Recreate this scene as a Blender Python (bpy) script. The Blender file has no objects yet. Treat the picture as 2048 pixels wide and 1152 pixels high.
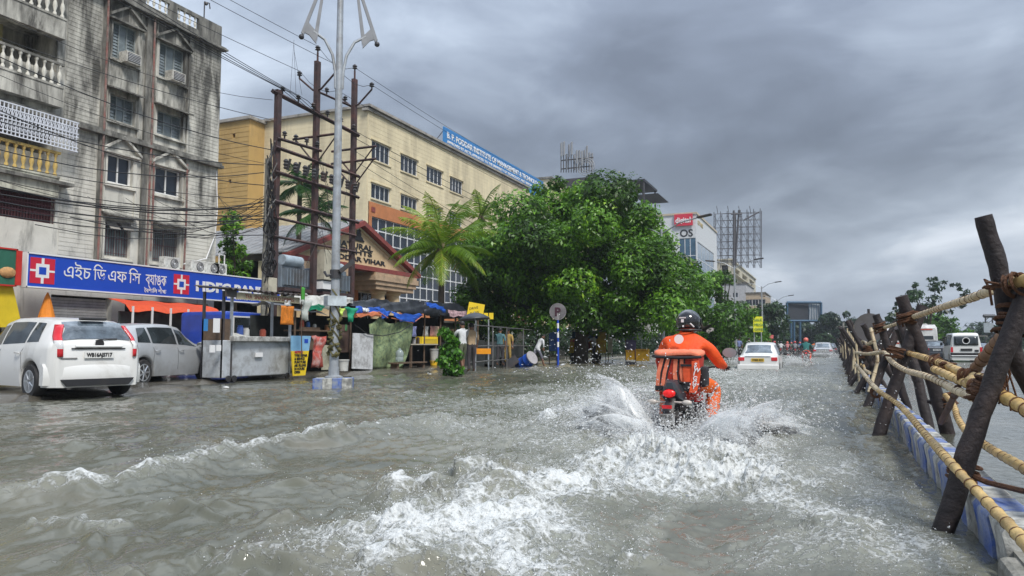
import bpy, bmesh, math, random
import numpy as np
from mathutils import Vector, Matrix, Euler
random.seed(7); np.random.seed(7)
SC = bpy.context.scene; COL = SC.collection
PI = math.pi
# ------------------------------------------------------------------ camera
F = 1500.0; CAMH = 1.0
PITCH = math.atan((690-576)/F); YAW = math.atan((1670-1024)*math.cos(PITCH)/F)
cam_d = bpy.data.cameras.new('camera'); cam = bpy.data.objects.new('camera', cam_d); COL.objects.link(cam)
cam_d.lens = F/2048*36; cam_d.sensor_width = 36; cam_d.clip_start = .05; cam_d.clip_end = 3000
cam.location = (0, 0, CAMH); cam.rotation_euler = (PI/2+PITCH, 0, YAW)
SC.camera = cam
# ------------------------------------------------------------------ world: overcast monsoon sky
SUN_EL, SUN_AZ = math.radians(52), math.radians(128)      # azimuth from +Y towards +X
wd = bpy.data.worlds.new('World'); SC.world = wd; wd.use_nodes = True
wt = wd.node_tree; wt.nodes.clear()
def N(t, typ, **kw):
    n = t.nodes.new(typ)
    for k, v in kw.items(): setattr(n, k, v)
    return n
def L(t, a, b): t.links.new(a, b)
def math_node(t, op, a, b=None, c=None, clamp=False):
    n = N(t, 'ShaderNodeMath', operation=op, use_clamp=clamp)
    for i, v in enumerate((a, b, c)):
        if v is None: continue
        if isinstance(v, (int, float)): n.inputs[i].default_value = v
        else: L(t, v, n.inputs[i])
    return n.outputs[0]
def ramp(t, fac, stops, interp='LINEAR'):
    n = N(t, 'ShaderNodeValToRGB'); n.color_ramp.interpolation = interp
    e = n.color_ramp.elements
    while len(e) < len(stops): e.new(.5)
    for i, (p, c) in enumerate(stops):
        e[i].position = p; e[i].color = (*c, 1) if len(c) == 3 else c
    L(t, fac, n.inputs[0]); return n.outputs[0]
def mixc(t, fac, a, b, mode='MIX'):
    n = N(t, 'ShaderNodeMix', data_type='RGBA', blend_type=mode)
    for s, v in ((n.inputs[0], fac), (n.inputs[6], a), (n.inputs[7], b)):
        if isinstance(v, (int, float)): s.default_value = v
        elif isinstance(v, (tuple, list)): s.default_value = (*v, 1) if len(v) == 3 else v
        else: L(t, v, s)
    return n.outputs[2]
def noise(t, vec, scale, detail=4, rough=.55, dist=0.0, w=0):
    n = N(t, 'ShaderNodeTexNoise'); n.inputs['Scale'].default_value = scale
    n.inputs['Detail'].default_value = detail; n.inputs['Roughness'].default_value = rough
    n.inputs['Distortion'].default_value = dist
    if vec is not None: L(t, vec, n.inputs['Vector'])
    return n.outputs[0]
def build_world():
    t = wt
    out = N(t, 'ShaderNodeOutputWorld'); bg = N(t, 'ShaderNodeBackground'); bg2 = N(t, 'ShaderNodeBackground')
    sky = N(t, 'ShaderNodeTexSky', sky_type='NISHITA'); sky.sun_disc = False
    sky.sun_elevation = SUN_EL; sky.sun_rotation = SUN_AZ
    sky.air_density = 1.5; sky.dust_density = 4.0
    L(t, sky.outputs[0], bg.inputs[0]); bg.inputs[1].default_value = .06
    tc = N(t, 'ShaderNodeTexCoord').outputs['Generated']
    sep = N(t, 'ShaderNodeSeparateXYZ'); L(t, tc, sep.inputs[0])
    zc = math_node(t, 'MAXIMUM', sep.outputs[2], 0.0)
    den = math_node(t, 'ADD', zc, .27)
    u = math_node(t, 'DIVIDE', sep.outputs[0], den); v = math_node(t, 'DIVIDE', sep.outputs[1], den)
    cmb = N(t, 'ShaderNodeCombineXYZ'); L(t, u, cmb.inputs[0]); L(t, v, cmb.inputs[1]); cmb.inputs[2].default_value = 71.3
    n1 = noise(t, cmb.outputs[0], .95, 6, .48, .5)
    n2 = noise(t, cmb.outputs[0], 3.0, 6, .55, .5)
    k = math_node(t, 'ADD', math_node(t, 'MULTIPLY', n1, .76), math_node(t, 'MULTIPLY', n2, .24))
    cl = ramp(t, k, [(.36, (.068, .080, .104)), (.44, (.100, .118, .152)), (.51, (.158, .184, .226)), (.57, (.235, .268, .318)), (.66, (.42, .45, .495))])
    # the cloud deck thins to a paler band at the horizon, and is a little brighter overhead
    hz = ramp(t, zc, [(0.0, (1, 1, 1)), (.10, (.35, .35, .35)), (.25, (0, 0, 0))])
    cl2 = mixc(t, math_node(t, 'MULTIPLY', N_val(hz), .75), cl, (.235, .27, .32))
    up = ramp(t, zc, [(.2, (1, 1, 1)), (1.0, (3.4, 3.4, 3.4))])
    cl3 = mixc(t, 1.0, cl2, up, 'MULTIPLY')
    L(t, cl3, bg2.inputs[0]); bg2.inputs[1].default_value = 1.0
    mx = N(t, 'ShaderNodeMixShader'); mx.inputs[0].default_value = .90
    L(t, bg.outputs[0], mx.inputs[1]); L(t, bg2.outputs[0], mx.inputs[2]); L(t, mx.outputs[0], out.inputs[0])
def N_val(x): return x
build_world()
sun_d = bpy.data.lights.new('sun', 'SUN'); sun = bpy.data.objects.new('sun', sun_d); COL.objects.link(sun)
sun_d.energy = 1.5; sun_d.angle = math.radians(14); sun_d.color = (1, .965, .9)
sdir = Vector((math.sin(SUN_AZ)*math.cos(SUN_EL), math.cos(SUN_AZ)*math.cos(SUN_EL), math.sin(SUN_EL)))
sun.rotation_euler = (-sdir).to_track_quat('-Z', 'Y').to_euler()
SC.view_settings.view_transform = 'Standard'; SC.view_settings.look = 'None'
SC.view_settings.exposure = 1.12; SC.view_settings.gamma = 1.0; SC.view_settings.use_curve_mapping = False
SC.cycles.max_bounces = 6; SC.cycles.transparent_max_bounces = 12; SC.cycles.volume_bounces = 0
# ------------------------------------------------------------------ pixel of the photograph -> point of the place
_cy, _sy, _cp, _sp = math.cos(YAW), math.sin(YAW), math.cos(PITCH), math.sin(PITCH)
_R = (_cy, _sy, 0); _FW = (-_sy*_cp, _cy*_cp, _sp); _U = (_sy*_sp, -_cy*_sp, _cp)
def ray(px, py):
    a = (px-1024)/F; b = (576-py)/F
    return [_FW[i]+a*_R[i]+b*_U[i] for i in range(3)]
def G(px, py, z=0.0):
    d = ray(px, py); t = (z-CAMH)/d[2]; return (d[0]*t, d[1]*t, z)
def PX(px, py, X):
    d = ray(px, py); t = X/d[0]; return (X, d[1]*t, CAMH+d[2]*t)
def PY(px, py, Y):
    d = ray(px, py); t = Y/d[1]; return (d[0]*t, Y, CAMH+d[2]*t)
def PD(px, py, D):
    d = ray(px, py); return (d[0]*D, d[1]*D, CAMH+d[2]*D)
# ------------------------------------------------------------------ materials
MATS = {}
def mat(name, col, rough=.6, metal=0.0, var=.18, vs=3.0, dirt=0.0, dcol=(.06, .05, .04), ds=1.2, bump=0.0, bs=25.0,
        spec=.5, streak=False, coat=0.0, transl=0.0, emit=0.0, alpha=1.0, trans=0.0, grime_h=None):
    if name in MATS: return MATS[name]
    m = bpy.data.materials.new(name); m.use_nodes = True; t = m.node_tree; MATS[name] = m
    p = t.nodes['Principled BSDF']; o = t.nodes['Material Output']
    tc = N(t, 'ShaderNodeTexCoord').outputs['Object']
    n1 = noise(t, tc, vs, 5, .6)
    lo = tuple(c*(1-var) for c in col); hi = tuple(min(1, c*(1+var*.8)) for c in col)
    c = ramp(t, n1, [(.3, lo), (.7, hi)])
    if dirt > 0:
        vec = tc
        if streak:
            mp = N(t, 'ShaderNodeMapping'); mp.inputs['Scale'].default_value = (1, 1, .22); L(t, tc, mp.inputs[0]); vec = mp.outputs[0]
        n2 = noise(t, vec, ds, 8, .68, .3)
        f = ramp(t, n2, [(max(0, .62-dirt*.3), (0, 0, 0)), (min(1, .80-dirt*.2), (1, 1, 1))])
        if grime_h:
            sp = N(t, 'ShaderNodeSeparateXYZ'); L(t, tc, sp.inputs[0])
            mr = N(t, 'ShaderNodeMapRange'); L(t, sp.outputs[2], mr.inputs[0])
            mr.inputs[1].default_value = grime_h[0]; mr.inputs[2].default_value = grime_h[1]
            mr.inputs[3].default_value = grime_h[2]; mr.inputs[4].default_value = grime_h[3]
            f2 = math_node(t, 'ADD', n2, mr.outputs[0])
            f = ramp(t, f2, [(.52, (0, 0, 0)), (.78, (1, 1, 1))])
        c = mixc(t, math_node(t, 'MULTIPLY', f, min(1, .55+dirt*.4)), c, dcol)
    L(t, c, p.inputs['Base Color'])
    p.inputs['Roughness'].default_value = rough; p.inputs['Metallic'].default_value = metal
    p.inputs['Specular IOR Level'].default_value = spec
    p.inputs['Coat Weight'].default_value = coat; p.inputs['Coat Roughness'].default_value = .06
    if trans: p.inputs['Transmission Weight'].default_value = trans
    if alpha < 1: p.inputs['Alpha'].default_value = alpha
    if emit > 0:
        L(t, c, p.inputs['Emission Color']); p.inputs['Emission Strength'].default_value = emit
    if bump > 0:
        b = N(t, 'ShaderNodeBump'); b.inputs['Strength'].default_value = bump; b.inputs['Distance'].default_value = .02
        L(t, noise(t, tc, bs, 4, .6), b.inputs['Height']); L(t, b.outputs[0], p.inputs['Normal'])
    if transl > 0:
        tr = N(t, 'ShaderNodeBsdfTranslucent'); L(t, c, tr.inputs[0]); mx = N(t, 'ShaderNodeMixShader')
        mx.inputs[0].default_value = transl; L(t, p.outputs[0], mx.inputs[1]); L(t, tr.outputs[0], mx.inputs[2]); L(t, mx.outputs[0], o.inputs[0])
    return m
# ------------------------------------------------------------------ mesh builder
class MB:
    def __init__(s): s.v = []; s.f = []; s.m = []; s.cur = 0
    def mi(s, i): s.cur = i; return s
    def add(s, vs, fs):
        b = len(s.v); s.v.extend([tuple(v) for v in vs])
        for f in fs: s.f.append(tuple(i+b for i in f)); s.m.append(s.cur)
        return s
    def box(s, c, d, rot=None, taper=1.0):
        hx, hy, hz = d[0]/2, d[1]/2, d[2]/2; vs = []
        for z in (-1, 1):
            k = taper if z > 0 else 1
            for x, y in ((-1, -1), (1, -1), (1, 1), (-1, 1)): vs.append(Vector((x*hx*k, y*hy*k, z*hz)))
        if rot is not None:
            M_ = Euler(rot).to_matrix(); vs = [M_ @ v for v in vs]
        vs = [v+Vector(c) for v in vs]
        return s.add(vs, [(0, 3, 2, 1), (4, 5, 6, 7), (0, 1, 5, 4), (1, 2, 6, 5), (2, 3, 7, 6), (3, 0, 4, 7)])
    def bb(s, a, b):
        return s.box([(a[i]+b[i])/2 for i in range(3)], [abs(b[i]-a[i]) for i in range(3)])
    def tube(s, pts, r, n=8, cap=True, rfun=None, flat=1.0):
        pts = [Vector(p) for p in pts]; rings = []
        rr = r if isinstance(r, (list, tuple)) else [r]*len(pts)
        up = Vector((0, 0, 1)); prev = None
        for i, p in enumerate(pts):
            d = (pts[min(i+1, len(pts)-1)]-pts[max(i-1, 0)])
            if d.length < 1e-9: d = Vector((0, 0, 1))
            d.normalize()
            if prev is None:
                a = up if abs(d.dot(up)) < .95 else Vector((1, 0, 0))
                x = d.cross(a).normalized()
            else:
                x = (prev-d*prev.dot(d))
                x = x.normalized() if x.length > 1e-6 else d.cross(up).normalized()
            prev = x; y = d.cross(x)
            rings.append([p+(x*math.cos(2*PI*k/n)+y*math.sin(2*PI*k/n)*flat)*rr[i]*(rfun(i, k) if rfun else 1) for k in range(n)])
        return s.loft(rings, cap)
    def loft(s, rings, cap=True, closed=True):
        n = len(rings[0]); vs = [v for r_ in rings for v in r_]; fs = []
        for i in range(len(rings)-1):
            for k in range(n if closed else n-1):
                a = i*n+k; b = i*n+(k+1) % n
                fs.append((a, b, b+n, a+n))
        if cap and closed:
            fs.append(tuple(range(n-1, -1, -1))); fs.append(tuple((len(rings)-1)*n+k for k in range(n)))
        return s.add(vs, fs)
    def cyl(s, a, b, r, r2=None, n=12): return s.tube([a, b], [r, r if r2 is None else r2], n)
    def lathe(s, c, prof, n=16, axis='Z'):
        rings = []
        for r, z in prof:
            ring = []
            for k in range(n):
                x, y = r*math.cos(2*PI*k/n), r*math.sin(2*PI*k/n)
                ring.append((c[0]+x, c[1]+y, c[2]+z) if axis == 'Z' else (c[0]+z, c[1]+x, c[2]+y) if axis == 'X' else (c[0]+y, c[1]+z, c[2]+x))
            rings.append(ring)
        return s.loft(rings)
    def poly(s, pts): return s.add(pts, [tuple(range(len(pts)))])
    def slab(s, pts, off):      # polygon extruded by vector off
        n = len(pts); o = Vector(off); vs = [Vector(p) for p in pts]+[Vector(p)+o for p in pts]
        return s.add(vs, [tuple(range(n-1, -1, -1)), tuple(range(n, 2*n))]+[(i, (i+1) % n, (i+1) % n+n, i+n) for i in range(n)])
    def ico(s, c, r, sub=1, sq=(1, 1, 1), jit=0.0):
        key = sub
        if key not in _ICO:
            bm = bmesh.new(); bmesh.ops.create_icosphere(bm, subdivisions=sub, radius=1)
            _ICO[key] = ([tuple(v.co) for v in bm.verts], [tuple(x.index for x in f.verts) for f in bm.faces]); bm.free()
        V, Fc = _ICO[key]
        return s.add([(c[0]+v[0]*r*sq[0]*(1+random.uniform(-jit, jit)), c[1]+v[1]*r*sq[1]*(1+random.uniform(-jit, jit)), c[2]+v[2]*r*sq[2]*(1+random.uniform(-jit, jit))) for v in V], Fc)
    def grid(s, P):             # P[i][j] of points
        n = len(P[0]); fs = []
        for i in range(len(P)-1):
            for j in range(n-1): a = i*n+j; fs.append((a, a+1, a+n+1, a+n))
        return s.add([p for r_ in P for p in r_], fs)
    def build(s, name, mats, parent=None, smooth=False, world=False, thick=0.0, bevel=0.0):
        me = bpy.data.meshes.new(name)
        vs = s.v
        if world and parent is not None:
            Mi = wmat(parent).inverted(); vs = [Mi @ Vector(v) for v in vs]
        me.from_pydata([tuple(v) for v in vs], [], s.f)
        if not isinstance(mats, (list, tuple)): mats = [mats]
        for m in mats: me.materials.append(m)
        if len(mats) > 1: me.polygons.foreach_set('material_index', s.m)
        if smooth:
            me.polygons.foreach_set('use_smooth', [True]*len(s.f))
            try: me.set_sharp_from_angle(angle=math.radians(smooth if smooth > 1 else 40))
            except Exception: pass
        me.validate(); me.update()
        o = bpy.data.objects.new(name, me); COL.objects.link(o)
        if parent is not None: o.parent = parent
        if thick:
            md = o.modifiers.new('solid', 'SOLIDIFY'); md.thickness = thick; md.offset = 0
        if bevel:
            md = o.modifiers.new('bevel', 'BEVEL'); md.width = bevel; md.segments = 2; md.limit_method = 'ANGLE'; md.angle_limit = .6
        return o
_ICO = {}
def wmat(o):
    m = Matrix.LocRotScale(o.location, o.rotation_euler, o.scale)
    return wmat(o.parent) @ m if o.parent is not None else m
def thing(name, label, cat, loc=(0, 0, 0), rotz=0.0, group=None):
    o = bpy.data.objects.new(name, None); COL.objects.link(o); o.empty_display_size = .2
    o.location = loc; o.rotation_euler = (0, 0, rotz); o['label'] = label; o['category'] = cat
    if group: o['group'] = group
    return o
def tag(o, label, cat, group=None, kind=None):
    o['label'] = label; o['category'] = cat
    if group: o['group'] = group
    if kind: o['kind'] = kind
    return o
def struct(o): o['kind'] = 'structure'; return o
def stuff(o, label=None): 
    o['kind'] = 'stuff'
    if label: o['label'] = label
    return o
KIDS = {}
def kids(o): return [c for c in bpy.data.objects if c.parent is o]
def dup(root, loc, rotz=0.0, label=None, scale=1.0, group=None, _k=None):
    if _k is None:
        _k = {}
        for c in bpy.data.objects:
            if c.parent is not None: _k.setdefault(c.parent.name, []).append(c)
    r = root.copy(); COL.objects.link(r); r.location = loc; r.rotation_euler = (0, 0, rotz); r.scale = (scale,)*3
    if label: r['label'] = label
    if group: r['group'] = group
    for ch in _k.get(root.name, []):
        c = ch.copy(); COL.objects.link(c); c.parent = r
        for g in _k.get(ch.name, []):
            d = g.copy(); COL.objects.link(d); d.parent = c
    return r
def share(src, name, parent, loc, rot=(0, 0, 0), scale=(1, 1, 1), mats=None):   # another piece with the same mesh
    o = bpy.data.objects.new(name, src.data); COL.objects.link(o); o.parent = parent; o.location = loc; o.rotation_euler = rot; o.scale = scale
    return o
def text(name, s, size, m, parent, org, right, up, extrude=.01, align='LEFT', world=True, stretch=1.0, bold=0.0, spacing=1.0, valign='BOTTOM_BASELINE'):
    cu = bpy.data.curves.new(name, 'FONT'); cu.body = s; cu.size = size; cu.extrude = extrude; cu.align_x = align
    cu.offset = bold; cu.space_character = spacing; cu.resolution_u = 3
    o = bpy.data.objects.new(name, cu); COL.objects.link(o)
    dg = bpy.context.evaluated_depsgraph_get(); dg.update()
    me = bpy.data.meshes.new_from_object(o.evaluated_get(dg)); bpy.data.objects.remove(o)
    me.name = name
    r = Vector(right).normalized(); u = Vector(up).normalized(); n = r.cross(u)
    Mx = Matrix(((r.x*stretch, u.x, n.x, org[0]), (r.y*stretch, u.y, n.y, org[1]), (r.z*stretch, u.z, n.z, org[2]), (0, 0, 0, 1)))
    if world and parent is not None: Mx = wmat(parent).inverted() @ Mx
    me.transform(Mx); me.materials.clear(); me.materials.append(m)
    o = bpy.data.objects.new(name, me); COL.objects.link(o)
    if parent is not None: o.parent = parent
    return o
# ------------------------------------------------------------------ vectorised noise for heights
_perm = np.random.RandomState(3).rand(1 << 16).astype(np.float32)
def vnoise(x, y, seed=0):
    xi = np.floor(x).astype(np.int64); yi = np.floor(y).astype(np.int64); fx = x-xi; fy = y-yi
    fx = fx*fx*fx*(fx*(fx*6-15)+10); fy = fy*fy*fy*(fy*(fy*6-15)+10)
    def h(a, b): return _perm[((a*73856093) ^ (b*19349663) ^ (seed*83492791)) & 0xffff]
    a = h(xi, yi); b = h(xi+1, yi); c = h(xi, yi+1); d = h(xi+1, yi+1)
    return (a+(b-a)*fx+(c-a)*fy+(a-b-c+d)*fx*fy)*2-1
def fbm(x, y, oct=5, lac=2.03, gain=.5, seed=0):
    s = np.zeros_like(x, dtype=np.float32); a = 1.0
    for i in range(oct): s += a*vnoise(x, y, seed+i); x = x*lac+3.1; y = y*lac+1.7; a *= gain
    return s
# ================================================================== GROUND, ROAD, PAVEMENT, WATER
ASPH = mat('asphalt', (.05, .05, .052), .5, dirt=.4, dcol=(.09, .08, .06))
MUD = mat('wet_pavement', (.12, .11, .09), .12, var=.35, vs=1.6, dirt=.6, dcol=(.07, .06, .045), bump=.5, bs=9)
GRASSG = mat('verge_ground', (.07, .09, .035), .8, var=.4, dirt=.5, dcol=(.1, .08, .05), bump=.5, bs=4)
struct(MB().add([(-900, -200, -.42), (900, -200, -.42), (900, 1600, -.42), (-900, 1600, -.42)], [(0, 1, 2, 3)]).build('ground', mat('soil', (.11, .095, .07), .9)))
struct(MB().add([(-13, -30, -.3), (12.5, -30, -.3), (12.5, 700, -.3), (-13, 700, -.3)], [(0, 1, 2, 3)]).build('road', ASPH))
def pavement():
    xs = np.concatenate([np.linspace(-90, -22, 12), np.linspace(-21.5, -12, 40)])
    ys = np.concatenate([np.linspace(-30, 6, 12), np.linspace(6.5, 60, 110), np.linspace(62, 700, 60)])
    X, Y = np.meshgrid(xs, ys)
    edge = np.where(Y < 13.3, -12.3, -13.9)+.25*vnoise(Y*.5, Y*0+3, 5)
    t = np.clip((edge-X)/1.3, 0, 1); t = t*t*(3-2*t)
    Z = -.3+.41*t+.02*fbm(X*.8, Y*.8, 3)*t
    P = [[(float(X[i, j]), float(Y[i, j]), float(Z[i, j])) for j in range(len(xs))] for i in range(len(ys))]
    return struct(MB().grid(P).build('pavement', MUD, smooth=True))
pavement()
struct(MB().grid([[(x, y, (-.3 if x < 12.5 else .12)+.05*math.sin(x*.7+y*.3)) for x in (12, 12.6, 14, 20, 40, 120, 500)] for y in range(-30, 720, 15)]).build('verge', GRASSG))

def gpt(px, py): 
    g = G(px, py); return (g[0], g[1])
CRESTS = [   # photographed crest line, height (m), width (m), foam along it
    ([(-60, 968), (0, 962), (130, 950), (240, 938), (330, 915), (480, 885), (600, 865), (700, 852), (790, 838), (860, 832), (960, 845)], .15, .20, .72),
    ([(770, 985), (800, 950), (870, 927), (930, 918), (1000, 942), (1060, 965)], .20, .26, .75),
    ([(640, 1160), (700, 1140), (760, 1105), (820, 1060), (900, 1052), (1000, 1040), (1090, 1012), (1180, 985), (1260, 950)], .11, .26, .8),
    ([(-60, 905), (200, 880), (420, 845), (620, 820), (760, 805)], .09, .34, .12),
    ([(250, 1010), (420, 985), (560, 950), (700, 925)], .10, .30, .25),
    ([(420, 1152), (560, 1105), (660, 1060), (740, 1030)], .09, .26, .35),
    ([(0, 1048), (120, 1040), (250, 1046)], .06, .10, .62),
    ([(0, 1100), (200, 1075), (420, 1050), (640, 1008), (800, 985)], .07, .26, .0),
    ([(150, 1152), (420, 1110), (600, 1085)], .06, .22, .2),
    ([(300, 905), (470, 905), (560, 930)], .05, .13, .5),
    ([(1240, 1152), (1260, 1080), (1320, 1030), (1400, 985)], .05, .13, .5),
    ([(1440, 960), (1560, 990), (1640, 1040), (1700, 1120)], .06, .2, .6),
    ([(560, 800), (760, 792), (960, 778)], .05, .25, .45),
    ([(1000, 800), (1100, 790), (1240, 775)], .07, .3, .45),
    ([(1560, 735), (1620, 742), (1700, 744)], .06, .6, .1),
    ([(1060, 850), (1130, 818), (1210, 800)], .14, .22, .75),
]
BLOBS = [  # px, py, sigma x, sigma y (m), amount of foam, chop
    (1380, 870, .6, .9, 1.15, 1.2), (1330, 900, .5, .7, 1.0, 1.2), (1450, 920, .45, .7, .95, 1.0), (1300, 960, .5, .5, .9, 1.0), (1250, 930, .5, .5, .85, 1.0),
    (1180, 960, .5, .45, .8, 1.0), (1090, 1000, .5, .35, .75, 1.0), (1020, 1060, .45, .35, .9, .9), (930, 1090, .35, .3, .85, .9), (1100, 1080, .35, .3, .85, .9),
    (820, 1120, .35, .3, .8, .8), (1000, 1140, .4, .3, .9, .9), (1150, 1130, .2, .2, .6, .8), (720, 1140, .3, .2, .35, .5),
    (1150, 890, 1.0, .8, .55, .9), (1050, 930, .6, .5, .5, .9), (1230, 830, 1.2, 1.5, .6, .9), (1300, 780, 1.8, 3.0, .62, .9), (1180, 800, 1.6, 2.0, .45, .8), (1050, 810, 2.2, 2.0, .36, .7),
    (980, 860, 1.2, 1.2, .48, .8), (900, 960, .6, .5, .42, .6), (840, 1000, .3, .3, .4, .5),
    (1530, 960, .35, .8, .75, .8), (1600, 1020, .35, .5, .6, .7), (1680, 1060, .3, .5, .55, .6), (1560, 1100, .3, .3, .5, .6), (1480, 1120, .25, .2, .55, .5),
    (1750, 1010, .35, .8, .52, .5), (1800, 1110, .3, .4, .6, .5), (1650, 930, .5, 1.2, .55, .6), (1900, 1130, .25, .3, .32, .3), (1480, 880, .5, 1.0, .75, .8),
    (1560, 850, .8, 2, .42, .6), (1520, 760, 2.0, 6, .55, .8), (1430, 745, 2.5, 8, .6, .9), (1600, 780, 1.0, 5, .3, .7), (1580, 722, 3, 12, .45, .8), (1250, 740, 3, 5, .4, .7),
    (130, 960, .5, .5, .15, .3), (300, 970, .4, .3, .18, .3), (650, 1060, .4, .3, .15, .3), (800, 900, .8, .5, .12, .3), (500, 830, 2, .6, .10, .3),
]
HOLES = [(1330, 1075, .38, .45, .95), (1400, 1035, .35, .3, .8), (1290, 1120, .22, .25, .9), (1420, 1075, .25, .3, .5), (900, 985, .35, .22, .5), (1180, 860, .5, .4, .2), (1700, 850, .7, 1.5, .5)]
def poly_dist(X, Y, pts):
    best = np.full(X.shape, 1e9, np.float32); side = np.zeros(X.shape, np.float32); tt = np.zeros(X.shape, np.float32)
    n = len(pts)-1
    for i in range(n):
        ax, ay = pts[i]; bx, by = pts[i+1]; dx, dy = bx-ax, by-ay; l2 = dx*dx+dy*dy
        t = np.clip(((X-ax)*dx+(Y-ay)*dy)/l2, 0, 1); qx = X-ax-t*dx; qy = Y-ay-t*dy; d = np.sqrt(qx*qx+qy*qy)
        s = np.sign(dx*qy-dy*qx); k = d < best
        best = np.where(k, d, best); side = np.where(k, s, side); tt = np.where(k, (i+t)/n, tt)
    return best, side, tt
def water_height(X, Y):
    """height and foam amount of the flood water at world X, Y"""
    X = X.astype(np.float32); Y = Y.astype(np.float32)
    wx = X+.12*fbm(X*1.1, Y*1.1, 3, seed=40); wy = Y+.12*fbm(X*1.1+9, Y*1.1, 3, seed=50)
    foam = np.zeros_like(X); chop = np.zeros_like(X)
    for px, py, sx, sy, a, c in BLOBS:
        gx, gy = gpt(px, py); e = np.exp(-.5*(((wx-gx)/sx)**2+((wy-gy)/sy)**2)); foam = np.maximum(foam, a*e)+.08*a*e; chop = np.maximum(chop, c*e)
    calm = np.ones_like(X)
    for px, py, sx, sy, a in HOLES:
        gx, gy = gpt(px, py); e = np.exp(-(((wx-gx)/sx)**2+((wy-gy)/sy)**2)); foam *= 1-a*e; calm *= 1-.4*a*e
    right = np.clip((X-.55)/.15, 0, 1)
    # direction of the diagonal wash on the left
    ax, ay = gpt(0, 962); bx, by = gpt(860, 832); th = math.atan2(by-ay, bx-ax); c_, s_ = math.cos(th), math.sin(th)
    U_ = wx*c_+wy*s_; V_ = -wx*s_+wy*c_
    r = np.sqrt(X*X+Y*Y)
    h = .055*fbm(U_*.26, V_*.95, 2, seed=1)+.018*fbm(U_*.7, V_*3.1, 3, seed=3)+.009*fbm(U_*1.6, V_*6.5, 4, seed=7)
    h += .010*fbm(X*2.3, Y*1.2, 3, seed=9)*np.clip(r/8, .4, 2.5)
    # small sharp wind ripples
    rp = fbm(X*5.2, Y*3.4, 3, seed=12); h += .008*(1-np.abs(rp))*np.clip(r/6, .6, 3)
    t1 = 1-np.abs(fbm(wx*3.1, wy*3.1, 4, gain=.55, seed=20)); t2 = fbm(X*9, Y*9, 4, gain=.6, seed=25)
    h += chop*calm*(.040*t1**2+.016*t2+.03*fbm(wx*1.4, wy*1.4, 3, seed=30))
    # plumes thrown up on both sides of the motorcycle
    sp = np.clip(1.05-np.abs(fbm(wx*4.2, wy*4.2, 4, gain=.6, seed=70))*1.5, 0, 1)**1.5
    for px, py, sx, sy, a in ((1290, 895, .26, .36, .17), (1350, 935, .26, .24, .12), (1478, 915, .22, .34, .13), (1425, 955, .3, .24, .10), (1225, 862, .34, .5, .13), (1215, 930, .35, .3, .11), (1530, 955, .3, .3, .09), (1130, 975, .3, .3, .10)):
        gx, gy = G(px, py, a*.3)[:2]; e = np.exp(-.5*(((wx-gx)/sx)**2+((wy-gy)/sy)**2)); h += a*e*(.35+.60*sp); foam = np.maximum(foam, e*1.25)
    for pts, a, w, fo in CRESTS:
        P = [G(p[0], p[1], a)[:2] for p in pts]; m = 3.0
        xs_ = [p[0] for p in P]; ys_ = [p[1] for p in P]
        k = (X > min(xs_)-m) & (X < max(xs_)+m) & (Y > min(ys_)-m) & (Y < max(ys_)+m)
        if not k.any(): continue
        x, y = wx[k], wy[k]; x = x+.05*vnoise(x*6, y*6, 61); y = y+.05*vnoise(x*6, y*6, 62)
        d, sd, t = poly_dist(x, y, P); env = np.clip(np.minimum(t, 1-t)*6+.15, 0, 1)*(.85+.3*vnoise(t*14, t*0, 66))
        ww = np.where(sd > 0, w*.55, w*1.9)                  # steep far face, long near face
        e = np.exp(-(d/ww)**2); h[k] += a*e*env*(1+.25*vnoise(x*12, y*12, 63))
        foam[k] = np.maximum(foam[k], fo*env*np.exp(-(d/(w*.8))**2)*(1+.3*vnoise(x*5, y*5, 64)))+.25*fo*env*np.exp(-(d/(w*1.6))**2)
    gx, gy = gpt(1385, 930); h += .09*np.exp(-(((X-gx)/.5)**2+((Y-gy)/.7)**2))*(1+.6*t2)
    h *= 1-.85*right; foam *= 1-right
    left = np.clip((-X-12.0)/1.5, 0, 1); h *= 1-.6*left
    far = np.clip((r-90)/60, 0, 1); h = h*(1-far)
    return h, np.clip(foam, 0, 1.6)
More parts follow.
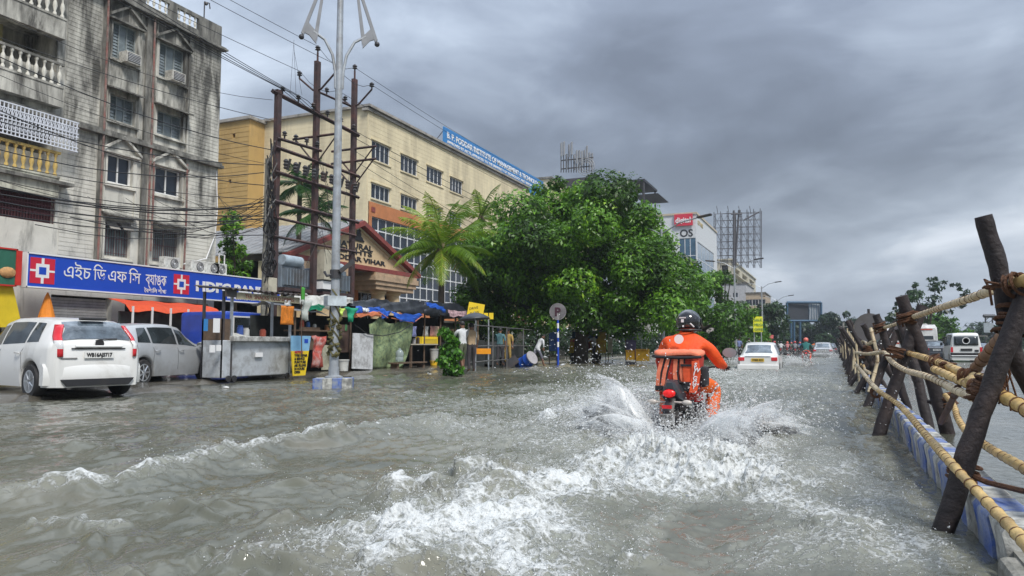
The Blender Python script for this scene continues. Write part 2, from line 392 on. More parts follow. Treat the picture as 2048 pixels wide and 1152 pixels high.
def make_water():
    th = np.radians(np.concatenate([np.arange(-112, -66, 2.), np.linspace(-66, 19, 800), np.arange(21, 80, 2.)]))
    rr = np.concatenate([[.02, .8, 1.4], np.geomspace(1.9, 75, 800), np.geomspace(78, 900, 60)])
    R_, T_ = np.meshgrid(rr, th, indexing='ij')
    X = R_*np.sin(T_); Y = R_*np.cos(T_)
    h, foam = water_height(X, Y)
    n, m = X.shape; co = np.stack([X, Y, h], -1).astype(np.float32).reshape(-1)
    idx = np.arange(n*m).reshape(n, m)
    q = np.stack([idx[:-1, :-1], idx[:-1, 1:], idx[1:, 1:], idx[1:, :-1]], -1).reshape(-1, 4)[:, ::-1]
    me = bpy.data.meshes.new('water'); me.vertices.add(n*m); me.vertices.foreach_set('co', co)
    me.loops.add(q.size); me.loops.foreach_set('vertex_index', q.reshape(-1).astype(np.int32))
    me.polygons.add(len(q)); me.polygons.foreach_set('loop_start', (np.arange(len(q))*4).astype(np.int32)); me.polygons.foreach_set('loop_total', np.full(len(q), 4, np.int32))
    me.update(calc_edges=True); me.polygons.foreach_set('use_smooth', np.ones(len(q), bool))
    at = me.attributes.new('foam', 'FLOAT', 'POINT'); at.data.foreach_set('value', foam.reshape(-1).astype(np.float32))
    m_ = bpy.data.materials.new('flood_water'); m_.use_nodes = True; t = m_.node_tree; p = t.nodes['Principled BSDF']
    tc = N(t, 'ShaderNodeTexCoord').outputs['Object']; A = N(t, 'ShaderNodeAttribute', attribute_name='foam').outputs['Fac']
    warp = N(t, 'ShaderNodeTexNoise'); warp.inputs['Scale'].default_value = 5; warp.inputs['Detail'].default_value = 4; L(t, tc, warp.inputs['Vector'])
    va = N(t, 'ShaderNodeVectorMath', operation='MULTIPLY_ADD'); L(t, warp.outputs['Color'], va.inputs[0]); va.inputs[1].default_value = (.14, .14, .14); L(t, tc, va.inputs[2])
    vo = N(t, 'ShaderNodeTexVoronoi', feature='DISTANCE_TO_EDGE'); vo.inputs['Scale'].default_value = 11; L(t, va.outputs[0], vo.inputs['Vector'])
    vo2 = N(t, 'ShaderNodeTexVoronoi', feature='DISTANCE_TO_EDGE'); vo2.inputs['Scale'].default_value = 30; L(t, va.outputs[0], vo2.inputs['Vector'])
    lace = math_node(t, 'SUBTRACT', .36, math_node(t, 'MULTIPLY', vo.outputs['Distance'], 1.6))
    lace2 = math_node(t, 'SUBTRACT', .22, math_node(t, 'MULTIPLY', vo2.outputs['Distance'], 1.2))
    nz = noise(t, tc, 14, 9, .72, .5); nb = noise(t, tc, 2.6, 5, .6, .6); nf = noise(t, tc, 55, 4, .7)
    s = math_node(t, 'ADD', math_node(t, 'MULTIPLY', math_node(t, 'SUBTRACT', nz, .5), 1.9), math_node(t, 'MULTIPLY', math_node(t, 'SUBTRACT', nb, .5), 1.1))
    s = math_node(t, 'ADD', s, math_node(t, 'ADD', lace, lace2)); s = math_node(t, 'ADD', s, math_node(t, 'MULTIPLY', math_node(t, 'SUBTRACT', nf, .5), .8))
    s = math_node(t, 'ADD', s, math_node(t, 'MULTIPLY', A, 1.25))
    N_ = N(t, 'ShaderNodeMapRange', interpolation_type='SMOOTHSTEP'); L(t, s, N_.inputs[0]); N_.inputs[1].default_value = .74; N_.inputs[2].default_value = 1.62
    fo = N_.outputs[0]
    n3 = noise(t, tc, .5, 5, .6, .5)
    mud = ramp(t, n3, [(.32, (.058, .062, .044)), (.5, (.105, .107, .082)), (.68, (.168, .165, .132))])
    mpb = N(t, 'ShaderNodeMapping'); mpb.inputs['Scale'].default_value = (.10, .6, 1); mpb.inputs['Rotation'].default_value = (0, 0, -.5); L(t, tc, mpb.inputs[0])
    silt = ramp(t, noise(t, mpb.outputs[0], 2.2, 4, .6), [(.55, (0, 0, 0)), (.72, (1, 1, 1))])
    mud = mixc(t, math_node(t, 'MULTIPLY', silt, .40), mud, (.130, .098, .060))
    aer = math_node(t, 'MINIMUM', math_node(t, 'MULTIPLY', A, .75), .72)          # air bubbles under the surface make the water paler
    mud = mixc(t, aer, mud, (.33, .34, .29))
    L(t, mixc(t, fo, mud, (.70, .72, .71)), p.inputs['Base Color'])
    rg = N(t, 'ShaderNodeMapRange'); L(t, fo, rg.inputs[0]); rg.inputs[3].default_value = .09; rg.inputs[4].default_value = .6; L(t, rg.outputs[0], p.inputs['Roughness'])
    p.inputs['IOR'].default_value = 1.333
    b = N(t, 'ShaderNodeBump'); b.inputs['Strength'].default_value = .7; b.inputs['Distance'].default_value = .02
    mp = N(t, 'ShaderNodeMapping'); mp.inputs['Scale'].default_value = (1, .55, 1); mp.inputs['Rotation'].default_value = (0, 0, .3); L(t, tc, mp.inputs[0])
    hh = math_node(t, 'ADD', math_node(t, 'MULTIPLY', noise(t, mp.outputs[0], 9, 4, .55, .4), .8), math_node(t, 'ADD', math_node(t, 'MULTIPLY', fo, .7), math_node(t, 'MULTIPLY', math_node(t, 'MULTIPLY', nf, fo), 1.6)))
    L(t, hh, b.inputs['Height']); L(t, b.outputs[0], p.inputs['Normal'])
    me.materials.append(m_)
    o = bpy.data.objects.new('water', me); COL.objects.link(o); return struct(o)
make_water()

# ================================================================== MEDIAN KERB
KW = mat('kerb_white', (.62, .62, .58), .75, var=.2, vs=6, dirt=.95, dcol=(.16, .16, .15), ds=9, bump=.5, bs=30)
KB = mat('kerb_blue', (.03, .10, .42), .7, var=.35, vs=7, dirt=.9, dcol=(.30, .33, .36), ds=6, bump=.5, bs=30)
CONC = mat('old_concrete', (.30, .29, .26), .85, var=.3, vs=4, dirt=.7, dcol=(.10, .10, .08), ds=4, bump=.8, bs=22)
med = MB(); med.bb((.66, 3.0, -.3), (.80, 140, .14)); medo = struct(med.build('median_core', CONC))
def kerb_mesh(l, seed, m):
    random.seed(seed); b = MB(); rings = []
    for k in range(5):
        y = -l/2+l*k/4; j = lambda s=.006: random.uniform(-s, s)
        rings.append([(.03+j(), y, -.5), (.015+j(), y, -.14), (0+j(), y, -.03+j()), (.02, y, 0+j(.004)), (.18, y, 0+j(.004)), (.205+j(), y, -.02), (.21, y, -.5)])
    b.loft(rings); return b.build('kerb_stone', m, medo, smooth=50)
protos = [kerb_mesh(.335, i, (KW, KB)[i % 2]) for i in range(4)]
yy = 3.95; i = 0
while yy < 30:
    o = protos[i % 4] if i < 4 else share(protos[i % 4], 'kerb_stone', medo, (0, 0, 0))
    o.location = (.62+random.uniform(-.006, .006), yy, .235+random.uniform(-.008, .006)); o.rotation_euler = (0, random.uniform(-.02, .02), random.uniform(-.02, .02)); yy += .345; i += 1
fb = MB(); 
while yy < 140: fb.mi(i % 2).bb((.62, yy-.17, -.2), (.82, yy+.17, .235)); yy += .345; i += 1
stuff(fb.build('kerb_stone', [KW, KB], medo))
b = MB(); b.box((.74, 3.35, -.04), (.30, .78, .34)); o = b.build('concrete_block', CONC, medo, bevel=.03)
# ================================================================== BUILDINGS
PLAST = mat('stained_plaster', (.66, .64, .57), .85, var=.12, vs=1.2, dirt=1, dcol=(.06, .057, .05), ds=1.6, bump=.35, bs=14, streak=True, grime_h=(3, 15.5, -.04, .26))
PLASTD = mat('mould_concrete', (.30, .29, .26), .9, var=.3, vs=2, dirt=.9, dcol=(.05, .05, .045), ds=2.2, bump=.5, bs=12, streak=True)
CREAM = mat('cream_paint', (.76, .66, .44), .8, var=.08, vs=.6, dirt=.6, dcol=(.40, .34, .23), ds=.45, streak=True, bump=.1)
CREAM2 = mat('cream_course', (.77, .67, .45), .8, var=.08, vs=1.0, dirt=.6, dcol=(.40, .34, .23), ds=.45, streak=True)
OCHRE = mat('ochre_paint', (.50, .33, .12), .8, var=.10, vs=.6, dirt=.45, dcol=(.25, .16, .06), ds=.5, streak=True)
ORANGE = mat('orange_cladding', (.50, .19, .07), .75, var=.12, vs=1.5, dirt=.3, dcol=(.25, .10, .05))
GLASSD = mat('dark_glass', (.018, .026, .04), .08, var=.5, vs=.8, spec=.6)
GLASSB = mat('blue_glass', (.06, .13, .20), .08, var=.4, vs=.5, spec=.7)
SHUT = mat('grey_glass', (.16, .19, .20), .2, var=.3, vs=3)
WMET = mat('white_metal', (.70, .71, .72), .45, dirt=.3)
DMET = mat('dark_metal', (.05, .05, .055), .5, var=.3, dirt=.4, dcol=(.10, .06, .04))
GMET = mat('galvanised_steel', (.42, .45, .48), .42, metal=.4, var=.15, vs=5, dirt=.5, dcol=(.22, .20, .18), ds=3)
MAROON = mat('maroon_grille', (.10, .03, .035), .6, dirt=.3)
YBAL = mat('yellow_baluster', (.62, .44, .14), .8, dirt=.5, ds=4)
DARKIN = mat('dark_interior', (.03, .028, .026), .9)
DOORY = mat('faded_door', (.48, .42, .22), .8, dirt=.4, streak=True)
REDT = mat('red_roof_trim', (.25, .05, .04), .6, dirt=.3)
TIN = mat('grey_roof_sheet', (.26, .27, .28), .55, var=.2, dirt=.5)
PEDM = mat('pediment_paint', (.66, .50, .30), .8, var=.08, dirt=.2, dcol=(.35, .22, .1))
BLUE = mat('sign_blue', (.012, .07, .50), .45, var=.04, vs=.4)
REDS = mat('sign_red', (.60, .02, .05), .45, var=.05)
WHITE = mat('sign_white', (.80, .80, .80), .5, var=.03)
BLACK = mat('black_paint', (.015, .015, .017), .5)
SKYB = mat('board_blue', (.03, .20, .50), .6, var=.1, dirt=.2, dcol=(.1, .25, .45), streak=True)

def fmap(kind, c):     # facade mapping: u along the wall, v up, w into the building
    if kind == 'X': return lambda u, v, w: (c-w, u, v)          # wall facing +X
    return lambda u, v, w: (u, c+w, v)                           # wall facing -Y (towards the camera)
def cells(u0, u1, v0, v1, ops):
    us = sorted({u0, u1, *[min(max(o[0], u0), u1) for o in ops], *[min(max(o[1], u0), u1) for o in ops]})
    vs = sorted({v0, v1, *[min(max(o[2], v0), v1) for o in ops], *[min(max(o[3], v0), v1) for o in ops]})
    for a, b in zip(us, us[1:]):
        for c, d in zip(vs, vs[1:]):
            mu, mv = (a+b)/2, (c+d)/2
            if not any(o[0] < mu < o[1] and o[2] < mv < o[3] for o in ops): yield a, b, c, d
def wall(mb, fm, u0, u1, v0, v1, ops, depth=.22):
    for a, b, c, d in cells(u0, u1, v0, v1, ops): mb.poly([fm(a, c, 0), fm(b, c, 0), fm(b, d, 0), fm(a, d, 0)])
    for a, b, c, d in ops:
        e = depth; P = [(a, c), (b, c), (b, d), (a, d)]
        for i in range(4): p, q = P[i], P[(i+1) % 4]; mb.poly([fm(*p, 0), fm(*p, e), fm(*q, e), fm(*q, 0)])
def fbox(mb, fm, u0, u1, v0, v1, w0, w1):
    a = fm(u0, v0, w0); b = fm(u1, v1, w1); mb.bb(a, b)
def courses(mb, fm, u0, u1, v0, v1, ops, step=.16, gap=.020, proud=.014):
    v = v0
    while v+step <= v1+.001:
        a, b = v, v+step-gap; spans = [(u0, u1)]
        for o in ops:
            if o[2]-.02 < b and o[3]+.02 > a:
                ns = []
                for s0, s1 in spans:
                    if o[1] <= s0 or o[0] >= s1: ns.append((s0, s1)); continue
                    if o[0] > s0: ns.append((s0, o[0]))
                    if o[1] < s1: ns.append((o[1], s1))
                spans = ns
        for s0, s1 in spans:
            if s1-s0 > .05: fbox(mb, fm, s0, s1, a, b, -proud, .0)
        v += step
def window(fm, u0, u1, v0, v1, parent, nx=3, nz=1, frame=WMET, glass=GLASSD, inset=.14, fw=.05, louvre=False, bars=False, bt=.03):
    b = MB()
    for (a, c, d, e) in ((u0, u1, v0, v0+fw), (u0, u1, v1-fw, v1), (u0, u0+fw, v0+fw, v1-fw), (u1-fw, u1, v0+fw, v1-fw)): fbox(b, fm, a, c, d, e, inset-.03, inset+.03)
    f = b.build('window', frame, parent, world=True)
    iu0, iu1, iv0, iv1 = u0+fw, u1-fw, v0+fw, v1-fw
    m = MB()
    for i in range(1, nx): u = iu0+(iu1-iu0)*i/nx; fbox(m, fm, u-bt/2, u+bt/2, iv0, iv1, inset-.02, inset+.02)
    for i in range(1, nz): v = iv0+(iv1-iv0)*i/nz; fbox(m, fm, iu0, iu1, v-bt/2, v+bt/2, inset-.015, inset+.018)
    if m.v: m.build('mullion', frame, f, world=True)
    for i in range(nx):
        g = MB(); a = iu0+(iu1-iu0)*i/nx; c = iu0+(iu1-iu0)*(i+1)/nx
        if louvre and i != nx//2:
            k = max(3, int((iv1-iv0)/.13))
            for j in range(k):
                z = iv0+(iv1-iv0)*(j+.5)/k; h = (iv1-iv0)/k
                g.add([fm(a+.01, z-h*.5, inset+.01), fm(c-.01, z-h*.5, inset+.01), fm(c-.01, z+h*.5, inset+.045), fm(a+.01, z+h*.5, inset+.045)], [(0, 1, 2, 3)])
        else: fbox(g, fm, a+.005, c-.005, iv0, iv1, inset+.02+.002*i, inset+.035+.002*i)
        g.build('pane', SHUT if louvre else glass, f, world=True)
    if bars:
        g = MB(); k = int((iu1-iu0)/.11)
        for i in range(k+1): u = iu0+(iu1-iu0)*i/k; fbox(g, fm, u-.008, u+.008, iv0, iv1, inset-.06, inset-.045)
        for v in (iv0+.1, (iv0+iv1)/2, iv1-.1): fbox(g, fm, iu0, iu1, v-.01, v+.01, inset-.075, inset-.062)
        g.build('grille', MAROON, f, world=True)
    return f
def ac_unit(name, fm, u, v, w, parent, s=1.0):
    b = MB(); fbox(b, fm, u-.33*s, u+.33*s, v, v+.42*s, w-.42*s, w)
    o = b.build(name, mat('ac_casing', (.62, .60, .54), .6, dirt=.6, ds=5), parent, world=True, bevel=.01)
    g = MB(); fbox(g, fm, u-.27*s, u+.27*s, v+.05*s, v+.37*s, w-.435*s, w-.425*s)
    g.build('vent', DMET, o, world=True)
    h = MB()
    for i in range(5): z = v+(.08+.06*i)*s; fbox(h, fm, u-.26*s, u+.26*s, z, z+.015*s, w-.447*s, w-.437*s)
    h.build('slat', WMET, o, world=True)
    return o
def outdoor_unit(loc, rot, label):
    t = thing('air_conditioner', label, 'air conditioner', loc, rot, 'outdoor units above the bank sign')
    b = MB(); b.box((0, 0, .29), (.34, .82, .54)); b.build('casing', mat('unit_white', (.66, .66, .62), .6, dirt=.5, ds=5), t, bevel=.015)
    f = MB(); f.lathe((.172, .1, .29), [(.21, 0), (.21, .012), (.19, .014)], 18, 'X'); f.build('fan_guard', DMET, t)
    g = MB(); g.lathe((.188, .1, .29), [(.05, 0), (.05, .01)], 10, 'X')
    for r_ in (.09, .13, .17): g.tube([(.19, .1+r_*math.cos(a*PI/8), .29+r_*math.sin(a*PI/8)) for a in range(17)], .006, 4, False)
    g.build('fan_grille', WMET, t); return t

# ------------------------------------------------------------------ apartment block above the bank
FX = -27.0; fA = fmap('X', FX)
apt = thing('apartment_building', 'weather stained white and black apartment block above the blue bank sign', 'building', (FX, 22, .1))
def zA(px, py): return PX(px, py, FX)[2]
colA, colB = (21.1, 22.3), (23.42, 24.85)
wins = []
rowz = [(4.6, 6.1), (7.62, 8.82), (10.25, 11.3), (12.85, 14.4)]
for r_ in rowz: wins += [(colA[0], colA[1], *r_), (colB[0], colB[1], *r_)]
Y0, Y1, YB = 9.0, 27.06, 19.05
bay = [(Y0+.4, YB-.25, 11.35, 13.0), (Y0+.4, YB-.05, 5.55, 7.05), (Y0+.4, YB-.25, 8.1, 9.75), (Y0+.4, YB-.25, 14.3, 15.2)]
w = MB(); wall(w, fA, Y0, Y1, 4.0, 15.35, wins, .2)
# the balcony bays are deep recesses: cut them from the same wall
w = MB(); wall(w, fA, YB, Y1, 4.0, 15.35, wins, .2); wall(w, fA, Y0, YB, 4.0, 15.35, bay, 1.5)
w.bb((FX-11, Y0, .1), (FX-1.6, Y1-.01, 15.34)); w.build('wall', PLAST, apt, world=True)
b = MB(); b.bb((FX-1.55, Y0, 15.35), (FX+.02, Y1, 15.38)); b.bb((FX-11, Y0, 15.35), (FX-1.56, Y1, 15.45)); b.build('roof', PLASTD, apt, world=True)
w = MB(); wall(w, fA, Y0, Y1, .1, 4.0, [(19.0, 21.6, .1, 2.9), (10, 17.5, .1, 2.9), (22.2, 26.7, .1, 2.9)], .4); w.build('ground_floor_wall', PLAST, apt, world=True)
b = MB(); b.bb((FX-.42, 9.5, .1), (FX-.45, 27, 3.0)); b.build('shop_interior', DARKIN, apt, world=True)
b = MB()                                                        # rolling shutter, slat by slat
for k in range(24): b.box((FX-.3, 20.3, .2+k*.112), (.03, 2.6, .1))
b.build('rolling_shutter', mat('shutter_white', (.62, .62, .60), .5, dirt=.4, streak=True), apt, world=True)
c = MB(); courses(c, fA, YB+.12, 20.62, 4.1, 9.4, [], .17); courses(c, fA, YB+.12, 20.62, 9.7, 15.2, [], .17)
courses(c, fA, 25.2, 26.98, 4.1, 9.4, [], .17); courses(c, fA, 25.2, 26.98, 9.7, 15.2, [], .17)
stuff(c.build('wall_course', PLAST, apt, world=True))
for u, wd_, pr in ((20.75, .16, .14), (22.86, .26, .10), (25.08, .10, .10), (22.45, .06, .07), (23.28, .06, .07), (20.98, .05, .06)):
    b = MB(); fbox(b, fA, u-wd_/2, u+wd_/2, 4.0, 9.45, -pr, -.001); fbox(b, fA, u-wd_/2, u+wd_/2, 9.7, 15.3, -pr, -.001); b.build('pilaster', PLASTD if wd_ > .1 else PLAST, apt, world=True)
for v, h, pr in ((9.45, .25, .28), (15.22, .16, .35)):
    b = MB(); fbox(b, fA, Y0, Y1+.1, v, v+h*.5, -pr, -.002); fbox(b, fA, Y0, Y1+.06, v+h*.5, v+h, -pr*.75, -.002); b.build('cornice', PLASTD, apt, world=True)
# parapet with baluster panels
ops = [(PX(293, 0, FX)[1], PX(341, 0, FX)[1], 15.75, 16.3), (PX(357, 0, FX)[1], PX(400, 0, FX)[1], 15.75, 16.3), (18.2, 20.2, 15.75, 16.3)]
b = MB()
for a, c_, d, e in cells(Y0, Y1, 15.38, 16.48, ops): fbox(b, fA, a, c_, d, e, .02, .17)
b.build('parapet', PLASTD, apt, world=True)
def baluster(mb, x, y, z, h, r):
    mb.lathe((x, y, z), [(r*.8, 0), (r*.8, h*.1), (r*.4, h*.18), (r*1.0, h*.42), (r*.75, h*.6), (r*.35, h*.72), (r*.5, h*.86), (r*.8, h*.9), (r*.8, h)], 8)
def balusters(y0, y1, n, z, h, m, x, parent, r=.07):
    src = None
    for i in range(n):
        y = y0+(y1-y0)*(i+.5)/n
        if src is None:
            bb_ = MB(); baluster(bb_, 0, 0, 0, h, r); src = bb_.build('baluster', m, parent, smooth=True); o = src
        else: o = share(src, 'baluster', parent, (0, 0, 0))
        Mi = wmat(parent).inverted() @ Vector((x, y, z)); o.location = Mi
for a, c_, d, e in ops: balusters(a, c_, 4, d, e-d, PLAST, FX-.1, apt, .07)
# balcony storeys of the left bay
for k, (sill, rail, m, nb) in enumerate(((10.7, 11.55, PLAST, 20), (7.25, 8.15, YBAL, 24), (13.35, 14.25, PLAST, 20))):
    x = FX+.30; e = YB-.22
    b = MB(); b.bb((FX+.001, Y0, sill-.75), (x+.10, e, sill-.6)); b.bb((x, Y0, sill-.6), (x+.09, e, sill-.02)); b.bb((x-.02, Y0, sill-.02), (x+.12, e+.01, sill+.06)); b.bb((FX+.001, e-.08, sill-.6), (x, e, sill-.02))
    o = b.build('balcony', PLAST if k != 1 else mat('balcony_pale', (.58, .57, .47), .85, dirt=.6, ds=2, streak=True), apt, world=True)
    b = MB(); b.bb((x-.02, Y0, rail), (x+.12, e+.01, rail+.09)); b.build('handrail', PLASTD if k != 1 else YBAL, o, world=True)
    bb_ = MB(); baluster(bb_, 0, 0, 0, rail-sill-.06, .085); src = bb_.build('baluster', m, o, smooth=True); src.location = wmat(o).inverted() @ Vector((x+.045, e-.15, sill+.06))
    for i in range(1, nb):
        q = share(src, 'baluster', o, wmat(o).inverted() @ Vector((x+.045, e-.15-i*.30, sill+.06)))
    b = MB(); b.bb((x-.5, Y0, sill-.0), (x-.48, e-.1, rail)); 
    if k == 1: b.build('brown_screen', MAROON, o, world=True)
# white pierced steel grille over the first yellow balcony
gr = MB(); gx = FX+.52; g0, g1, z0, z1 = 10.5, 19.42, 8.38, 9.50
yy = g0
while yy <= g1: gr.bb((gx, yy-.018, z0), (gx+.03, yy+.018, z1)); yy += .145
for z in (z0, z0+.14, z0+.55, z0+.68, z1-.20, z1): gr.bb((gx-.004, g0, z-.02), (gx+.034, g1, z+.02))
yy = g0
while yy < g1-.1:
    for zc_ in (z0+.34, z1-.35):
        gr.add([(gx+.036, yy+.0725, zc_+.15), (gx+.036, yy+.13, zc_), (gx+.036, yy+.0725, zc_-.15), (gx+.036, yy+.015, zc_), (gx+.036, yy+.0725, zc_+.09), (gx+.036, yy+.098, zc_), (gx+.036, yy+.0725, zc_-.09), (gx+.036, yy+.047, zc_)], [(0, 1, 5, 4), (1, 2, 6, 5), (2, 3, 7, 6), (3, 0, 4, 7)])
    yy += .145
gr.bb((FX, g1-.03, z0-.02), (gx, g1, z0+.03)); gr.bb((FX, g1-.03, z1-.05), (gx, g1, z1))
for z in (z0+.3, z0+.6, z0+.9): gr.bb((FX, g1-.02, z), (gx, g1, z+.02))
gr.build('balcony_grille', mat('grille_white', (.72, .75, .82), .5, dirt=.3, ds=6), apt, world=True)
gr = MB(); g0, g1, z0, z1 = 10.5, 18.75, 14.35, 15.15; gx = FX+.45; yy = g0          # rusty cream cage at the top balcony
while yy <= g1: gr.bb((gx, yy-.012, z0), (gx+.02, yy+.012, z1)); yy += .16
for k in range(6): z = z0+(z1-z0)*k/5; gr.bb((gx-.004, g0, z-.012), (gx+.024, g1, z+.012))
gr.build('balcony_grille', mat('grille_cream', (.50, .50, .36), .6, dirt=.6, ds=6), apt, world=True)
gr = MB(); g0, g1, z0, z1 = 9.6, 18.95, 5.5, 7.05; gx = FX-.05; yy = g0; k = 0      # maroon shutter and its bars
while yy <= g1: gr.bb((gx, yy-.012, z0), (gx+.02, yy+.012, z1)); yy += .11
for z in (z0, 5.9, 6.2, 6.6, z1): gr.bb((gx-.004, g0, z-.016), (gx+.024, g1, z+.016))
gr.build('maroon_grille', MAROON, apt, world=True)
b = MB(); b.bb((FX-.3, 9.6, 5.5), (FX-.28, 19, 7.05)); b.build('curtain', mat('maroon_cloth', (.09, .035, .04), .9, var=.5, vs=4), apt, world=True)
b = MB(); b.bb((FX-1.42, 15.2, 11.4), (FX-1.38, 17.6, 13.0)); b.build('balcony_door', DOORY, apt, world=True)
b = MB(); b.bb((FX-1.45, Y0, 14.2), (FX-1.40, 18.7, 15.2)); b.bb((FX-1.45, Y0, 8.1), (FX-1.40, 18.7, 9.7)); b.build('shaded_door', mat('grey_door', (.2, .19, .17), .8, dirt=.4), apt, world=True)
b = MB(); b.bb((FX+.0, Y0, 7.0), (FX+.55, 19.35, 7.12)); b.build('sunshade', PLASTD, apt, world=True)
# windows
for c_i, (u0, u1) in enumerate((colA, colB)):
    for r_i, (v0, v1) in enumerate(rowz):
        if r_i == 1:
            f = window(fA, u0, u1, v0, v1, apt, nx=2, frame=mat('frame_white', (.78, .78, .76), .5), glass=GLASSD, fw=.07, bt=.06)
            cu = MB(); yc = u0+.1
            for s_, e_ in ((u0+.08, u0+.36), (u1-.08, u1-.34)):
                P = [[fA(s_+(e_-s_)*(k/5)*(.55+.45*abs(q/6-.55)*2), v0+.1+(v1-v0-.2)*q/6, .24+.03*math.sin(k*2.2)) for k in range(6)] for q in range(7)]
                cu.grid(P)
            cu.build('curtain', mat('curtain_cream', (.6, .55, .25), .8), f, world=True)
        elif r_i == 0:
            f = window(fA, u0, u1, v0, v1, apt, nx=2, frame=mat('frame_grey', (.4, .38, .35), .6), glass=SHUT, fw=.05, bars=True)
            if c_i == 0:
                for a, c_ in ((u0+.05, u0+.5), (u1-.5, u1-.02)):
                    s_ = MB(); s_.slab([fA(a, v1-.05, .05), fA(c_, v1-.05, .05), fA(c_, v1-.42, -.32), fA(a, v1-.42, -.32)], (.02, 0, .02)); s_.build('open_shutter', mat('shutter_grey', (.33, .31, .28), .7, dirt=.4), f, world=True)
        else:
            f = window(fA, u0, u1, v0, v1, apt, nx=3, nz=2 if r_i == 2 else 1, frame=mat('frame_steel', (.28, .31, .31), .5), louvre=True, fw=.04)
        pr = MB(); fbox(pr, fA, u0-.12, u0-.001, v0-.1, v1+.05, -.06, -.002); fbox(pr, fA, u1+.001, u1+.12, v0-.1, v1+.05, -.06, -.002); fbox(pr, fA, u0-.15, u1+.15, v0-.16, v0-.1, -.12, -.002)
        pr.build('window_surround', PLAST, f, world=True)
        if r_i in (1, 3):                                         # little gable over the window
            m_ = (u0+u1)/2; a, c_ = u0-.28, u1+.28; z = v1+.08; q = MB()
            q.slab([fA(a, z, -.002), fA(c_, z, -.002), fA(m_, z+.62, -.002)], (.10, 0, 0)); q.build('window_gable', PLAST, f, world=True)
            q = MB()
            for s_ in (a, c_): q.slab([fA(s_, z-.02, -.11), fA(s_+(m_-s_)*.0, z+.10, -.11), fA(m_, z+.74, -.11), fA(m_, z+.62, -.11)], (.14, 0, 0))
            fbox(q, fA, a, c_, z-.08, z, -.2, -.002); q.build('gable_moulding', PLASTD if r_i == 3 else PLAST, f, world=True)
        else:
            q = MB(); q.slab([fA(u0-.2, v1+.25, -.002), fA(u1+.2, v1+.25, -.002), fA(u1+.2, v1+.10, -.5), fA(u0-.2, v1+.10, -.5)], (0, 0, .06)); q.build('window_hood', PLASTD, f, world=True)
for u in (21.85, 24.2): ac_unit('window_air_conditioner', fA, u, 12.72, 0.05, apt, 1.1)
b = MB(); 
for u, z0, z1 in ((20.72, 4.1, 15.2), (23.0, 4.2, 15.2), (25.02, 4.3, 9.2), (23.2, 5, 9.2)): b.tube([(FX+.20, u, z0), (FX+.21, u+.03, (z0+z1)/2), (FX+.20, u, z1)], .045, 6)
b.build('drain_pipe', mat('rusty_pipe', (.22, .16, .14), .7, var=.5, vs=5, dirt=.6, dcol=(.30, .07, .05), ds=2), apt, world=True)
b = MB(); b.tube([(FX+.05, 26.9, 9.3), (FX+.1, 27.0, 7.5), (FX+.1, 26.9, 6.2), (FX+.3, 26.2, 5.0), (FX+.4, 24.8, 4.6)], .025, 6); b.build('white_pipe', WHITE, apt, world=True)
b = MB(); b.tube([(FX-.1, 26.0, 16.4), (FX-.1, 26.0, 17.3)], .03, 6); b.tube([(FX-.1, 26.0, 17.3), (FX-.1, 26.3, 17.35), (FX-.1, 26.35, 17.1)], .03, 6); b.ico((FX-.1, 26.1, 17.25), .10); b.build('roof_lamp', DMET, apt, world=True)

# ------------------------------------------------------------------ bank sign, side sign, banners
def sign_box(t, y0, y1, z0, z1, x, m, edge, name='panel', th=.3):
    b = MB(); b.bb((x-th, y0, z0), (x, y1, z1)); o = b.build(name, m, t, world=True)
    e = MB()
    for a in ((y0-.04, y1+.04, z1, z1+.05), (y0-.04, y1+.04, z0-.05, z0), (y0-.05, y0, z0-.05, z1+.05), (y1, y1+.05, z0-.05, z1+.05)): e.bb((x-th, a[0], a[2]), (x+.03, a[1], a[3]))
    e.build('frame', edge, t, world=True); return o
SX = FX+1.2
def sY(px): return PX(px, 560, SX)[1]
bank = thing('bank_sign', 'long blue bank sign with red and white square emblems and Bengali lettering', 'sign', (SX, sY(250), 3.1))
sy0, sy1 = sY(54), sY(560)
sz0, sz1 = PX(60, 572, SX)[2], PX(60, 507, SX)[2]
sign_box(bank, sy0, sy1, sz0, sz1, SX, BLUE, WHITE)
zc = (sz0+sz1)/2
def emblem(y, z, s):
    b = MB(); x = SX+.004
    def q(a, c_, d, e, m, off): b.mi(m); b.bb((x, y+a*s, z+d*s), (x+off, y+c_*s, z+e*s))
    q(-.5, .5, -.5, .5, 0, .004); q(-.27, .27, -.27, .27, 1, .008); q(-.5, .5, -.04, .04, 1, .0085); q(-.055, .055, -.5, .5, 1, .009); q(-.145, .145, -.145, .145, 2, .013)
    return b.build('emblem', [REDS, WHITE, BLUE], bank, world=True)
es = (sz1-sz0)*.80
emblem(sY(84), zc, es); emblem(sY(363), zc-.02, es*.92)
hs = sz1-sz0
def btxt(s, pxa, pxb, z, size, bold=.012):
    y0 = sY(pxa); y1 = sY(pxb)
    o = text('lettering', s, size, WHITE, bank, (SX+.006, y0, z), (0, 1, 0), (0, 0, 1), .008, bold=bold)
    ys = [v.co.y for v in o.data.vertices]; k = (y1-y0)/max(.01, (max(ys)-min(ys))); m0 = min(ys); off = (wmat(bank).inverted() @ Vector((0, y0, 0))).y
    for v in o.data.vertices: v.co.y = off+(v.co.y-m0)*k
    return o
zb = zc-.14*hs
btxt('\u098f\u0987\u099a', 127, 181, zb, hs*.58, 0)
btxt('\u09bf\u09a1', 186, 211, zb, hs*.58, 0)
btxt('\u098f\u09ab', 216, 253, zb, hs*.58, 0)
btxt('\u09bf\u09b8', 257, 281, zb, hs*.58, 0)
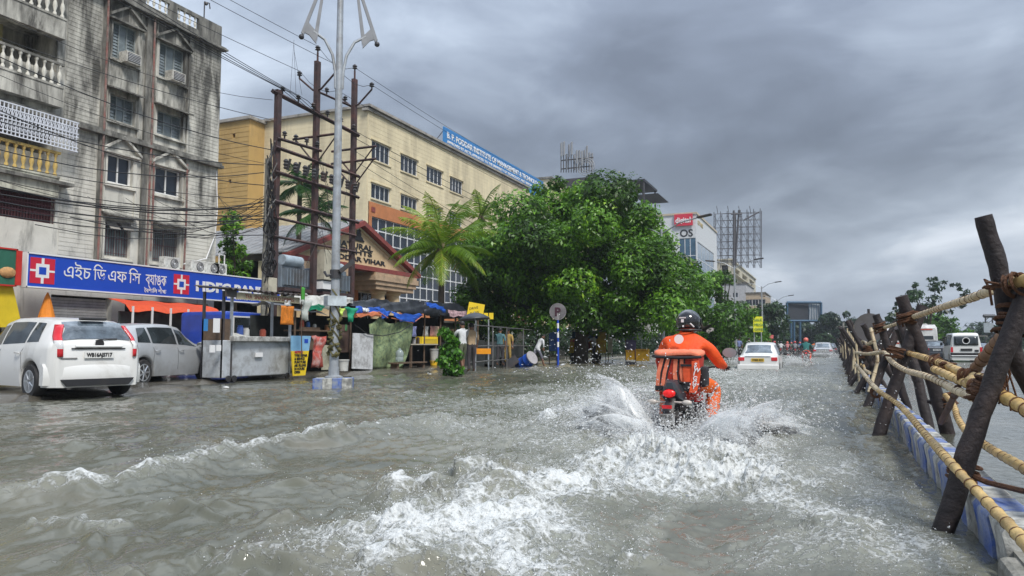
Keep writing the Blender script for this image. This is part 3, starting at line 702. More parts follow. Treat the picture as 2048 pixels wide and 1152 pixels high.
btxt('\u09ac\u09cd\u09af\u09be\u0999\u09cd\u0995', 291, 333, zb, hs*.58, 0)
btxt('\u09c8\u09ac\u09b6\u09be\u09bf\u09b2 \u09b6\u09be\u0996\u09be', 289, 333, zc-.42*hs, hs*.2, .003)
btxt('HDFC BANK', 392, 534, zb-.06*hs, hs*.52, .03)
btxt('WE UNDERSTAND YOUR WORLD', 455, 530, zc-.43*hs, hs*.14, .002)
side = thing('shop_sign', 'red framed green food sign at the left edge beside the bank sign', 'sign', (SX, sY(10), 3.1))
sign_box(side, 12.5, sY(26), PX(20, 570, SX)[2], PX(20, 500, SX)[2], SX+.1, mat('sign_green', (.03, .14, .09), .5), mat('sign_redframe', (.55, .03, .02), .5), th=.25)
b = MB(); b.bb((SX-.1, sY(27), PX(20, 570, SX)[2]), (SX+.12, sY(38), PX(20, 500, SX)[2])); b.build('side_panel', mat('sign_redframe', (.55, .03, .02)), side, world=True)
b = MB(); b.ico((SX+.12, sY(10), PX(10, 545, SX)[2]), .24, 2, (.25, 1.2, .8)); b.build('bread_picture', mat('bun', (.55, .30, .12), .6, var=.4, vs=6), side, world=True, smooth=True)
bn = thing('shop_banner', 'bright yellow shop banner below the red and green sign', 'banner', (SX-.1, sY(10), 1.8))
P = [(SX-.1, 12.5, 3.05), (SX-.1, sY(28), 3.05), (SX-.1, sY(52), 1.6), (SX-.1, 12.5, 1.6)]
b = MB(); b.slab(P, (.04, 0, 0)); b.build('cloth', mat('banner_yellow', (.75, .55, .02), .6, var=.1), bn, world=True)
um = thing('folded_umbrella', 'folded orange umbrella standing before the shop', 'umbrella', (SX-.3, sY(108), .1))
b = MB(); b.tube([(SX-.3, sY(108), .1), (SX-.3, sY(108), 2.9)], .025, 6); b.build('pole', GMET, um, world=True)
b = MB(); b.lathe((SX-.3, sY(108), 1.5), [(.34, 0), (.30, .4), (.20, .8), (.10, 1.2), (.02, 1.4)], 9); b.build('canopy', mat('orange_cloth', (.8, .25, .02), .7, var=.2), um, world=True)
aw = thing('orange_awning', 'orange tarpaulin awning on white posts behind the silver car', 'awning', (-24.5, 22, .1))
ax = -24.3; ya, yb_ = PX(262, 605, ax)[1], PX(445, 610, ax)[1]; za = PX(262, 612, ax)[2]
P = [[(ax-1.2*(1-k/4), ya+(yb_-ya)*j/14, za+.0+.30*(1-k/4)+.05*math.sin(j*1.3+k)*(.5 if k < 4 else 1)-(.18 if k == 4 else 0)) for j in range(15)] for k in range(5)]
b = MB(); b.grid(P); b.build('canopy', mat('awning_orange', (.80, .10, .02), .6, var=.12, transl=.25), aw, world=True, thick=.012)
for j in range(6):
    y = ya+.1+(yb_-ya-.2)*j/5; b = MB(); b.bb((ax-.03, y-.03, .1), (ax+.03, y+.03, za)); b.build('post', WHITE, aw, world=True)
b = MB(); b.bb((ax-.9, ya+.2, .1), (ax-.85, yb_-.2, 2.3)); b.build('backdrop', mat('shop_glass', (.07, .08, .08), .3, var=.6, vs=2), aw, world=True)
for i, px in enumerate((350, 402, 430, 446)):
    outdoor_unit((SX-.35, sY(px), sz1+.0), .0, ['first air conditioner unit above the middle of the blue bank sign', 'second air conditioner unit above the blue bank sign', 'third air conditioner unit above the blue bank sign', 'rightmost air conditioner unit above the blue bank sign'][i])
fr = thing('metal_frame', 'thin white steel frame standing above the right of the bank sign', 'frame', (SX-.3, sY(450), sz1))
b = MB(); y0, y1 = sY(446), sY(457)
for y in (y0, y1): b.bb((SX-.3, y-.02, sz1), (SX-.26, y+.02, sz1+1.0))
b.bb((SX-.3, y0, sz1+.97), (SX-.262, y1, sz1+1.0)); b.build('frame', WHITE, fr, world=True)

# ------------------------------------------------------------------ institute: ochre wing, cream block
inst = thing('institute_building', 'large cream institute block with blue roof board and dark strip windows', 'building', (-34, 60, .1))
fI = fmap('X', -34.0); top = 20.1
ws = []
for a, b_, z0, z1 in ((49.98+.1, 53.12, 16.05, 17.6), (54.5, 57.66, 16.05, 17.5), (59.0, 62.35, 16.05, 17.5), (63.55, 66.55, 16.0, 17.4), (50.1, 53.2, 12.85, 14.1), (54.6, 57.7, 12.75, 14.0)): ws.append((a+.3, b_, z0, z1))
ws += [(59.0+.3, 62.35, 12.75, 14.0), (63.8, 66.5, 12.75, 14.0)]
glass = (50.45, 70.0, 4.0, 11.35)
gor = (50.01, 71.6, 3.2, 12.5)
w = MB(); wall(w, fI, 49.8, 84.0, .1, top, ws+[gor], .25); fE = fmap('Y', 49.8); wall(w, fE, -44.7, -34.0, .1, top, [], .1)
w.bb((-62, 50.1, .1), (-34.4, 84, top-.02)); w.build('wall', CREAM, inst, world=True)
c = MB(); courses(c, fI, 49.85, 84, 12.6, 19.9, [(o[0]-.12, o[1]+.12, o[2]-.1, o[3]+.1) for o in ws], .36, .022, .009); courses(c, fE, -44.6, -34.05, .4, 19.9, [], .36, .022, .009)
stuff(c.build('wall_course', CREAM2, inst, world=True))
b = MB(); wall(b, fmap('X', -33.93), 50.0, 71.6, 3.2, 12.5, [glass], .35); fbox(b, fmap('X', -33.93), 71.6, 71.9, 3.2, 12.5, 0, .3); b.build('orange_cladding', ORANGE, inst, world=True)
b = MB(); fG = fmap('X', -34.1)
for u, v in ((50.35, 11.9), (56.2, 11.9), (62.0, 11.9), (70.6, 10.5)): fbox(b, fmap('X', -33.9), u, u+.5, v-.2, v+.2, -.02, .04)
b.build('brick_motif', REDT, inst, world=True)
for o_ in ws: window(fI, *o_, inst, nx=4, frame=WMET, glass=GLASSD, inset=.12, fw=.07, bt=.07)
b = MB()
for o_ in ws: fbox(b, fI, o_[0]-.12, o_[1]+.12, o_[2]-.14, o_[2]-.02, -.10, -.03); fbox(b, fI, o_[0]-.12, o_[1]+.12, o_[3]+.02, o_[3]+.12, -.12, -.03)
b.build('window_ledge', CREAM, inst, world=True)
nx_, nz_ = 17, 7; du = (glass[1]-glass[0])/nx_; dv = (glass[3]-glass[2])/nz_
cw = MB()
for i in range(nx_+1): u = glass[0]+i*du; fbox(cw, fG, u-.05, u+.05, glass[2], glass[3], -.02, .08)
for j in range(nz_+1): v = glass[2]+j*dv; fbox(cw, fG, glass[0], glass[1], v-.05, v+.05, -.015, .085)
cwo = cw.build('curtain_wall', WMET, inst, world=True)
pm = MB(); pm.box((0, 0, 0), (.03, du-.1, dv-.1)); ps = None
for i in range(nx_):
    for j in range(nz_):
        p = (-34.14, glass[0]+(i+.5)*du, glass[2]+(j+.5)*dv); lp = wmat(cwo).inverted() @ Vector(p)
        if ps is None: ps = pm.build('pane', GLASSD, cwo); o = ps
        else: o = share(ps, 'pane', cwo, (0, 0, 0))
        o.location = lp; o.rotation_euler = (0, random.uniform(-.02, .02), random.uniform(-.02, .02))
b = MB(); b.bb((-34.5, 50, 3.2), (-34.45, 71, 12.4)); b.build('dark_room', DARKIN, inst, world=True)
b = MB()
for v, pr in ((top, .35), (top-.28, .18)): fbox(b, fI, 49.5, 84.1, v, v+.2, -pr, .4); 
fbox(b, fE, -44.7, -33.7, top, top+.2, -.3, .4); b.build('roof_edge', mat('roof_edge_grey', (.35, .33, .30), .8, dirt=.5), inst, world=True)
b = MB(); fbox(b, fI, 71.9, 84, 6.2, 6.6, -.25, -.001)
for k in range(6): fbox(b, fI, 72.4+k*2, 73.0+k*2, .1, 6.2, -.15, -.001)
b.build('brown_pier', REDT, inst, world=True)
# ochre wing
oc = thing('ochre_building', 'tall ochre yellow wing between the stained flats and the cream institute', 'building', (-46, 50, .1))
fO = fmap('Y', 48.0); b = MB(); vents = [(-45.5-.35*0+dx, -45.2+dx, z, z+.35) for dx, z in ((-.9, 18.5), (-1.2, 14.6), (-1.2, 10.5))]
wall(b, fO, -56, -44.55, .1, 19.9, vents, .3); b.bb((-56, 48.32, .1), (-44.56, 49.75, 19.9)); b.add([(-44.55, 48, .1), (-44.55, 49.8, .1), (-44.55, 49.8, 19.9), (-44.55, 48, 19.9)], [(0, 1, 2, 3)])
b.build('wall', OCHRE, oc, world=True)
c = MB(); courses(c, fO, -55.9, -44.6, .4, 19.8, [(v[0]-.05, v[1]+.05, v[2], v[3]) for v in vents], .42, .05, .025); stuff(c.build('wall_course', OCHRE, oc, world=True))
b = MB(); b.bb((-56, 47.75, 19.9), (-44.3, 49.8, 20.15)); b.build('roof_edge', mat('roof_edge_grey', (.35, .33, .3)), oc, world=True)
b = MB()
for v in vents: b.bb((v[0], 48.29, v[2]), (v[1], 48.31, v[3]))
b.build('vent', DARKIN, oc, world=True)
# roof board
rb = thing('roof_signboard', 'long blue institute name board standing on the cream roof', 'sign', (-34.3, 75, 20.3))
rz0, rz1 = 20.32, 22.15; y0, y1 = PX(888, 300, -34.2)[1], 92.0
b = MB(); b.bb((-34.35, y0, rz0-.5), (-34.2, y1, rz1)); b.build('panel', SKYB, rb, world=True)
def fit(o, y0, y1, inv):
    ys = [v.co.y for v in o.data.vertices]; m0 = min(ys); k = (y1-y0)/(max(ys)-m0); off = (inv @ Vector((0, y0, 0))).y
    for v in o.data.vertices: v.co.y = off+(v.co.y-m0)*k
inv = wmat(rb).inverted()
fit(text('lettering', 'B. P. PODDAR INSTITUTE OF MANAGEMENT & TECHNOLOGY', .82, WHITE, rb, (-34.19, y0, rz1-.95), (0, 1, 0), (0, 0, 1), .02, bold=.02), y0+.6, y1-3, inv)
fit(text('lettering', 'APPROVED BY AICTE, AFFILIATED TO THE UNIVERSITY OF TECHNOLOGY, WEST BENGAL', .38, WHITE, rb, (-34.19, y0, rz1-1.45), (0, 1, 0), (0, 0, 1), .02, bold=.008), y0+.6, y1-6, inv)
fit(text('lettering', 'DEGREE COURSES', .38, WHITE, rb, (-34.19, y0, rz1-2.05), (0, 1, 0), (0, 0, 1), .02, bold=.008), 76, 84, inv)
b = MB()
for k in range(7): y = y0+.3+k*4.6; b.tube([(-34.4, y, 20.2), (-34.4, y, 22.1)], .05, 5); b.tube([(-34.4, y, 21.9), (-36, y, 20.2)], .04, 5)
b.build('prop', DMET, rb, world=True)
# portico with pediment
po = thing('entrance_portico', 'cream gabled entrance block lettered natural heights with dark red roof edges', 'building', (-29, 42, .1))
A = (42.0, 9.35); E0, E1 = (34.5, 6.35), (49.5, 6.35)
b = MB(); b.slab([(-29.3, E0[0]+.6, E0[1]), (-29.3, E1[0]-.6, E1[1]), (-29.3, A[0], A[1]-.35)], (-.3, 0, 0)); b.build('pediment', PEDM, po, world=True)
b = MB()
for e in (E0, E1):
    b.slab([(-28.8, e[0], e[1]), (-28.8, A[0], A[1]), (-28.8, A[0], A[1]-.34), (-28.8, e[0], e[1]-.3)], (-.55, 0, 0))
b.bb((-28.85, E0[0]+.2, E0[1]-.32), (-29.6, E1[0]-.2, E0[1]-.02)); b.build('red_fascia', REDT, po, world=True)
b = MB()
for e in (E0, E1): 
    s_ = .12 if e is E0 else -.12
    b.slab([(-29.28, e[0]+s_*8, e[1]+.05), (-29.28, A[0], A[1]-.42), (-29.28, A[0], A[1]-.54), (-29.28, e[0]+s_*12, e[1]+.05)], (.09, 0, 0))
b.build('cream_moulding', CREAM, po, world=True)
b = MB()
for e in (E0, E1): b.slab([(-29.0, e[0], e[1]+.02), (-29.0, A[0], A[1]+.02), (-45, A[0], A[1]+.02), (-45, e[0], e[1]+.02)], (0, 0, .06))
b.build('roof', TIN, po, world=True)
b = MB()
for e in (E0, E1):
    for k in range(22): x = -29.4-k*.7; b.slab([(x, e[0], e[1]+.085), (x, A[0], A[1]+.085), (x-.05, A[0], A[1]+.085), (x-.05, e[0], e[1]+.085)], (0, 0, .04))
b.build('roof_seam', mat('seam_grey', (.38, .38, .39), .5), po, world=True)
for s_, y0, y1, z, sz in (('NATURAL', 39.35, 43.7, 7.45, .52), ('HEIGHTS', 39.2, 43.6, 6.95+.12, .46), ('PODDAR VIHAR', 38.6, 45.3, 6.52+.08, .44)):
    fit(text('lettering', s_, sz, BLACK, po, (-29.29, y0, z), (0, 1, 0), (0, 0, 1), .03, bold=.012), y0, y1, wmat(po).inverted())
b = MB(); b.box((-29.27, 42, 8.42), (.06, .5, .24)); b.slab([(-29.3, 41.35, 7.98), (-29.3, 42.65, 7.98), (-29.3, 42.3, 8.3), (-29.3, 41.7, 8.3)], (.07, 0, 0)); b.ico((-29.27, 42, 8.62), .28, 1, (.2, 1, .9)); b.build('crest', BLACK, po, world=True)
w = MB(); wall(w, fmap('X', -31.0), 34.9, 49.0, .1, 6.0, [(44.4, 48.8, .1, 4.8), (36.6, 42.6, .1, 4.6)], .4); w.bb((-44, 34.9, .1), (-31.45, 49.0, 6.0)); w.add([(-31, 34.9, .1), (-44, 34.9, .1), (-44, 34.9, 6), (-31, 34.9, 6)], [(0, 1, 2, 3)]); w.build('wall', CREAM, po, world=True)
window(fmap('X', -31.0), 44.4, 48.8, .1, 4.8, po, nx=5, nz=4, inset=.3); window(fmap('X', -31.0), 36.6, 42.6, .1, 4.6, po, nx=6, nz=4, inset=.3)
b = MB(); b.bb((-31, 43.3, .1), (-30.85, 44.3, 6)); b.build('orange_pier', ORANGE, po, world=True)
for y0, y1 in ((43.3, 48.9), (35.0, 40.6)):
    b = MB(); 
    for k, (g, z0, z1) in enumerate(((0, 4.85, 5.15), (.2, 5.15, 5.45), (.4, 5.45, 5.8), (.25, 5.8, 6.0))): b.bb((-30.9, y0+.3-g, z0), (-28.9+g*.5, y1-.3+g, z1))
    b.build('entablature', mat('brown_moulding', (.48, .34, .22), .7, dirt=.3), po, world=True)
    for y in (y0+1.75, y1-1.9):
        b = MB(); b.lathe((-29.7, y, .1), [(.62, 0), (.62, .25), (.5, .35), (.48, 4.2), (.46, 4.45), (.6, 4.6), (.6, 4.75)], 18); b.build('column', PEDM, po, world=True, smooth=True)

# ------------------------------------------------------------------ generic far blocks
def block(name, label, x0, x1, y0, y1, z1, m, rowsX, rowsY, colsX, colsY, wh=1.3, wwX=1.6, wwY=1.4, z0=.1, roof=None, inset=.12, frame=WMET, glass=GLASSD):
    t = thing(name, label, 'building', ((x0+x1)/2, y0, z0)); f1 = fmap('X', x1); f2 = fmap('Y', y0); w = MB(); o1 = []; o2 = []
    for v in rowsX:
        for k in range(colsX): u = y0+(y1-y0)*(k+.5)/colsX; o1.append((u-wwX/2, u+wwX/2, v, v+wh))
    for v in rowsY:
        for k in range(colsY): u = x0+(x1-x0)*(k+.5)/colsY; o2.append((u-wwY/2, u+wwY/2, v, v+wh))
    wall(w, f1, y0, y1, z0, z1, o1, .3); wall(w, f2, x0, x1, z0, z1, o2, .3); w.bb((x0, y0+.5, z0), (x1-.5, y1, z1-.02)); w.build('wall', m, t, world=True)
    b = MB(); b.bb((x0-.2, y0-.2, z1), (x1+.2, y1, z1+.25)); b.build('roof', roof or PLASTD, t, world=True)
    for o in o1: window(f1, *o, t, nx=2, inset=inset, fw=.07, frame=frame, glass=glass)
    for o in o2: window(f2, *o, t, nx=2, inset=inset, fw=.07, frame=frame, glass=glass)
    return t
# cream building with the phone masts, behind the big tree
p = PX(1060, 360, -33); zt = 21.0
t = block('office_building', 'cream building behind the big tree carrying phone antennas', -46, -33.2, 90, 112, 22.5, CREAM, (15.5, 18.8), (15.5, 18.8), 5, 3)
mast = thing('antenna_cluster', 'cluster of white phone antennas on the roof behind the big tree', 'antenna', PD(1155, 350, 104))
mx0, my0, mz0 = mast.location
rr = random.Random(4)
for i in range(13):
    px = 1122+i*5.1; top_ = 283+rr.uniform(0, 26); bot = 345; p0 = PD(px, bot, 104+rr.uniform(-1, 1)); p1 = (p0[0], p0[1], PD(px, top_, 104)[2])
    b = MB(); b.cyl(p0, p1, .07, n=5); q = b.build('pole', DMET, mast, world=True)
    b = MB(); h = rr.uniform(1.6, 2.4); b.box((p1[0]+.15, p1[1]-.1, p1[2]-h/2+.1), (.20, .14, h)); b.build('panel', mat('antenna_grey', (.30, .31, .33), .6), q, world=True)
b = MB(); c0 = Vector(PD(1172, 333, 103)); 
for k in range(3): b.tube([c0+Vector((math.cos(a*PI/12)*(1.2-.3*k), 0, math.sin(a*PI/12)*(1.2-.3*k))) for a in range(25)], .06, 5, False)
b.build('ring_frame', mat('antenna_grey', (.5, .5, .52)), mast, world=True)
b = MB()
for z in (1.0, 2.2): b.bb((mx0-2.4, my0-.1, mz0+z), (mx0+2.3, my0+.1, mz0+z+.12))
b.bb((mx0-2.0, my0-.8, mz0-3), (mx0+2.0, my0+.8, mz0-.6)); b.build('mast_base', DMET, mast, world=True)
# building with the dark roof canopy
cp0 = PD(1235, 366, 100); cp1 = PD(1318, 390, 100)
t = thing('rooftop_canopy_building', 'white building behind the tree with a dark steel canopy on its roof', 'building', (cp0[0], cp0[1], .1))
zb_ = PD(1300, 440, 100)[2]; xa, xb, ya_, yb_ = cp0[0]+.5, cp1[0]-.8, cp0[1]-1, cp0[1]+5
b = MB(); b.bb((xa, ya_, .1), (xb, yb_, zb_)); b.build('wall', mat('offwhite_wall', (.6, .6, .56), .8, dirt=.2, ds=.4, streak=True), t, world=True)
b = MB(); b.bb((xa-.3, ya_-1.5, cp0[2]-.6), (xb, yb_, cp0[2]-.3)); b.bb((xa+2, ya_-.5, cp0[2]-2.2), (xb+1.5, yb_, cp0[2]-2.1)); b.build('canopy', mat('canopy_black', (.03, .033, .04), .6), t, world=True)
for x in (xa, (xa+xb)/2, xb-.2):
    for y in (ya_-1.2, yb_-.5): b = MB(); b.bb((x-.1, y-.1, zb_-.1), (x+.1, y+.1, cp0[2]-.5)); b.build('post', DMET, t, world=True)
b = MB(); b.bb((xa+.4, ya_-.3, cp0[2]-4), (xa+.6, ya_+3, cp0[2]-.6)); b.build('white_panel', WHITE, t, world=True)
# white and glass shop building
q = PX(1392, 428, -24); sy_, sz_ = q[1], q[2]; xr = -24.0; xl = PY(1335, 430, sy_)[0]
t = thing('shopping_building', 'white and blue glass corner building with a red sign at its top', 'building', (xr, sy_, .1)); fm1, fm2 = fmap('X', xr), fmap('Y', sy_)
y2 = PX(1433, 470, xr)[1]
g1 = (sy_+1.0, y2-4.5, 8.0, sz_-5.2); g2 = (xl+2.2, xr-.15, 8.0, sz_-4.6)
w = MB(); wall(w, fm1, sy_, y2, .1, sz_, [g1], .3); wall(w, fm2, xl-8, xr, .1, sz_, [g2], .3); w.bb((xl-8, sy_+.6, .1), (xr-.6, y2, sz_-.02)); w.build('wall', mat('cool_white', (.62, .64, .66), .6), t, world=True)
b = MB(); b.bb((xl-8.2, sy_-.2, sz_), (xr+.2, y2, sz_+.4)); b.build('roof', mat('tan_roof', (.5, .43, .33), .7), t, world=True)
window(fm1, *g1, t, nx=4, nz=4, glass=GLASSB, inset=.1, bt=.12); window(fm2, *g2, t, nx=3, nz=4, glass=GLASSB, inset=.1, bt=.12)
window(fm1, y2-3.6, y2-.8, 8, sz_-9, t, nx=1, nz=4, glass=GLASSB, inset=-.02)
b = MB(); b.bb((xl+1.4, sy_-.5, sz_-2.2), (xr-.6, sy_-.2, sz_+.1)); sg = b.build('red_sign', REDS, t, world=True)
text('lettering', 'digital', 1.5, WHITE, sg, (xl+1.6, sy_-.52, sz_-1.6), (1, 0, 0), (0, 0, 1), .03, stretch=.85, bold=.03)
text('lettering', 'OS', 2.0, BLACK, sg, (xr-3.2, sy_-.02, sz_-4.3), (1, 0, 0), (0, 0, 1), .03, bold=.05)
text('lettering', 'CITY MART', 1.3, mat('gold', (.45, .35, .15)), sg, (xr+.03, sy_+1.5, sz_-1.8), (0, 1, 0), (0, 0, 1), .03)
# unfinished cream block and the bare hoarding frame
q = PX(1462, 520, -26); uy, uz = q[1], q[2]; t = thing('unfinished_building', 'cream half finished block under the bare steel hoarding frame', 'building', (-26, uy, .1))
ux0 = PY(1434, 525, uy)[0]; uy2 = PX(1510, 520, -26)[1]
UB = mat('unfinished_cream', (.58, .54, .42), .85, dirt=.5, ds=.8, streak=True)
f1, f2 = fmap('X', -26.0), fmap('Y', uy); o1 = []; o2 = []
L_ = uy2-uy; 
for v in (uz-3.4, uz-7.2, uz-11):
    for k in range(3): o1.append((uy+L_*(.08+.31*k), uy+L_*(.30+.31*k), v, v+2.1))
    o2 += [(ux0+1.2, -26.8, v, v+2.1)]
w = MB(); wall(w, f1, uy, uy2, .1, uz, o1, 1.4); wall(w, f2, ux0-2, -26, .1, uz, o2, 1.4); w.bb((ux0-2, uy+2, .1), (-28, uy2, uz-.02)); w.build('wall', UB, t, world=True)
b = MB(); b.bb((ux0-2.3, uy-.4, uz), (-25.6, uy2, uz+.4))
for v in (uz-4, uz-8): b.bb((ux0-1, uy-1.2, v), (-24.9, uy2-L_*.4, v+.25))
b.build('floor_slab', UB, t, world=True)
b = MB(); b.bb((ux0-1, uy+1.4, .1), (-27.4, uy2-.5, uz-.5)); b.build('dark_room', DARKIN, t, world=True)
fr = thing('hoarding_frame', 'tall empty steel hoarding lattice above the unfinished cream building', 'hoarding', (-26.5, uy+3, uz+.4))
STL = mat('rust_steel', (.075, .07, .075), .7, var=.3, vs=.5)
D_ = Vector(PD(1475, 520, 1)); hd = uy/ray(1475, 500)[1]
def pf(px, py, d=0): return Vector(PD(px, py, hd+d))
for lay in (0, 2.2):
    for k in range(8):
        px = 1428+k*13.2; b = MB(); b.tube([pf(px+(lay*1.2), 536, lay), pf(px+(lay*1.2), 424+k*-1.0+lay*2, lay)], .10 if k != 3 else .3, 4); b.build('upright', STL, fr, world=True)
    for k in range(8):
        py = 428+k*14; b = MB(); b.tube([pf(1427+lay, py+6*0, lay), pf(1521+lay, py-4+lay, lay)], .06, 4); b.build('crossbar', STL, fr, world=True)
b = MB()
for k in range(7):
    for j in range(4):
        x0_, y0_ = 1428+k*13.2, 430+j*26; b.tube([pf(x0_, y0_, 0), pf(x0_+13, y0_+26, 2.2)], .055, 3); b.tube([pf(x0_+13, y0_, 2.2), pf(x0_, y0_+26, 0)], .055, 3)
b.build('bracing', STL, fr, world=True)
b = MB()
for k in range(4): b.tube([pf(1436+k*22, 428, 0), pf(1433+k*22, 412, -1)], .08, 4)
b.tube([pf(1478, 420, .5), pf(1470, 536, .5)], .28, 5); b.tube([pf(1462, 428), pf(1483, 428)], .25, 5); b.tube([pf(1488, 440), pf(1518, 424)], .2, 5)
b.build('floodlight_arm', STL, fr, world=True)
# far hoarding and distant blocks beside it
hb = thing('far_hoarding', 'big dark hoarding with one pale end far down the road', 'hoarding', PD(1608, 690, 150)); 
def slabpx(a, c_, d, m, name, par, th=.6): b = MB(); P0, P1 = Vector(PD(a[0], a[1], d)), Vector(PD(c_[0], c_[1], d)); b.slab([P0, (P1.x, P1.y, P0.z), P1, (P0.x, P0.y, P1.z)], (.0, th, 0)); return b.build(name, m, par, world=True)
slabpx((1575, 606), (1618, 641), 150, mat('hoarding_dark', (.03, .035, .045), .7), 'dark_panel', hb); slabpx((1618.2, 607), (1641, 641), 150, mat('hoarding_pale', (.30, .34, .38), .7), 'pale_panel', hb)
b = MB(); 
for a, c_ in (((1574, 605), (1642, 605)), ((1574, 642), (1642, 642)), ((1574, 605), (1574, 642)), ((1642, 605), (1642, 642)), ((1582, 642), (1582, 690)), ((1600, 642), (1600, 690)), ((1588, 642), (1588, 690))): b.tube([PD(*a, 149.6), PD(*c_, 149.6)], .25, 4)
for k in range(5): b.tube([PD(1618+k*5, 607, 149.5), PD(1618+k*5, 641, 149.5)], .06, 3)
b.build('frame', mat('hoarding_blue', (.04, .10, .17), .6), hb, world=True)
block('far_building', 'pale grey block just left of the far hoarding', -38, -21, 205, 225, 17, mat('far_grey', (.42, .42, .43), .8), (6, 10, 13.5), (10, 13.5), 4, 3)
block('far_building', 'low tan building standing beyond the row of street lamps', -16.5, -12.8, 160, 175, 11.5, mat('far_tan', (.45, .36, .26), .8), (5, 9), (5, 9), 3, 3)
block('far_building', 'white low building beside the far hoarding post', -16, -9, 300, 320, 14, mat('far_white', (.6, .6, .6), .8), (5, 9), (5, 9), 3, 3)
b3 = block('far_building', 'flat roofed house among trees on the right horizon', 62, 75, 260, 280, 8.5, mat('far_tan', (.45, .36, .26)), (3,), (3, 6), 3, 4)
# ================================================================== VEHICLES
TYRE = mat('tyre_rubber', (.022, .022, .024), .75, var=.3, dirt=.4, dcol=(.08, .07, .06))
RIM = mat('alloy_rim', (.62, .64, .66), .3, metal=.8, dirt=.3)
CARW = mat('car_white', (.72, .72, .70), .28, var=.03, vs=1, coat=.6, dirt=.22, dcol=(.42, .40, .36), ds=1.5)
CARS = mat('car_silver', (.47, .485, .50), .32, metal=.3, var=.06, coat=.5, dirt=.45, dcol=(.30, .29, .28), ds=1.5)
CARD = mat('car_dark', (.03, .035, .045), .3, coat=.6)
TRIM = mat('black_trim', (.02, .02, .022), .5, dirt=.3)
CGLASS = mat('car_glass', (.03, .038, .042), .05, spec=.8, var=.6, vs=2)
CGLASSR = mat('rear_glass_reflections', (.10, .13, .16), .08, spec=.8, var=.7, vs=2.2, dirt=.5, dcol=(.28, .33, .38), ds=2.5)  # the dirt colour here paints pale bluish reflections into the glass
LRED = mat('lamp_red', (.62, .012, .02), .2, coat=.8)
LWHT = mat('lamp_white', (.7, .7, .7), .15, coat=.8)
PLATE = mat('plate_white', (.75, .75, .73), .5, var=.02)
PLATEY = mat('plate_yellow', (.75, .48, .03), .5, var=.02)
CHROME = mat('chrome', (.7, .7, .7), .15, metal=.9)

def lerp(a, b, t): return a+(b-a)*t
class CarShape:
    def __init__(s, prof, belt, w, roofw, zb, wheels, wr, L_): 
        s.prof, s.belt, s.w, s.rw, s.zb, s.wheels, s.wr, s.L = prof, belt, w, roofw, zb, wheels, wr, L_
    def it(s, tab, y): return float(np.interp(y, [p[0] for p in tab], [p[1] for p in tab]))
    def sec(s, y):
        zt = s.it(s.prof, y); bl = min(s.it(s.belt, y), zt-.02); w = s.it(s.w, y); cabin = max(0., min(1., (zt-bl-.03)/.25))
        rw = lerp(w*.86, s.it(s.rw, y), cabin); zb = s.zb
        for wy in s.wheels:
            d = abs(y-wy); R_ = s.wr+.055
            if d < R_: zb = max(zb, s.wr+math.sqrt(R_*R_-d*d)-.0)
        zl = max(zb, .0)
        return [(0, max(s.zb, zl-.0)), (w*.80, zl), (w*.965, zl+.005), (w*.99, max(zl+.03, s.zb+.16)), (w, max(zl+.06, .52)), (w*.985, max(zl+.09, bl-.10)), (w*.955, max(zl+.11, bl)),
                (lerp(w*.955, rw, .5)+.012*cabin, max(zl+.12, lerp(bl, zt-.05, .5))), (rw, max(zl+.13, zt-.055)), (rw-.05, max(zl+.135, zt-.018)), (rw*.55, max(zl+.14, zt+.004)), (0, max(zl+.14, zt+.010))]
    def body(s, name, m, parent, step=.04):
        ys = sorted(set([round(v, 3) for v in np.arange(-s.L/2, s.L/2+.001, step)]+[p[0] for p in s.prof]+[s.L/2]))
        ys = [y for y in ys if -s.L/2-.001 <= y <= s.L/2+.001]; rings = []
        for y in ys:
            h = s.sec(y); rings.append([(x, y, z) for x, z in h]+[(-x, y, z) for x, z in h[-2:0:-1]])
        b = MB(); b.loft(rings); return b.build(name, m, parent, smooth=45)
    def side_pt(s, y, t, sx, off):    # t 0 at the belt, 1 at the roof edge
        h = s.sec(y); a, m, b = h[6], h[7], h[8]
        p = (lerp(a[0], m[0], t*2), lerp(a[1], m[1], t*2)) if t < .5 else (lerp(m[0], b[0], t*2-1), lerp(m[1], b[1], t*2-1))
        return (sx*(p[0]+off), y, p[1])
    def side_glass(s, name, parent, y0, y1, sx, m=None, tl=.08, th=.93, cut0=0., cut1=0., off=.006, n=10):
        b = MB(); P = []
        for i in range(n+1):
            y = lerp(y0, y1, i/n); row = []
            for j in range(5):
                t = lerp(tl, th, j/4); yy = y
                if cut0 and i < n*.5: yy = y+cut0*(j/4)*(1-i/(n*.5))
                if cut1 and i > n*.5: yy = y-cut1*(j/4)*(i/(n*.5)-1)
                row.append(s.side_pt(yy, t, sx, off))
            P.append(row)
        b.grid(P); return b.build(name, m or CGLASS, parent, smooth=60)
    def end_glass(s, name, parent, y0, y1, m, k=.86, off=.008, lo=0, n=6):
        P = []; sg = -1 if y0 < 0 else 1
        for i in range(n+1):
            y = lerp(y0, y1, i/n); h = s.sec(y); xr = h[9][0]*k; row = []
            for j in range(9):
                x = lerp(-xr, xr, j/8); z = float(np.interp(abs(x), [0, h[10][0], h[9][0]], [h[11][1], h[10][1], h[9][1]])); row.append((x, y+sg*off, z+off*.7))
            P.append(row)
        b = MB(); b.grid(P); return b.build(name, m, parent, smooth=60)
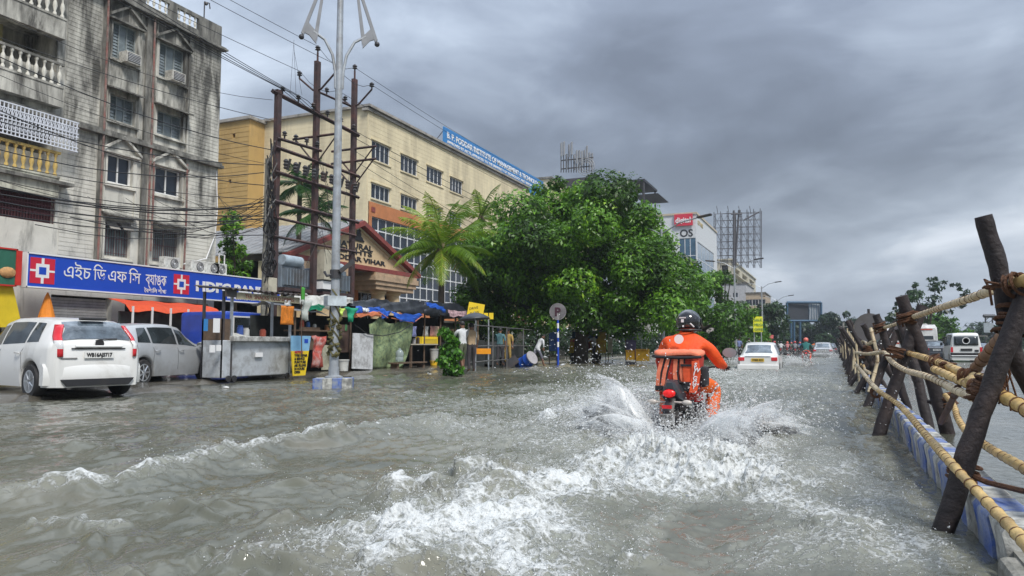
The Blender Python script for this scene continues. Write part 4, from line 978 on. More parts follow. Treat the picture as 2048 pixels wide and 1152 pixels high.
def wheel(parent, x, y, r, rim=RIM, spokes=7, wd_=.19):
    sx = 1 if x > 0 else -1
    b = MB(); b.lathe((x, y, r), [(r*.62, -wd_/2), (r*.93, -wd_/2), (r, -wd_/3), (r, wd_/3), (r*.93, wd_/2), (r*.62, wd_/2)], 26, 'X'); w = b.build('wheel', TYRE, parent, smooth=40)
    b = MB(); xx = x+sx*wd_*.44
    b.lathe((xx, y, r), [(r*.66, -.012), (r*.66, .012), (r*.58, .012), (r*.58, -.012)], 24, 'X'); b.lathe((xx, y, r), [(r*.15, -.01), (r*.15, .02), (.01, .025)], 12, 'X')
    for k in range(spokes):
        a = 2*PI*k/spokes
        b.tube([(xx+.004, y+math.cos(a)*r*.1, r+math.sin(a)*r*.1), (xx+.004, y+math.cos(a)*r*.62, r+math.sin(a)*r*.62)], [.028, .020], 5)
    b.build('rim', rim, w); b = MB(); b.lathe((xx-sx*.04, y, r), [(r*.6, -.01), (r*.6, .01)], 20, 'X'); b.build('brake_disc', TRIM, w); return w
def plate(parent, s, x, y, z, wd_, ht, m=PLATE, front=False):
    b = MB(); b.box((x, y-.006, z), (wd_, .012, ht)); p = b.build('number_plate', m, parent)
    o = text('lettering', s, ht*.78, BLACK, p, (x-wd_*.44, y-.016, z-ht*.27), (1, 0, 0), (0, 0, 1), .002, world=False, bold=.004)
    xs = [v.co.x for v in o.data.vertices]; k = wd_*.88/(max(xs)-min(xs)); m0 = min(xs)
    for v in o.data.vertices: v.co.x = x-wd_*.44+(v.co.x-m0)*k
    return p
HATCH = dict(prof=[(-1.92, .50), (-1.91, .93), (-1.85, 1.01), (-1.72, 1.24), (-1.60, 1.335), (-1.42, 1.375), (-1.1, 1.405), (-.6, 1.43), (-.1, 1.43), (.3, 1.37), (.95, .98), (1.3, .90), (1.75, .76), (1.9, .62), (1.92, .5)],
             belt=[(-1.92, .95), (-1.2, .93), (1, .86), (1.92, .7)], w=[(-1.92, .70), (-1.80, .79), (-1.4, .835), (0, .84), (1.3, .83), (1.75, .76), (1.92, .60)],
             roofw=[(-1.92, .50), (-1.5, .55), (0, .60), (.9, .58)], zb=.20, wheels=(-1.24, 1.25), wr=.30, L_=3.84)
def hatch(label, paint, loc, rot, no, dirty=False):
    t = thing('parked_car', label, 'car', loc, rot); s = CarShape(**HATCH); s.body('body', paint, t)
    for sx in (-1, 1):
        s.side_glass('side_window', t, -1.42, -.98, sx, cut0=.16, cut1=0, tl=.12); s.side_glass('side_window', t, -.92, -.02, sx, tl=.10, cut0=.02); s.side_glass('side_window', t, .05, .80, sx, tl=.10, th=.90, cut1=.45)
        b = MB(); xx = sx*.838
        for y in (-.02, 1.0): b.tube([(sx*(.833), y, .34), (sx*.848, y, .55), (sx*.838, y, .80), (sx*.80, y, .88)], .0035, 4)
        b.tube([(sx*.833, -.98, .46), (sx*.848, -.95, .55), (sx*.838, -.90, .80), (sx*.80, -.95, .90)], .0035, 4)
        b.build('door_seam', TRIM, t)
        for y in (-.80, .10): b = MB(); b.tube([(sx*.845, y-.09, .79), (sx*.868, y-.06, .795), (sx*.868, y+.06, .795), (sx*.845, y+.09, .79)], .014, 6); b.build('door_handle', paint, t, smooth=True)
        b = MB(); b.ico((sx*.96, .72, .93), .10, 2, (1.1, .6, .75)); q = b.build('wing_mirror', paint, t, smooth=True); b = MB(); b.box((sx*.965, .66, .93), (.15, .02, .10)); b.build('mirror_glass', CHROME, q)
        # tall tail lamp wrapped round the rear corner: red above, clear, red below
        P = []
        for i in range(9):
            z = lerp(.72, 1.27, i/8); yb = float(np.interp(z, [.5, .93, .99, 1.36], [-1.92, -1.91, -1.86, -1.60])); row = []
            wq = s.it(s.w, yb)*.985 if z < .93 else lerp(s.it(s.w, yb)*.955, s.it(s.rw, yb), (z-.93)/.45)
            for k in range(6):
                a = k/5; row.append((sx*(wq-.095+a*.10+.006*(a > .5)), yb-.020+.16*max(0, a-.35)**1.4, z))
            P.append(row)
        b = MB(); b.grid(P); b.m = [1 if 2 <= i//5 <= 3 else 0 for i in range(len(b.f))]
        b.build('tail_lamp', [LRED, LWHT], t, smooth=60, thick=.03)
        b = MB(); b.ico((sx*.62, 1.80, .68), .13, 2, (1.2, .7, .6)); b.build('headlight', LWHT, t, smooth=True)
        for y in s.wheels: wheel(t, sx*.73, y, .30)
    s.end_glass('rear_window', t, -1.845, -1.60, CGLASSR, 1.04); s.end_glass('windscreen', t, .88, .32, CGLASS, .96)
    b = MB(); rings = []
    for k in range(13):
        x = lerp(-.83, .83, k/12); yb = -1.955+.10*abs(x/.83)**3+.08*abs(x/.83)**8; rings.append([(x, yb+.13, .24), (x, yb+.01, .24), (x, yb-.01, .36), (x, yb, .54), (x, yb+.05, .60), (x, yb+.13, .60)])
    b.loft(rings); bu = b.build('rear_bumper', paint, t, smooth=50)
    b = MB(); b.slab([(-.52, -1.978, .22), (.52, -1.978, .22), (.62, -1.972, .34), (-.62, -1.972, .34)], (0, .06, 0)); b.build('bumper_skirt', TRIM, bu)
    b = MB(); b.tube([(-.40, -1.935, .90), (.40, -1.935, .90)], .022, 6); b.build('tailgate_trim', paint, t, smooth=True)
    b = MB(); b.tube([(-.46, -1.93, .865), (.46, -1.93, .865)], .010, 5); b.build('tailgate_shadow_line', TRIM, t)
    b = MB(); b.lathe((0, -1.945, .95), [(.075, 0), (.075, .012), (.05, .02)], 18, 'Y'); b.build('badge', TRIM, t)
    b = MB(); b.tube([(-.05, -1.90, 1.0), (.10, -1.875, 1.03), (.34, -1.86, 1.035)], .012, 5); b.build('wiper', TRIM, t)
    b = MB(); b.box((0, -1.66, 1.385), (.44, .12, .05)); b.build('spoiler', TRIM, t, bevel=.015)
    plate(t, no, 0, -1.938, .755, .50, .115)
    b = MB(); b.tube([(-.62, -1.925, .70), (-.36, -1.928, .70)], .012, 4); b.build('name_badge', mat('badge_grey', (.35, .34, .33), .5), t)
    b = MB(); b.box((0, 0, .42), (1.2, 3.2, .3)); b.build('underbody', TRIM, t)
    return t
car1 = hatch('white hatchback with tall red tail lamps parked at the left edge of the picture', CARW, (-14.75, 10.38, .01), math.radians(78), 'WB16AJ5717')
car2 = hatch('silver hatchback between the white hatchback and the sheet metal kiosk', CARS, (-16.25, 14.1, .03), math.radians(13), 'WB02AD4416')
car1.scale = (1.07,)*3; car2.scale = (1.05,)*3
SEDAN = dict(prof=[(-2.1, .5), (-2.09, .86), (-2.0, .93), (-1.45, .96), (-.95, 1.36), (-.5, 1.44), (.1, 1.45), (.4, 1.40), (1.0, .99), (1.5, .90), (1.95, .74), (2.1, .5)],
             belt=[(-2.1, .88), (2.1, .84)], w=[(-2.1, .70), (-1.9, .80), (0, .84), (1.6, .80), (2.1, .62)], roofw=[(-2.1, .5), (-1, .55), (0, .60), (1, .56)], zb=.2, wheels=(-1.3, 1.35), wr=.30, L_=4.2)
def sedan(label, paint, loc, rot, no, pm=PLATE, taxi=False, cat='car', name='moving_car'):
    t = thing(name, label, cat, loc, rot); s = CarShape(**SEDAN); s.body('body', paint, t, .06)
    for sx in (-1, 1):
        s.side_glass('side_window', t, -1.18, -.20, sx, cut0=.40); s.side_glass('side_window', t, -.12, .85, sx, cut1=.5, th=.9)
        b = MB(); b.box((sx*.64, -2.085, .76), (.24, .06, .15)); b.build('tail_lamp', LRED, t, bevel=.02)
        b = MB(); b.ico((sx*.95, .78, .95), .10, 1, (1.1, .5, .75)); b.build('wing_mirror', TRIM, t, smooth=True)
        b = MB(); b.ico((sx*.6, 1.98, .66), .13, 1, (1.2, .6, .6)); b.build('headlight', LWHT, t, smooth=True)
        for y in s.wheels: wheel(t, sx*.73, y, .30, spokes=5)
    s.end_glass('rear_window', t, -1.40, -.99, CGLASSR, .95); s.end_glass('windscreen', t, .95, .46, CGLASS, .95)
    b = MB(); b.box((0, -2.10, .43), (1.62, .12, .22)); b.build('rear_bumper', paint, t, bevel=.04)
    b = MB(); b.tube([(-.5, -2.10, .87), (.5, -2.10, .87)], .018, 5); b.build('boot_trim', CHROME, t)
    plate(t, no, 0, -2.11, .72, .5, .13, pm)
    return t
sedan('white taxi with a yellow number plate ploughing through the flood ahead of the rider', CARW, (-2.95, 34.2, -.33), .02, 'WB05 8274', PLATEY, True, 'taxi', 'taxi')
sedan('small silver saloon far ahead on the flooded road between the riders', CARS, (-.95, 70.0, -.22), 0, 'WB06 1937')
sedan('dark blue saloon farther up the flooded road behind the silver saloon', CARD, (.0-.6, 96.0, -.22), 0, 'WB04 2210')
VAN = dict(prof=[(-1.9, .5), (-1.89, 1.05), (-1.80, 1.72), (-1.6, 1.86), (.9, 1.88), (1.2, 1.78), (1.75, 1.05), (1.95, .95), (2.0, .5)], belt=[(-1.9, 1.08), (2, 1.0)],
           w=[(-1.9, .78), (-1.7, .83), (1.6, .83), (2, .7)], roofw=[(-1.9, .66), (0, .70), (1.5, .64)], zb=.24, wheels=(-1.1, 1.3), wr=.31, L_=3.9)
def van(label, paint, loc, rot, no):
    t = thing('white_van', label, 'van', loc, rot); s = CarShape(**VAN); s.body('body', paint, t, .06)
    for sx in (-1, 1):
        for a, c_ in ((-1.65, -.95), (-.85, .0), (.1, 1.2)): s.side_glass('side_window', t, a, c_, sx, cut1=.4 if c_ > 1 else 0)
        b = MB(); b.box((sx*.75, -1.89, .86), (.12, .05, .30)); b.build('tail_lamp', LRED, t)
        for y in s.wheels: wheel(t, sx*.72, y, .31, spokes=5)
        b = MB(); b.box((sx*.93, 1.3, 1.2), (.14, .08, .2)); b.build('wing_mirror', TRIM, t, bevel=.02)
    P = [[(lerp(-.62, .62, j/6), lerp(-1.905, -1.83, i/4)-.012, lerp(1.12, 1.66, i/4)) for j in range(7)] for i in range(5)]
    b = MB(); b.grid(P); b.build('rear_window', CGLASS, t, smooth=60, thick=.01)
    b = MB(); b.lathe((0, -1.90, 1.40), [(.20, -.01), (.20, .0), (.16, .0), (.16, -.01)], 20, 'Y')
    for a in range(3): b.box((math.sin(a*2.094)*.09, -1.902, 1.40+math.cos(a*2.094)*.09), (.04, .006, .18), (0, a*2.094, 0))
    b.build('window_sticker', WHITE, t)
    b = MB(); b.box((0, -1.90, .56), (1.66, .16, .24)); b.build('rear_bumper', TRIM, t, bevel=.03); b = MB(); b.tube([(-.8, -1.99, .50), (.8, -1.99, .50)], .03, 6); b.build('bumper_bar', WHITE, t)
    plate(t, no, 0, -1.915, .86, .6, .14, mat('plate_dark', (.05, .05, .05), .5)); b = MB(); b.box((.52, -1.91, .80), (.2, .02, .12)); b.build('badge', TRIM, t)
    return t
van('white minivan with a round sticker on its rear window beyond the bamboo barrier', CARW, (7.15, 53.5, -.14), 0, 'WB19 4407')
def bus(label, loc, rot):
    t = thing('white_bus', label, 'bus', loc, rot); W_ = mat('bus_white', (.68, .68, .67), .4, dirt=.3)
    L_ = 9; rings = []
    for y, k, zt in ((-4.5, .93, 2.75), (-4.35, .98, 2.95), (-4.0, 1, 3.05), (4, 1, 3.05), (4.4, .97, 2.8), (4.5, .92, 1.6)):
        w = 1.22*k; rings.append([(-w, y, .45), (w, y, .45), (w*1.01, y, 1.5), (w*.97, y, zt-.25), (w*.85, y, zt), (-w*.85, y, zt), (-w*.97, y, zt-.25), (-w*1.01, y, 1.5)])
    b = MB(); b.loft(rings); b.build('body', W_, t, smooth=35)
    b = MB(); b.slab([(-.85, -4.53, 1.75), (.85, -4.53, 1.75), (.80, -4.46, 2.45), (-.80, -4.46, 2.45)], (0, .03, 0)); b.build('rear_window', CGLASS, t)
    b = MB(); b.box((0, -4.52, 1.45), (2.3, .02, .16)); b.box((0, -4.53, 2.62), (1.6, .02, .1)); b.build('red_stripe', mat('bus_red', (.5, .06, .03), .5), t)
    for sx in (-1, 1):
        for k in range(6): b = MB(); b.box((sx*1.215, -3.6+k*1.25, 2.0), (.02, 1.08, .68)); b.build('side_window', CGLASS, t)
        b = MB(); b.box((sx*1.0, -4.53, 1.1), (.2, .04, .34)); b.build('tail_lamp', LRED, t)
        for y in (-2.6, 2.9): wheel(t, sx*1.08, y, .46, spokes=5, wd_=.26)
    b = MB(); b.box((0, -4.52, .6), (2.3, .16, .3)); b.build('rear_bumper', TRIM, t, bevel=.04)
    plate(t, 'WB25 6031', 0, -4.61, .95, .6, .15); b = MB(); b.box((0, 0, 3.12), (1.6, 2.4, .2)); b.build('roof_unit', W_, t, bevel=.05)
    return t
bus('white bus with a red stripe seen beyond the second barrier trestle', (PD(1846, 700, 66)[0], PD(1846, 700, 66)[1]+4.5, -.25), 0)
bus('white bus almost hidden behind the barrier logs, left of the striped bus', (PD(1795, 700, 82)[0], PD(1795, 700, 82)[1]+4.5, -.25), 0)
hg = lambda label, paint, px, d, no, z=-.22: sedan(label, paint, (PD(px, 700, d)[0], PD(px, 700, d)[1], z), 0, no)
hg('black hatchback in front of the striped white bus', CARD, 1867, 60, 'WB12 7788', -.1)
hg('pale saloon at the right behind the white minivan', CARW, 1990, 75, 'WB20 3141')
hg('blue grey saloon right of the white minivan, partly behind the bamboo', mat('car_bluegrey', (.16, .2, .27), .35, coat=.5), 1962, 95, 'WB20 9921')
hg('small grey car far off between the barrier posts', CARS, 1760, 105, 'WB22 1010')

# ------------------------------------------------------------------ motorcycles
def motorcycle(label, loc, rot, tank=LRED, simple=False, name='motorcycle'):
    t = thing(name, label, 'motorcycle', loc, rot)
    for y, nm in ((-.62, 'rear_wheel'), (.70, 'front_wheel')):
        b = MB(); b.lathe((0, y, .30), [(.235, -.05), (.285, -.045), (.305, 0), (.285, .045), (.235, .05)], 24, 'X'); w = b.build(nm, TYRE, t, smooth=50)
        b = MB()
        for k in range(5): a = 2*PI*k/5; b.tube([(0, y, .30), (0, y+.24*math.cos(a), .30+.24*math.sin(a))], .02, 4)
        b.lathe((0, y, .3), [(.05, -.06), (.05, .06)], 10, 'X'); b.build('rim', GMET, w)
    b = MB(); b.tube([(0, -.55, .62), (0, -.1, .60), (0, .45, .72)], .05, 6); b.box((0, .12, .38), (.24, .40, .34)); b.tube([(.07, -.62, .3), (.07, -.1, .42)], .03, 5); b.tube([(-.07, -.62, .3), (-.07, -.1, .42)], .03, 5); b.build('engine', TRIM, t)
    b = MB(); rings = []
    for y, w, z0, z1 in ((-.88, .045, .80, .90), (-.80, .085, .70, .93), (-.55, .12, .64, .88), (-.25, .13, .66, .82), (.0, .12, .66, .80)): rings.append([(-w, y, z0+.04), (w, y, z0+.04), (w*1.05, y, (z0+z1)/2), (w*.6, y, z1), (-w*.6, y, z1), (-w*1.05, y, (z0+z1)/2)])
    b.loft(rings); b.build('tail_cowl', mat('bike_dark', (.035, .045, .055), .35, coat=.4), t, smooth=50)
    b = MB(); b.tube([(0, -.72, .90), (0, -.4, .86), (0, -.1, .83), (0, .12, .84)], [.08, .13, .14, .09], 10, flat=.35); b.build('seat', TRIM, t, smooth=True)
    b = MB(); b.ico((0, .34, .87), .21, 2, (.75, 1.25, .70)); b.build('fuel_tank', tank, t, smooth=True)
    b = MB(); b.tube([(-.36, .47, 1.02), (-.2, .54, 1.03), (0, .56, .98), (.2, .54, 1.03), (.36, .47, 1.02)], .013, 6); hb = b.build('handlebar', TRIM, t, smooth=True)
    for sx in (-1, 1):
        b = MB(); b.tube([(sx*.25, .52, 1.03), (sx*.41, .45, 1.02)], .020, 8); b.build('grip', TYRE, hb); b = MB(); b.tube([(sx*.26, .57, 1.02), (sx*.42, .54, 1.0)], .007, 5); b.build('lever', GMET, hb)
        b = MB(); b.tube([(sx*.25, .53, 1.04), (sx*.33, .52, 1.14), (sx*.38, .50, 1.19)], .008, 5); m_ = b.build('mirror_stalk', TRIM, t)
        b = MB(); b.ico((sx*.41, .50, 1.20), .072, 2, (1.25, .3, .72)); q = b.build('mirror', TRIM, m_, smooth=True)
        b = MB(); b.lathe((sx*.41, .476, 1.20), [(.058, -.0), (.058, -.003)], 16, 'Y'); 
        b.v = [(sx*.41+(v[0]-sx*.41)*1.4, v[1], v[2]) for v in b.v]; b.build('mirror_glass', mat('mirror_glass', (.30, .31, .33), .25, metal=.2), m_)
        b = MB(); b.tube([(sx*.05, .78, .30), (sx*.07, .52, .95)], .025, 7); b.build('fork', CHROME, t, smooth=True)
        b = MB(); b.tube([(sx*.04, -.84, .70), (sx*.14, -.87, .70)], .010, 5); b.ico((sx*.18, -.875, .70), .036, 2, (1.5, .8, .8)); b.build('turn_signal', mat('signal_lens', (.55, .50, .45), .3), t, smooth=True)
    b = MB(); b.ico((0, -.885, .79), .060, 2, (1.15, .45, .72)); b.build('tail_lamp', mat('tail_lamp_lit', (.60, .012, .012), .25, emit=.25, var=.25, vs=30), t, smooth=True)
    b = MB(); b.tube([(0, -.80, .74), (0, -.93, .62), (0, -.98, .42)], [.05, .06, .05], 8, flat=.3); b.build('mudguard', TRIM, t, smooth=True)
    b = MB(); b.box((0, -.99, .66), (.10, .02, .035)); b.build('reflector', LRED, t)
    b = MB(); b.box((0, -1.0, .535), (.16, .012, .11), (-.15, 0, 0)); p = b.build('number_plate', mat('plate_shade_dirt', (.40, .40, .39), .4, dirt=.7, ds=20), t)  # plate white greyed for the shade it hangs in, plus dirt
    text('lettering', 'WB 24', .045, BLACK, p, (-.07, -1.012, .55), (1, 0, 0), (0, 0, 1), .001, world=False); text('lettering', '7415', .05, BLACK, p, (-.065, -1.010, .492), (1, 0, 0), (0, 0, 1), .001, world=False)
    b = MB(); b.tube([(.14, .15, .28), (.17, -.2, .30), (.18, -.75, .42)], [.03, .05, .045], 8); b.build('exhaust', GMET, t, smooth=True)
    b = MB(); b.ico((0, .66, .90), .10, 2, (1, .7, 1)); b.build('headlight', LWHT, t, smooth=True)
    b = MB(); b.tube([(0, .55, .62), (0, .80, .63), (0, .98, .5)], .06, 8, flat=.3); b.build('front_mudguard', tank, t, smooth=True)
    return t
BX, BY, _z = PD(1343, 800, 7.75); BY += .88; BZ = -.29
main_bike = motorcycle('dark motorcycle with a lit red tail lamp carrying the rider in orange', (BX, BY, BZ), math.radians(-1.5))

# ================================================================== PEOPLE
def mat_cloth(n, c, **k): return mat('cloth_'+n, c, .85, var=.22, vs=7, bump=.35, bs=18, **k)
SKIN = mat('skin', (.20, .10, .06), .55, var=.1); HAIR = mat('hair', (.012, .010, .009), .6)
def skin_mesh(nodes, edges, levels=2):
    """nodes: name -> (pos, radius); edges: pairs of names; one continuous surface"""
    me = bpy.data.meshes.new('b'); ks = list(nodes); ix = {k: i for i, k in enumerate(ks)}
    me.from_pydata([nodes[k][0] for k in ks], [(ix[a], ix[b]) for a, b in edges], [])
    o = bpy.data.objects.new('b', me); COL.objects.link(o)
    md = o.modifiers.new('s', 'SKIN'); md.use_smooth_shade = True; md.branch_smoothing = .6
    if not me.skin_vertices: bpy.context.view_layer.update()
    sv = me.skin_vertices[0].data if len(me.skin_vertices) else None
    for k in ks:
        r_ = nodes[k][1]; r_ = r_ if isinstance(r_, tuple) else (r_, r_); sv[ix[k]].radius = r_; sv[ix[k]].use_root = (ix[k] == 0)
    su = o.modifiers.new('u', 'SUBSURF'); su.levels = levels; su.render_levels = levels
    dg = bpy.context.evaluated_depsgraph_get(); dg.update()
    m2 = bpy.data.meshes.new_from_object(o.evaluated_get(dg)); bpy.data.objects.remove(o); return m2
def hand(mb, wrist, d, up, s=1.0, curl=.5, side=1):
    """palm with four fingers and a thumb, curled about the axis side x d"""
    W_ = Vector(wrist); d = Vector(d).normalized(); u = Vector(up); u = (u-d*u.dot(d)).normalized(); x = d.cross(u)*side
    mb.tube([W_-d*.03*s, W_+d*.03*s, W_+d*.085*s], [.024*s, .040*s, .036*s], 8, flat=.5)
    for k, (off, ln) in enumerate(((-.030, .065), (-.010, .075), (.011, .070), (.030, .055))):
        p = W_+d*.08*s+x*off*s; pts = [p-d*.03*s]; a = 0
        for q in range(4): pts.append(p); a += curl*(.5 if q == 0 else 1); dd = d*math.cos(a)-u*math.sin(a); p = p+dd*ln*s/3
        mb.tube(pts, [.0095*s, .0092*s, .0085*s, .008*s, .006*s], 6)
    p = W_+d*.02*s-x*.034*s; mb.tube([p, p-x*.025*s+d*.025*s-u*.01*s, p-x*.02*s+d*.055*s-u*.03*s], [.013*s, .011*s, .008*s], 6)
def make_person(name, label, loc, rot, J, colors, R=None, extra=None, group=None, hair=True, hand_s=1.0, curl=.4, scale=1.0):
    """J joints; colors: function(co) -> index into mats; the body is one mesh"""
    r = dict(pel=(.155, .12), spi=(.145, .105), che=(.175, .12), nek0=(.075, .07), nek=.052, hd0=.078, hd1=.088, hd2=.070, sh=.068, el=.046, wr=.030, hip=.095, kn=.064, an=.042, toe=.032)
    if R: r.update(R)
    nd = {'pel': (J['pel'], r['pel']), 'spi': (J['spi'], r['spi']), 'che': (J['che'], r['che']), 'nek': (J['nek'], r['nek'])}
    E_ = [('pel', 'spi'), ('spi', 'che'), ('che', 'nek'), ('nek', 'hd0'), ('hd0', 'hd1'), ('hd1', 'hd2')]
    h = Vector(J['head']); n0 = Vector(J['nek']); dn = (h-n0).normalized(); nd['hd0'] = (tuple(h-dn*.06), r['hd0']); nd['hd1'] = (tuple(h+dn*.03), r['hd1']); nd['hd2'] = (tuple(h+dn*.10), r['hd2'])
    for s in 'LR':
        for k, q in (('sh', 'sh'), ('el', 'el'), ('wr', 'wr'), ('hip', 'hip'), ('kn', 'kn'), ('an', 'an'), ('toe', 'toe')): nd[k+s] = (J[k+s], r[q])
        E_ += [('che', 'sh'+s), ('sh'+s, 'el'+s), ('el'+s, 'wr'+s), ('pel', 'hip'+s), ('hip'+s, 'kn'+s), ('kn'+s, 'an'+s), ('an'+s, 'toe'+s)]
    me = skin_mesh(nd, E_, 1 if scale < .99 else 2)
    vs = [tuple(v.co) for v in me.vertices]; fs = [tuple(p.vertices) for p in me.polygons]; bpy.data.meshes.remove(me)
    mb = MB(); mb.add(vs, fs); nbody = len(fs)
    for s, sg in (('L', -1), ('R', 1)):
        w = Vector(J['wr'+s]); d = w-Vector(J['el'+s]); hd = J.get('hd'+s) or d; hand(mb, w+d.normalized()*.02, hd, J.get('hu'+s, (0, 0, 1)), hand_s, curl, sg)
    f = Vector(J.get('face', (0, 1, 0))); f = f.normalized(); sd = f.cross(dn).normalized()
    mb.tube([h+f*.075+dn*.03, h+f*.105-dn*.005, h+f*.085-dn*.02], [.010, .017, .012], 6)                  # nose
    for s in (-1, 1): mb.ico(h+sd*s*.086-f*.005, .026, 1, (.5, 1, 1.2))                                   # ears
    nskin = len(mb.f); 
    for s in (-1, 1): mb.ico(h+sd*s*.032+f*.080+dn*.015, .010, 1)
    neye = len(mb.f); mb.tube([h-sd*.025+f*.082-dn*.045, h+f*.09-dn*.047, h+sd*.025+f*.082-dn*.045], .006, 5)
    nm = len(mb.f); mats, fn = colors; mats = list(mats)+[SKIN, HAIR, mat('lips', (.22, .07, .06), .5)]; k0 = len(mats)-3
    mi = []
    for i, fc in enumerate(mb.f):
        if i < nbody:
            c = sum((Vector(mb.v[q]) for q in fc), Vector())/len(fc); q = fn(c, h, dn, f)
            mi.append(k0 if q < 0 else q)
        else: mi.append(k0 if i < nskin else k0+1 if i < neye else k0+2)
    mb.m = mi
    o = thing(name, label, 'person', loc, rot, group); o.scale = (scale,)*3
    mb.build('body', mats, o, smooth=70)
    if hair:
        b = MB(); b.ico(h+dn*.055-f*.02, .098, 2, (1, 1.05, .95), .02)
        b.v = [v for v in b.v]; b.build('hair', HAIR, o, smooth=True)
    return o
def stand(lean=0, stride=.1, armL=(.0, .0), armR=(.0, .0), h=1.65, wide=.0, bend=0.0):
    k = h/1.70; z = lambda v: v*k; bx = bend
    def P(x, y, zz): return (x*k, (y+bx*max(0, zz-.9)*.9)*k, (zz-bx*max(0, zz-.9)*.35)*k)
    J = dict(pel=P(0, 0, .95), spi=P(0, .01, 1.14), che=P(0, .0, 1.33), nek=P(0, .0, 1.49), head=P(0, .03, 1.58))
    for s, sg, a in (('L', -1, armL), ('R', 1, armR)):
        J['sh'+s] = P(sg*.19, -.01, 1.40); J['el'+s] = P(sg*(.25+wide), .02+a[0]*.22, 1.13+a[1]*.12); J['wr'+s] = P(sg*(.26-abs(a[0])*.10), .06+a[0]*.42, .90+a[1]*.40)
        st = stride*sg; J['hip'+s] = P(sg*.09, 0, .88); J['kn'+s] = P(sg*.10, st*.55+.03, .49); J['an'+s] = P(sg*.10, st*1.1-.02, .09+(.06 if st < -.12 else 0)); J['toe'+s] = P(sg*.12, st*1.1+.12, .03+(.02 if st < -.12 else 0))
    return J
def clothes(shirt, legs, sleeve='short', leglen=.15, waist=.97, k=1.0, shoe=False):
    """shirt and legs materials; skin on head, hands, forearms for short sleeves, feet"""
    def fn(c, h, dn, f):
        t = (c-h).dot(dn)
        if t > -.115 and (c-h).length < .20: return -1
        ax = abs(c.x)
        if c.z > waist*k*.99 or (ax > .215*k and c.z > .85*k):
            if sleeve == 'short' and ax > .225*k and c.z < 1.13*k: return -1
            if sleeve == 'none' and ax > .19*k and c.z < 1.36*k: return -1
            return 0
        if ax > .225*k and c.z > .62*k and sleeve != 'long' and ax > .23*k: return -1
        if c.z < leglen*k: return -1
        return 1
    return ([shirt, legs], fn)
# ------------------------------------------------------------------ the delivery rider
ORG = mat('rider_orange', (.84, .085, .008), .7, var=.28, vs=5, bump=1.0, bs=11); ORG2 = mat('trouser_orange', (.78, .13, .012), .7, var=.28, vs=5, bump=1.0, bs=12)
J = dict(pel=(0, -.20, .93), spi=(0, -.17, 1.10), che=(.01, -.08, 1.28), nek=(.02, .0, 1.44), head=(.02, .05, 1.525), face=(0.1, 1, -.05))
for s, sg in (('L', -1), ('R', 1)):
    J['sh'+s] = (sg*.205, -.03, 1.34); J['el'+s] = (sg*.345, .17, 1.08); J['wr'+s] = (sg*.36, .42, 1.04); J['hip'+s] = (sg*.11, -.17, .89)
    J['kn'+s] = (sg*.27, .22, .80); J['an'+s] = (sg*.26, .02, .40); J['toe'+s] = (sg*.26, .16, .34); J['hd'+s] = (-sg*.1, 1, -.05); J['hu'+s] = (0, 0, 1)
def rfn(c, h, dn, f):
    if (c-h).dot(dn) > -.09 and (c-h).length < .18: return -1
    if c.y > .435 and c.z > .95 and abs(c.x) > .3: return -1
    if c.z < .42: return 2
    return 1 if c.z < .96 and not (abs(c.x) > .30 and c.y > .05 and c.z > .93) else 0
rider = make_person('person', 'rider in orange jacket and trousers with a black helmet on the motorcycle', (BX, BY, BZ), math.radians(-1.5), J, ([ORG, ORG2, mat_cloth('shoe', (.03, .03, .03))], rfn),
                    R=dict(pel=(.17, .14), spi=(.165, .13), che=(.20, .14), sh=.086, el=.066, wr=.040, hip=.115, kn=.092, an=.080, toe=.045), hair=False, curl=.9)
hp = Vector((.02, .06, 1.555))
b = MB(); b.ico(hp, .150, 3, (.92, 1.06, .98)); b.v = [v for v in b.v]; hel = b.build('helmet', mat('helmet_black', (.012, .013, .015), .12, coat=.9, var=.1), rider, smooth=True)
b = MB(); b.tube([hp+Vector((.139*math.cos(a), .16*math.sin(a)-.005, -.095)) for a in np.linspace(0, 2*PI, 25)], .012, 6, False); b.build('helmet_rim', TRIM, hel)
b = MB(); b.box(hp+Vector((-.035, -.158, .045)), (.075, .004, .014), (.25, 0, 0)); b.box(hp+Vector((-.035, -.163, .01)), (.03, .004, .035), (.08, 0, 0)); b.box(hp+Vector((-.03, -.150, -.05)), (.018, .004, .02)); b.build('helmet_sticker', WHITE, hel)
b = MB(); b.tube([hp+Vector((.05, -.150, -.02)), hp+Vector((.085, -.120, -.06))], .008, 5); b.build('reflective_strip', WHITE, hel)
b = MB(); b.grid([[hp+Vector((.145*math.sin(a)*1.0, .165*math.cos(a)+.0, z)) for a in np.linspace(-1.5, 1.5, 12)] for z in (-.06, -.02, .02, .05)]); b.build('visor', mat('visor_clear', (.10, .11, .12), .06, spec=.9), hel, smooth=True, thick=.004)
b = MB(); b.lathe((-.03, -.232, 1.355), [(.052, 0), (.052, -.006), (.0, -.007)], 18, 'Y'); 
b.v = [(v[0], v[1]+.0, v[2]) for v in b.v]; bd = b.build('jacket_logo', WHITE, rider)
